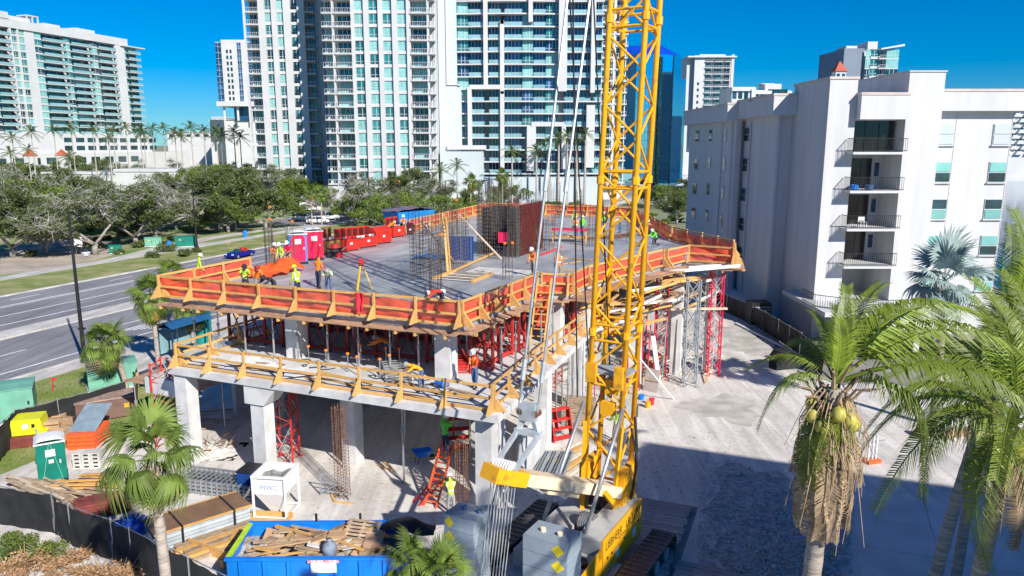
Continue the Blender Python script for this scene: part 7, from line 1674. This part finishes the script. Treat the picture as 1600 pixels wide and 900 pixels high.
# ---------------------------------------------------------------- street furniture
def cabinet(label,x,y,L,D,h,rz,mat,name='utility_cabinet'):
    p=P(x,y,.09); t=T(name,label,'utility box',p,rz); b=MB(); b.b(-L/2-.1,L/2+.1,-D/2-.1,D/2+.1,0,.12); b.o('plinth',m_pave,t)
    b=MB(); b.b(-L/2,L/2,-D/2,D/2,.12,h-.1); b.o('body',mat,t)
    b=MB(); b.ext([(-D/2-.05,h-.1),(D/2+.05,h-.1),(D/2+.05,h-.04),(0,h+.03),(-D/2-.05,h-.04)],'x',-L/2-.05,L/2+.05); b.o('lid',mat,t,fix=True)
    for k in range(2): b=MB(); b.b(-L/2+.1+k*L/2,-.05+k*L/2,-D/2-.02,-D/2-.002,.25,h-.25); d=b.o('door',mat,t); b=MB(); b.b(-.25+k*L/2-.05*k,-.15+k*L/2-.05*k,-D/2-.05,-D/2-.021,h*.5,h*.6); b.o('latch',m_blackm,d)
    b=MB(); b.b(-L/4-.12,-L/4+.12,-D/2-.024,-D/2-.021,h*.62,h*.75); b.o('warning_label',m_yellow,t); return t
cabinet('large green transformer box under the leaning fan palm',177,603,2.9,1.9,1.75,.55,m_trans,'transformer_box')
cabinet('pale green transformer box on the grass by the road',8,655,3.2,2.2,2.1,.5,m_trans,'transformer_box')
cabinet('dark green utility cabinet beside the far footpath',290,385,3.0,1.4,1.7,.4,m_green)
cabinet('small green utility cabinet among the oaks by the footpath',181,396,1.6,1.0,1.3,.4,m_green)
cabinet('pale utility cabinet at the edge of the oaks',240,385,2.4,1.2,1.5,.4,m_trans)
def bin_(label,x,y):
    t=T('litter_bin',label,'bin',P(x,y,.07)); b=MB(); b.lathe([(.3,0),(.36,.9),(.36,1.0),(.30,1.02)],n=14); b.o('barrel',m_blue,t); b=MB(); b.lathe([(.38,1.0),(.36,1.12),(.15,1.25)],n=14); b.o('lid',m_blue,t)
bin_('blue litter barrel beside the green utility cabinet',265,389); bin_('blue litter barrel beside the park drive',383,371)
# tall lamp posts
def lamp(label,base,H,arm=2.2,yaw=0.0,lantern=False):
    t=T('lamp_post',label,'street lamp',base,yaw); b=MB(); b.lathe([(.28,0),(.28,.35),(.17,.5),(.15,1.0),(.075,H)],n=10); b.o('pole',m_blackm,t)
    if arm: b=MB(); b.bar((-.1,0,H-.1),(arm,0,H+.05),.09,.09); a=b.o('arm',m_blackm,t); b=MB(); b.b(arm-.35,arm+.35,-.16,.16,H-.04,H+.1); b.o('lamp_head',m_blackm,a)
    if lantern:
        b=MB(); b.path([(0,0,H-2.6),(.5,0,H-2.3),(.95,0,H-2.45)],.05,6); a=b.o('bracket',m_blackm,t); b=MB(); b.lathe([(.05,.0),(.3,-.2),(.34,-.35),(.2,-.62),(.06,-.7)],(.95,0,H-2.5),n=12); b.o('globe',m_silver,a); b=MB(); b.lathe([(.36,-.3),(.32,-.18),(.06,.05)],(.95,0,H-2.5),n=12); b.o('cap',m_blackm,a)
lamp('tall black lamp post with a globe lantern by the near kerb',P(133,568),11.2,0,0,True)
lamp('tall black lamp post on the far verge before the palms',P(308,388),9.8,1.6,math.pi)
lamp('tall black lamp post before the tower near the car park',P(578,352),10.5,1.4,0)
lamp('black lamp post behind the lift core by the round tree',P(697,345),8.5,1.2,0)
lamp('black lamp post in front of the pool terrace',P(765,322),9,1.2,0); lamp('black lamp post by the road near the pool terrace',P(851,312),9,1.5,0); lamp('black lamp post beyond the crane boom by the road',P(1025,300),9,1.5,math.pi)
lamp('black lamp post by the road beside the apartment house',P(1045,295),9,1.5,math.pi)
t=T('park_notice','white park notice board on a post by the footpath','sign',P(124,398)); b=MB(); b.b(-.6,.6,-.04,.04,1.2,2.6); b.o('board',m_plast,t)
for x in (-.4,.4): b=MB(); b.bar((x,0,0),(x,0,1.2),.08); b.o('post',m_steel,t)
for x,y,lb in ((83,612,'pink survey stake in the grass by the road'),(357,386,'pale survey stake on the far verge')):
    t=T('survey_stake',lb,'stake',P(x,y,.08)); b=MB(); b.bar((0,0,0),(.03,0,1.0),.07,.03); b.o('stake',m_pink if x<100 else m_wood,t); b=MB(); b.grid(lambda s,v:(.03+.25*s,.02*math.sin(s*8),.8+.12*v),6,2); b.o('ribbon',m_pink if x<100 else m_wood,t)
# bus shelter and kiosk
p=P(290,552,.09); t=T('bus_shelter','dark blue roofed glass bus shelter by the road','bus shelter',p,-ANG+math.pi/2)
for x in (-1.8,1.8):
    for y in (-.7,.7): b=MB(); b.bar((x,y,0),(x,y,2.45),.1); b.o('post',M('shelter_dark_blue',(.015,.05,.12),.45),t)
b=MB(); b.grid(lambda s,v:(-2.1+4.2*s,-1.0+2.0*v,2.45+.35*math.sin(v*math.pi)),2,10); b.grid(lambda s,v:(-2.1+4.2*s,-1.0+2.0*v,2.44),1,1); b.o('roof',M('shelter_roof_blue',(.02,.10,.25),.4,var=.1,scale=2),t)
for q in ((-1.72,-.05,.68,.71),(.05,1.72,.68,.71)): b=MB(); b.b(*q,.3,2.2); b.o('glass_panel',m_gtrans,t)
b=MB(); b.b(-1.2,1.2,.2,.55,.42,.48); b.o('bench_seat',m_blackm,t)
for x in (-1,1): b=MB(); b.b(x-.04,x+.04,.3,.45,0,.419); b.o('bench_leg',m_blackm,t)
p=P(317,535,.09); t=T('round_kiosk','teal cylinder kiosk beside the bus shelter','kiosk',p); b=MB(); b.lathe([(.75,0),(.75,2.8)],n=20); b.o('drum',M('teal_kiosk',(.01,.22,.21),.5),t,smooth=False); b=MB(); b.lathe([(.8,2.8),(.8,2.9),(.6,3.15),(.1,3.25)],n=20); b.o('cap',M('teal_kiosk_cap',(.015,.26,.25),.5),t)
# orange barrier base, posts on the apron
p=P(1362,722,.11); t=T('barrier_base','orange rubber barrier base with three pale posts on the apron','barrier',p,.3); b=MB(); b.b(-.4,.4,-.25,.25,0,.16); b.o('base',m_orl,t)
for x in (-.25,0,.22): b=MB(); b.tube((x,0,.16),(x,0,1.4),.05,8); b.o('post',m_plast,t)
b=MB(); b.bar((-.8,.1,1.0),(.8,.1,1.05),.05); b.o('rail',m_greym,t)
t=T('apron_light','small white bell-shaped garden light on the shaded apron','garden light',P(1325,792,.13)); b=MB(); b.lathe([(.05,0),(.05,.5)],n=8); b.o('stem',m_plast,t); b=MB(); b.lathe([(.26,.5),(.2,.62),(.05,.75)],n=12); b.o('shade',m_plast,t)
t=T('stone_row','row of brown boulders at the edge of the sandy planting bed','boulders',P(1495,682,.1))
for k in range(7): b=MB(); b.lathe([(.05,0),(.35,.05),(.4,.25),(.25,.45),(.03,.5)],((k-3)*.65,rr(-.2,.2),0),n=7); b.o('boulder',M('brown_boulder',(.36,.26,.17),.9,var=.3,scale=3,bump=.6,rnd=.2),t)
p=P(1222,575,.1); t=T('covered_barbecue','black covered cart by the screen fence beside the near palm','cart',p,.3); b=MB(); b.ext([(-.8,0),(.8,0),(.85,.9),(.5,1.35),(-.5,1.35),(-.85,.9)],'y',-.45,.45); b.o('cover',m_screen,t,fix=True); b=MB(); b.b(-1.3,-.86,-.35,.35,.85,.95); b.o('side_shelf',m_steel,t)
plank('long white kerb pipe by the screen fence foot',P(1150,505,.2),P(1245,552,.2),.2,.12,m_plast,'pipe','pipe')
# ---------------------------------------------------------------- vehicles
def car(label,p,yaw,mat,kind='sedan',name='car',L=4.5,parts=True,group=None):
    t=T(name,label,{'van':'van','pickup':'pickup','suv':'car'}.get(kind,'car'),p,yaw,group); w=.9
    prof={'sedan':[(-2.2,.35),(-2.25,.75),(-1.9,.9),(-1.0,.95),(1.0,.92),(2.0,.8),(2.25,.6),(2.2,.32)],'suv':[(-2.25,.4),(-2.3,1.0),(-2.2,1.1),(1.0,1.08),(2.1,.98),(2.3,.7),(2.25,.38)],'van':[(-2.6,.45),(-2.6,1.2),(1.6,1.2),(2.4,1.1),(2.55,.7),(2.5,.4)],'pickup':[(-2.6,.5),(-2.65,1.05),(1.0,1.08),(2.35,1.02),(2.55,.7),(2.5,.45)],'convertible':[(-2.15,.32),(-2.2,.72),(-1.9,.86),(-1.2,.9),(.7,.86),(1.9,.74),(2.2,.55),(2.15,.3)]}[kind]
    b=MB(); n=len(prof)
    v=[(x,-w,z) for x,z in prof]+[(x,-w*.93,z+.02) if z>.7 else (x,-w,z) for x,z in prof]
    b.ext(prof,'y',-w,w); b.o('body',mat,t,fix=True)
    cab={'sedan':([(-1.7,.93),(-1.1,1.38),(.35,1.42),(1.05,.94)],),'suv':([(-2.15,1.09),(-1.95,1.68),(.25,1.7),(1.05,1.08)],),'van':([(-2.55,1.2),(-2.5,2.1),(1.0,2.15),(1.75,1.2)],),'pickup':([(-.6,1.07),(-.45,1.75),(.7,1.78),(1.35,1.07)],)}.get(kind)
    if cab:
        c=cab[0]; b=MB(); k=len(c); a=[(x,-w*(.97 if z<1.25 else .80),z) for x,z in c]; d=[(x,w*(.97 if z<1.25 else .80),z) for x,z in c]
        b.add(a+d,[tuple(range(k-1,-1,-1)),tuple(range(k,2*k))]+[(i,(i+1)%k,k+(i+1)%k,k+i) for i in range(k)]); b.o('greenhouse',m_gdark,t,fix=True)
        zt=max(z for x,z in c); xs=[x for x,z in c if z>zt-.1]; b=MB(); b.b(min(xs)-.03,max(xs)+.03,-w*.81,w*.81,zt-.03,zt+.03); b.o('roof',mat,t)
        for s in (-1,1):
            for x in (min(xs)+.05,(min(xs)+max(xs))/2,): b=MB(); b.bar((x,s*w*.815,zt),(x-.05,s*w*.975,c[0][1]),.09,.05); b.o('pillar',mat,t)
        if kind=='van': b=MB(); b.b(-2.5,.2,-.80,.80,1.3,2.12); b.o('load_body',mat,t)
        if kind=='pickup': b=MB(); b.b(-2.55,-.7,-.75,.75,1.06,1.075); b.o('load_bed',m_black,t)
    if kind=='convertible':
        b=MB(); b.b(-1.2,.35,-.72,.72,.86,.905); b.o('cockpit',m_black,t)
        for s in (-.38,.38):
            b=MB(); b.b(-.75,-.25,s-.25,s+.25,.9,1.0); b.b(-.9,-.72,s-.25,s+.25,.9,1.3); b.o('seat',m_redt,t)
        b=MB(); b.add([(.65,-.75,.87),(.65,.75,.87),(.2,.62,1.25),(.2,-.62,1.25),(.63,-.75,.87),(.63,.75,.87),(.17,.62,1.25),(.17,-.62,1.25)],[(0,1,2,3),(7,6,5,4),(3,2,6,7)]); b.o('windscreen',m_gdark,t)
    wx=1.38 if L<5 else 1.6
    for x in (-wx,wx):
        for s in (-1,1):
            b=MB(); b.tube((x,s*.72,.33),(x,s*.93,.33),.33,14); wl=b.o('wheel',m_black,t); b=MB(); b.tube((x,s*.931,.33),(x,s*.945,.33),.2,10); b.o('rim',m_steel,wl)
    fx=max(x for x,z in prof); 
    for s in (-1,1):
        b=MB(); b.b(fx-.12,fx+.01,s*.62-.16,s*.62+.16,.6,.74); b.o('headlight',m_plast,t); b=MB(); b.b(-fx-.02,-fx+.1,s*.66-.12,s*.66+.12,.68,.82); b.o('tail_light',m_redm,t)
    return t
ry=math.atan2(CA,SA)
car('dark blue open convertible driving past on the far lanes',P(375,402,.01),ry-math.pi-.0,M('metallic_dark_blue',(.004,.008,.30),.25,metal=.3,coat=.6),'convertible')
car('silver minivan under the palms in the car park',P(472,345,.05),.15,M('silver_paint',(.45,.50,.53),.35,metal=.4),'suv'); car('white pickup in the car park under the palms',P(512,344,.05),.3,m_plast,'pickup',L=5.2); car('white van at the back of the car park',P(484,330,.05),.5,m_plast,'van',L=5.2); car('white car in the car park beside the pickup',P(497,349,.05),.2,m_plast,'sedan')
car('dark car passing behind the red tool chests',P(592,347,.05),ry,M('dark_slate_paint',(.03,.04,.06),.3,coat=.4),'sedan')
for k,(lb,x,y,m,kd) in enumerate((('black car on the road beyond the boom',925,302,m_blackm,'sedan'),('dark car following on the road beyond the boom',922,312,m_gdark,'suv'),('navy car on the near lanes behind the boom',1018,302,M('navy_paint',(.03,.04,.10),.3,coat=.4),'sedan'),('dark grey car further down the near lanes',1022,292,M('grey_paint',(.12,.12,.13),.3,coat=.4),'suv'),('white car stopped far down the road',1042,285,m_plast,'sedan'),('silver car far down the road near the shops',1030,272,M('silver_paint',(.45,.50,.53)),'suv'),('small blue car far down the road by the pool wall',877,297,m_jean,'sedan'),('white van among far traffic',1050,266,m_plast,'van'),('dark car among far traffic',1012,268,m_blackm,'sedan'))):
    car(lb,P(x,y,.01),ry if k%2 else ry+math.pi,m,kd)
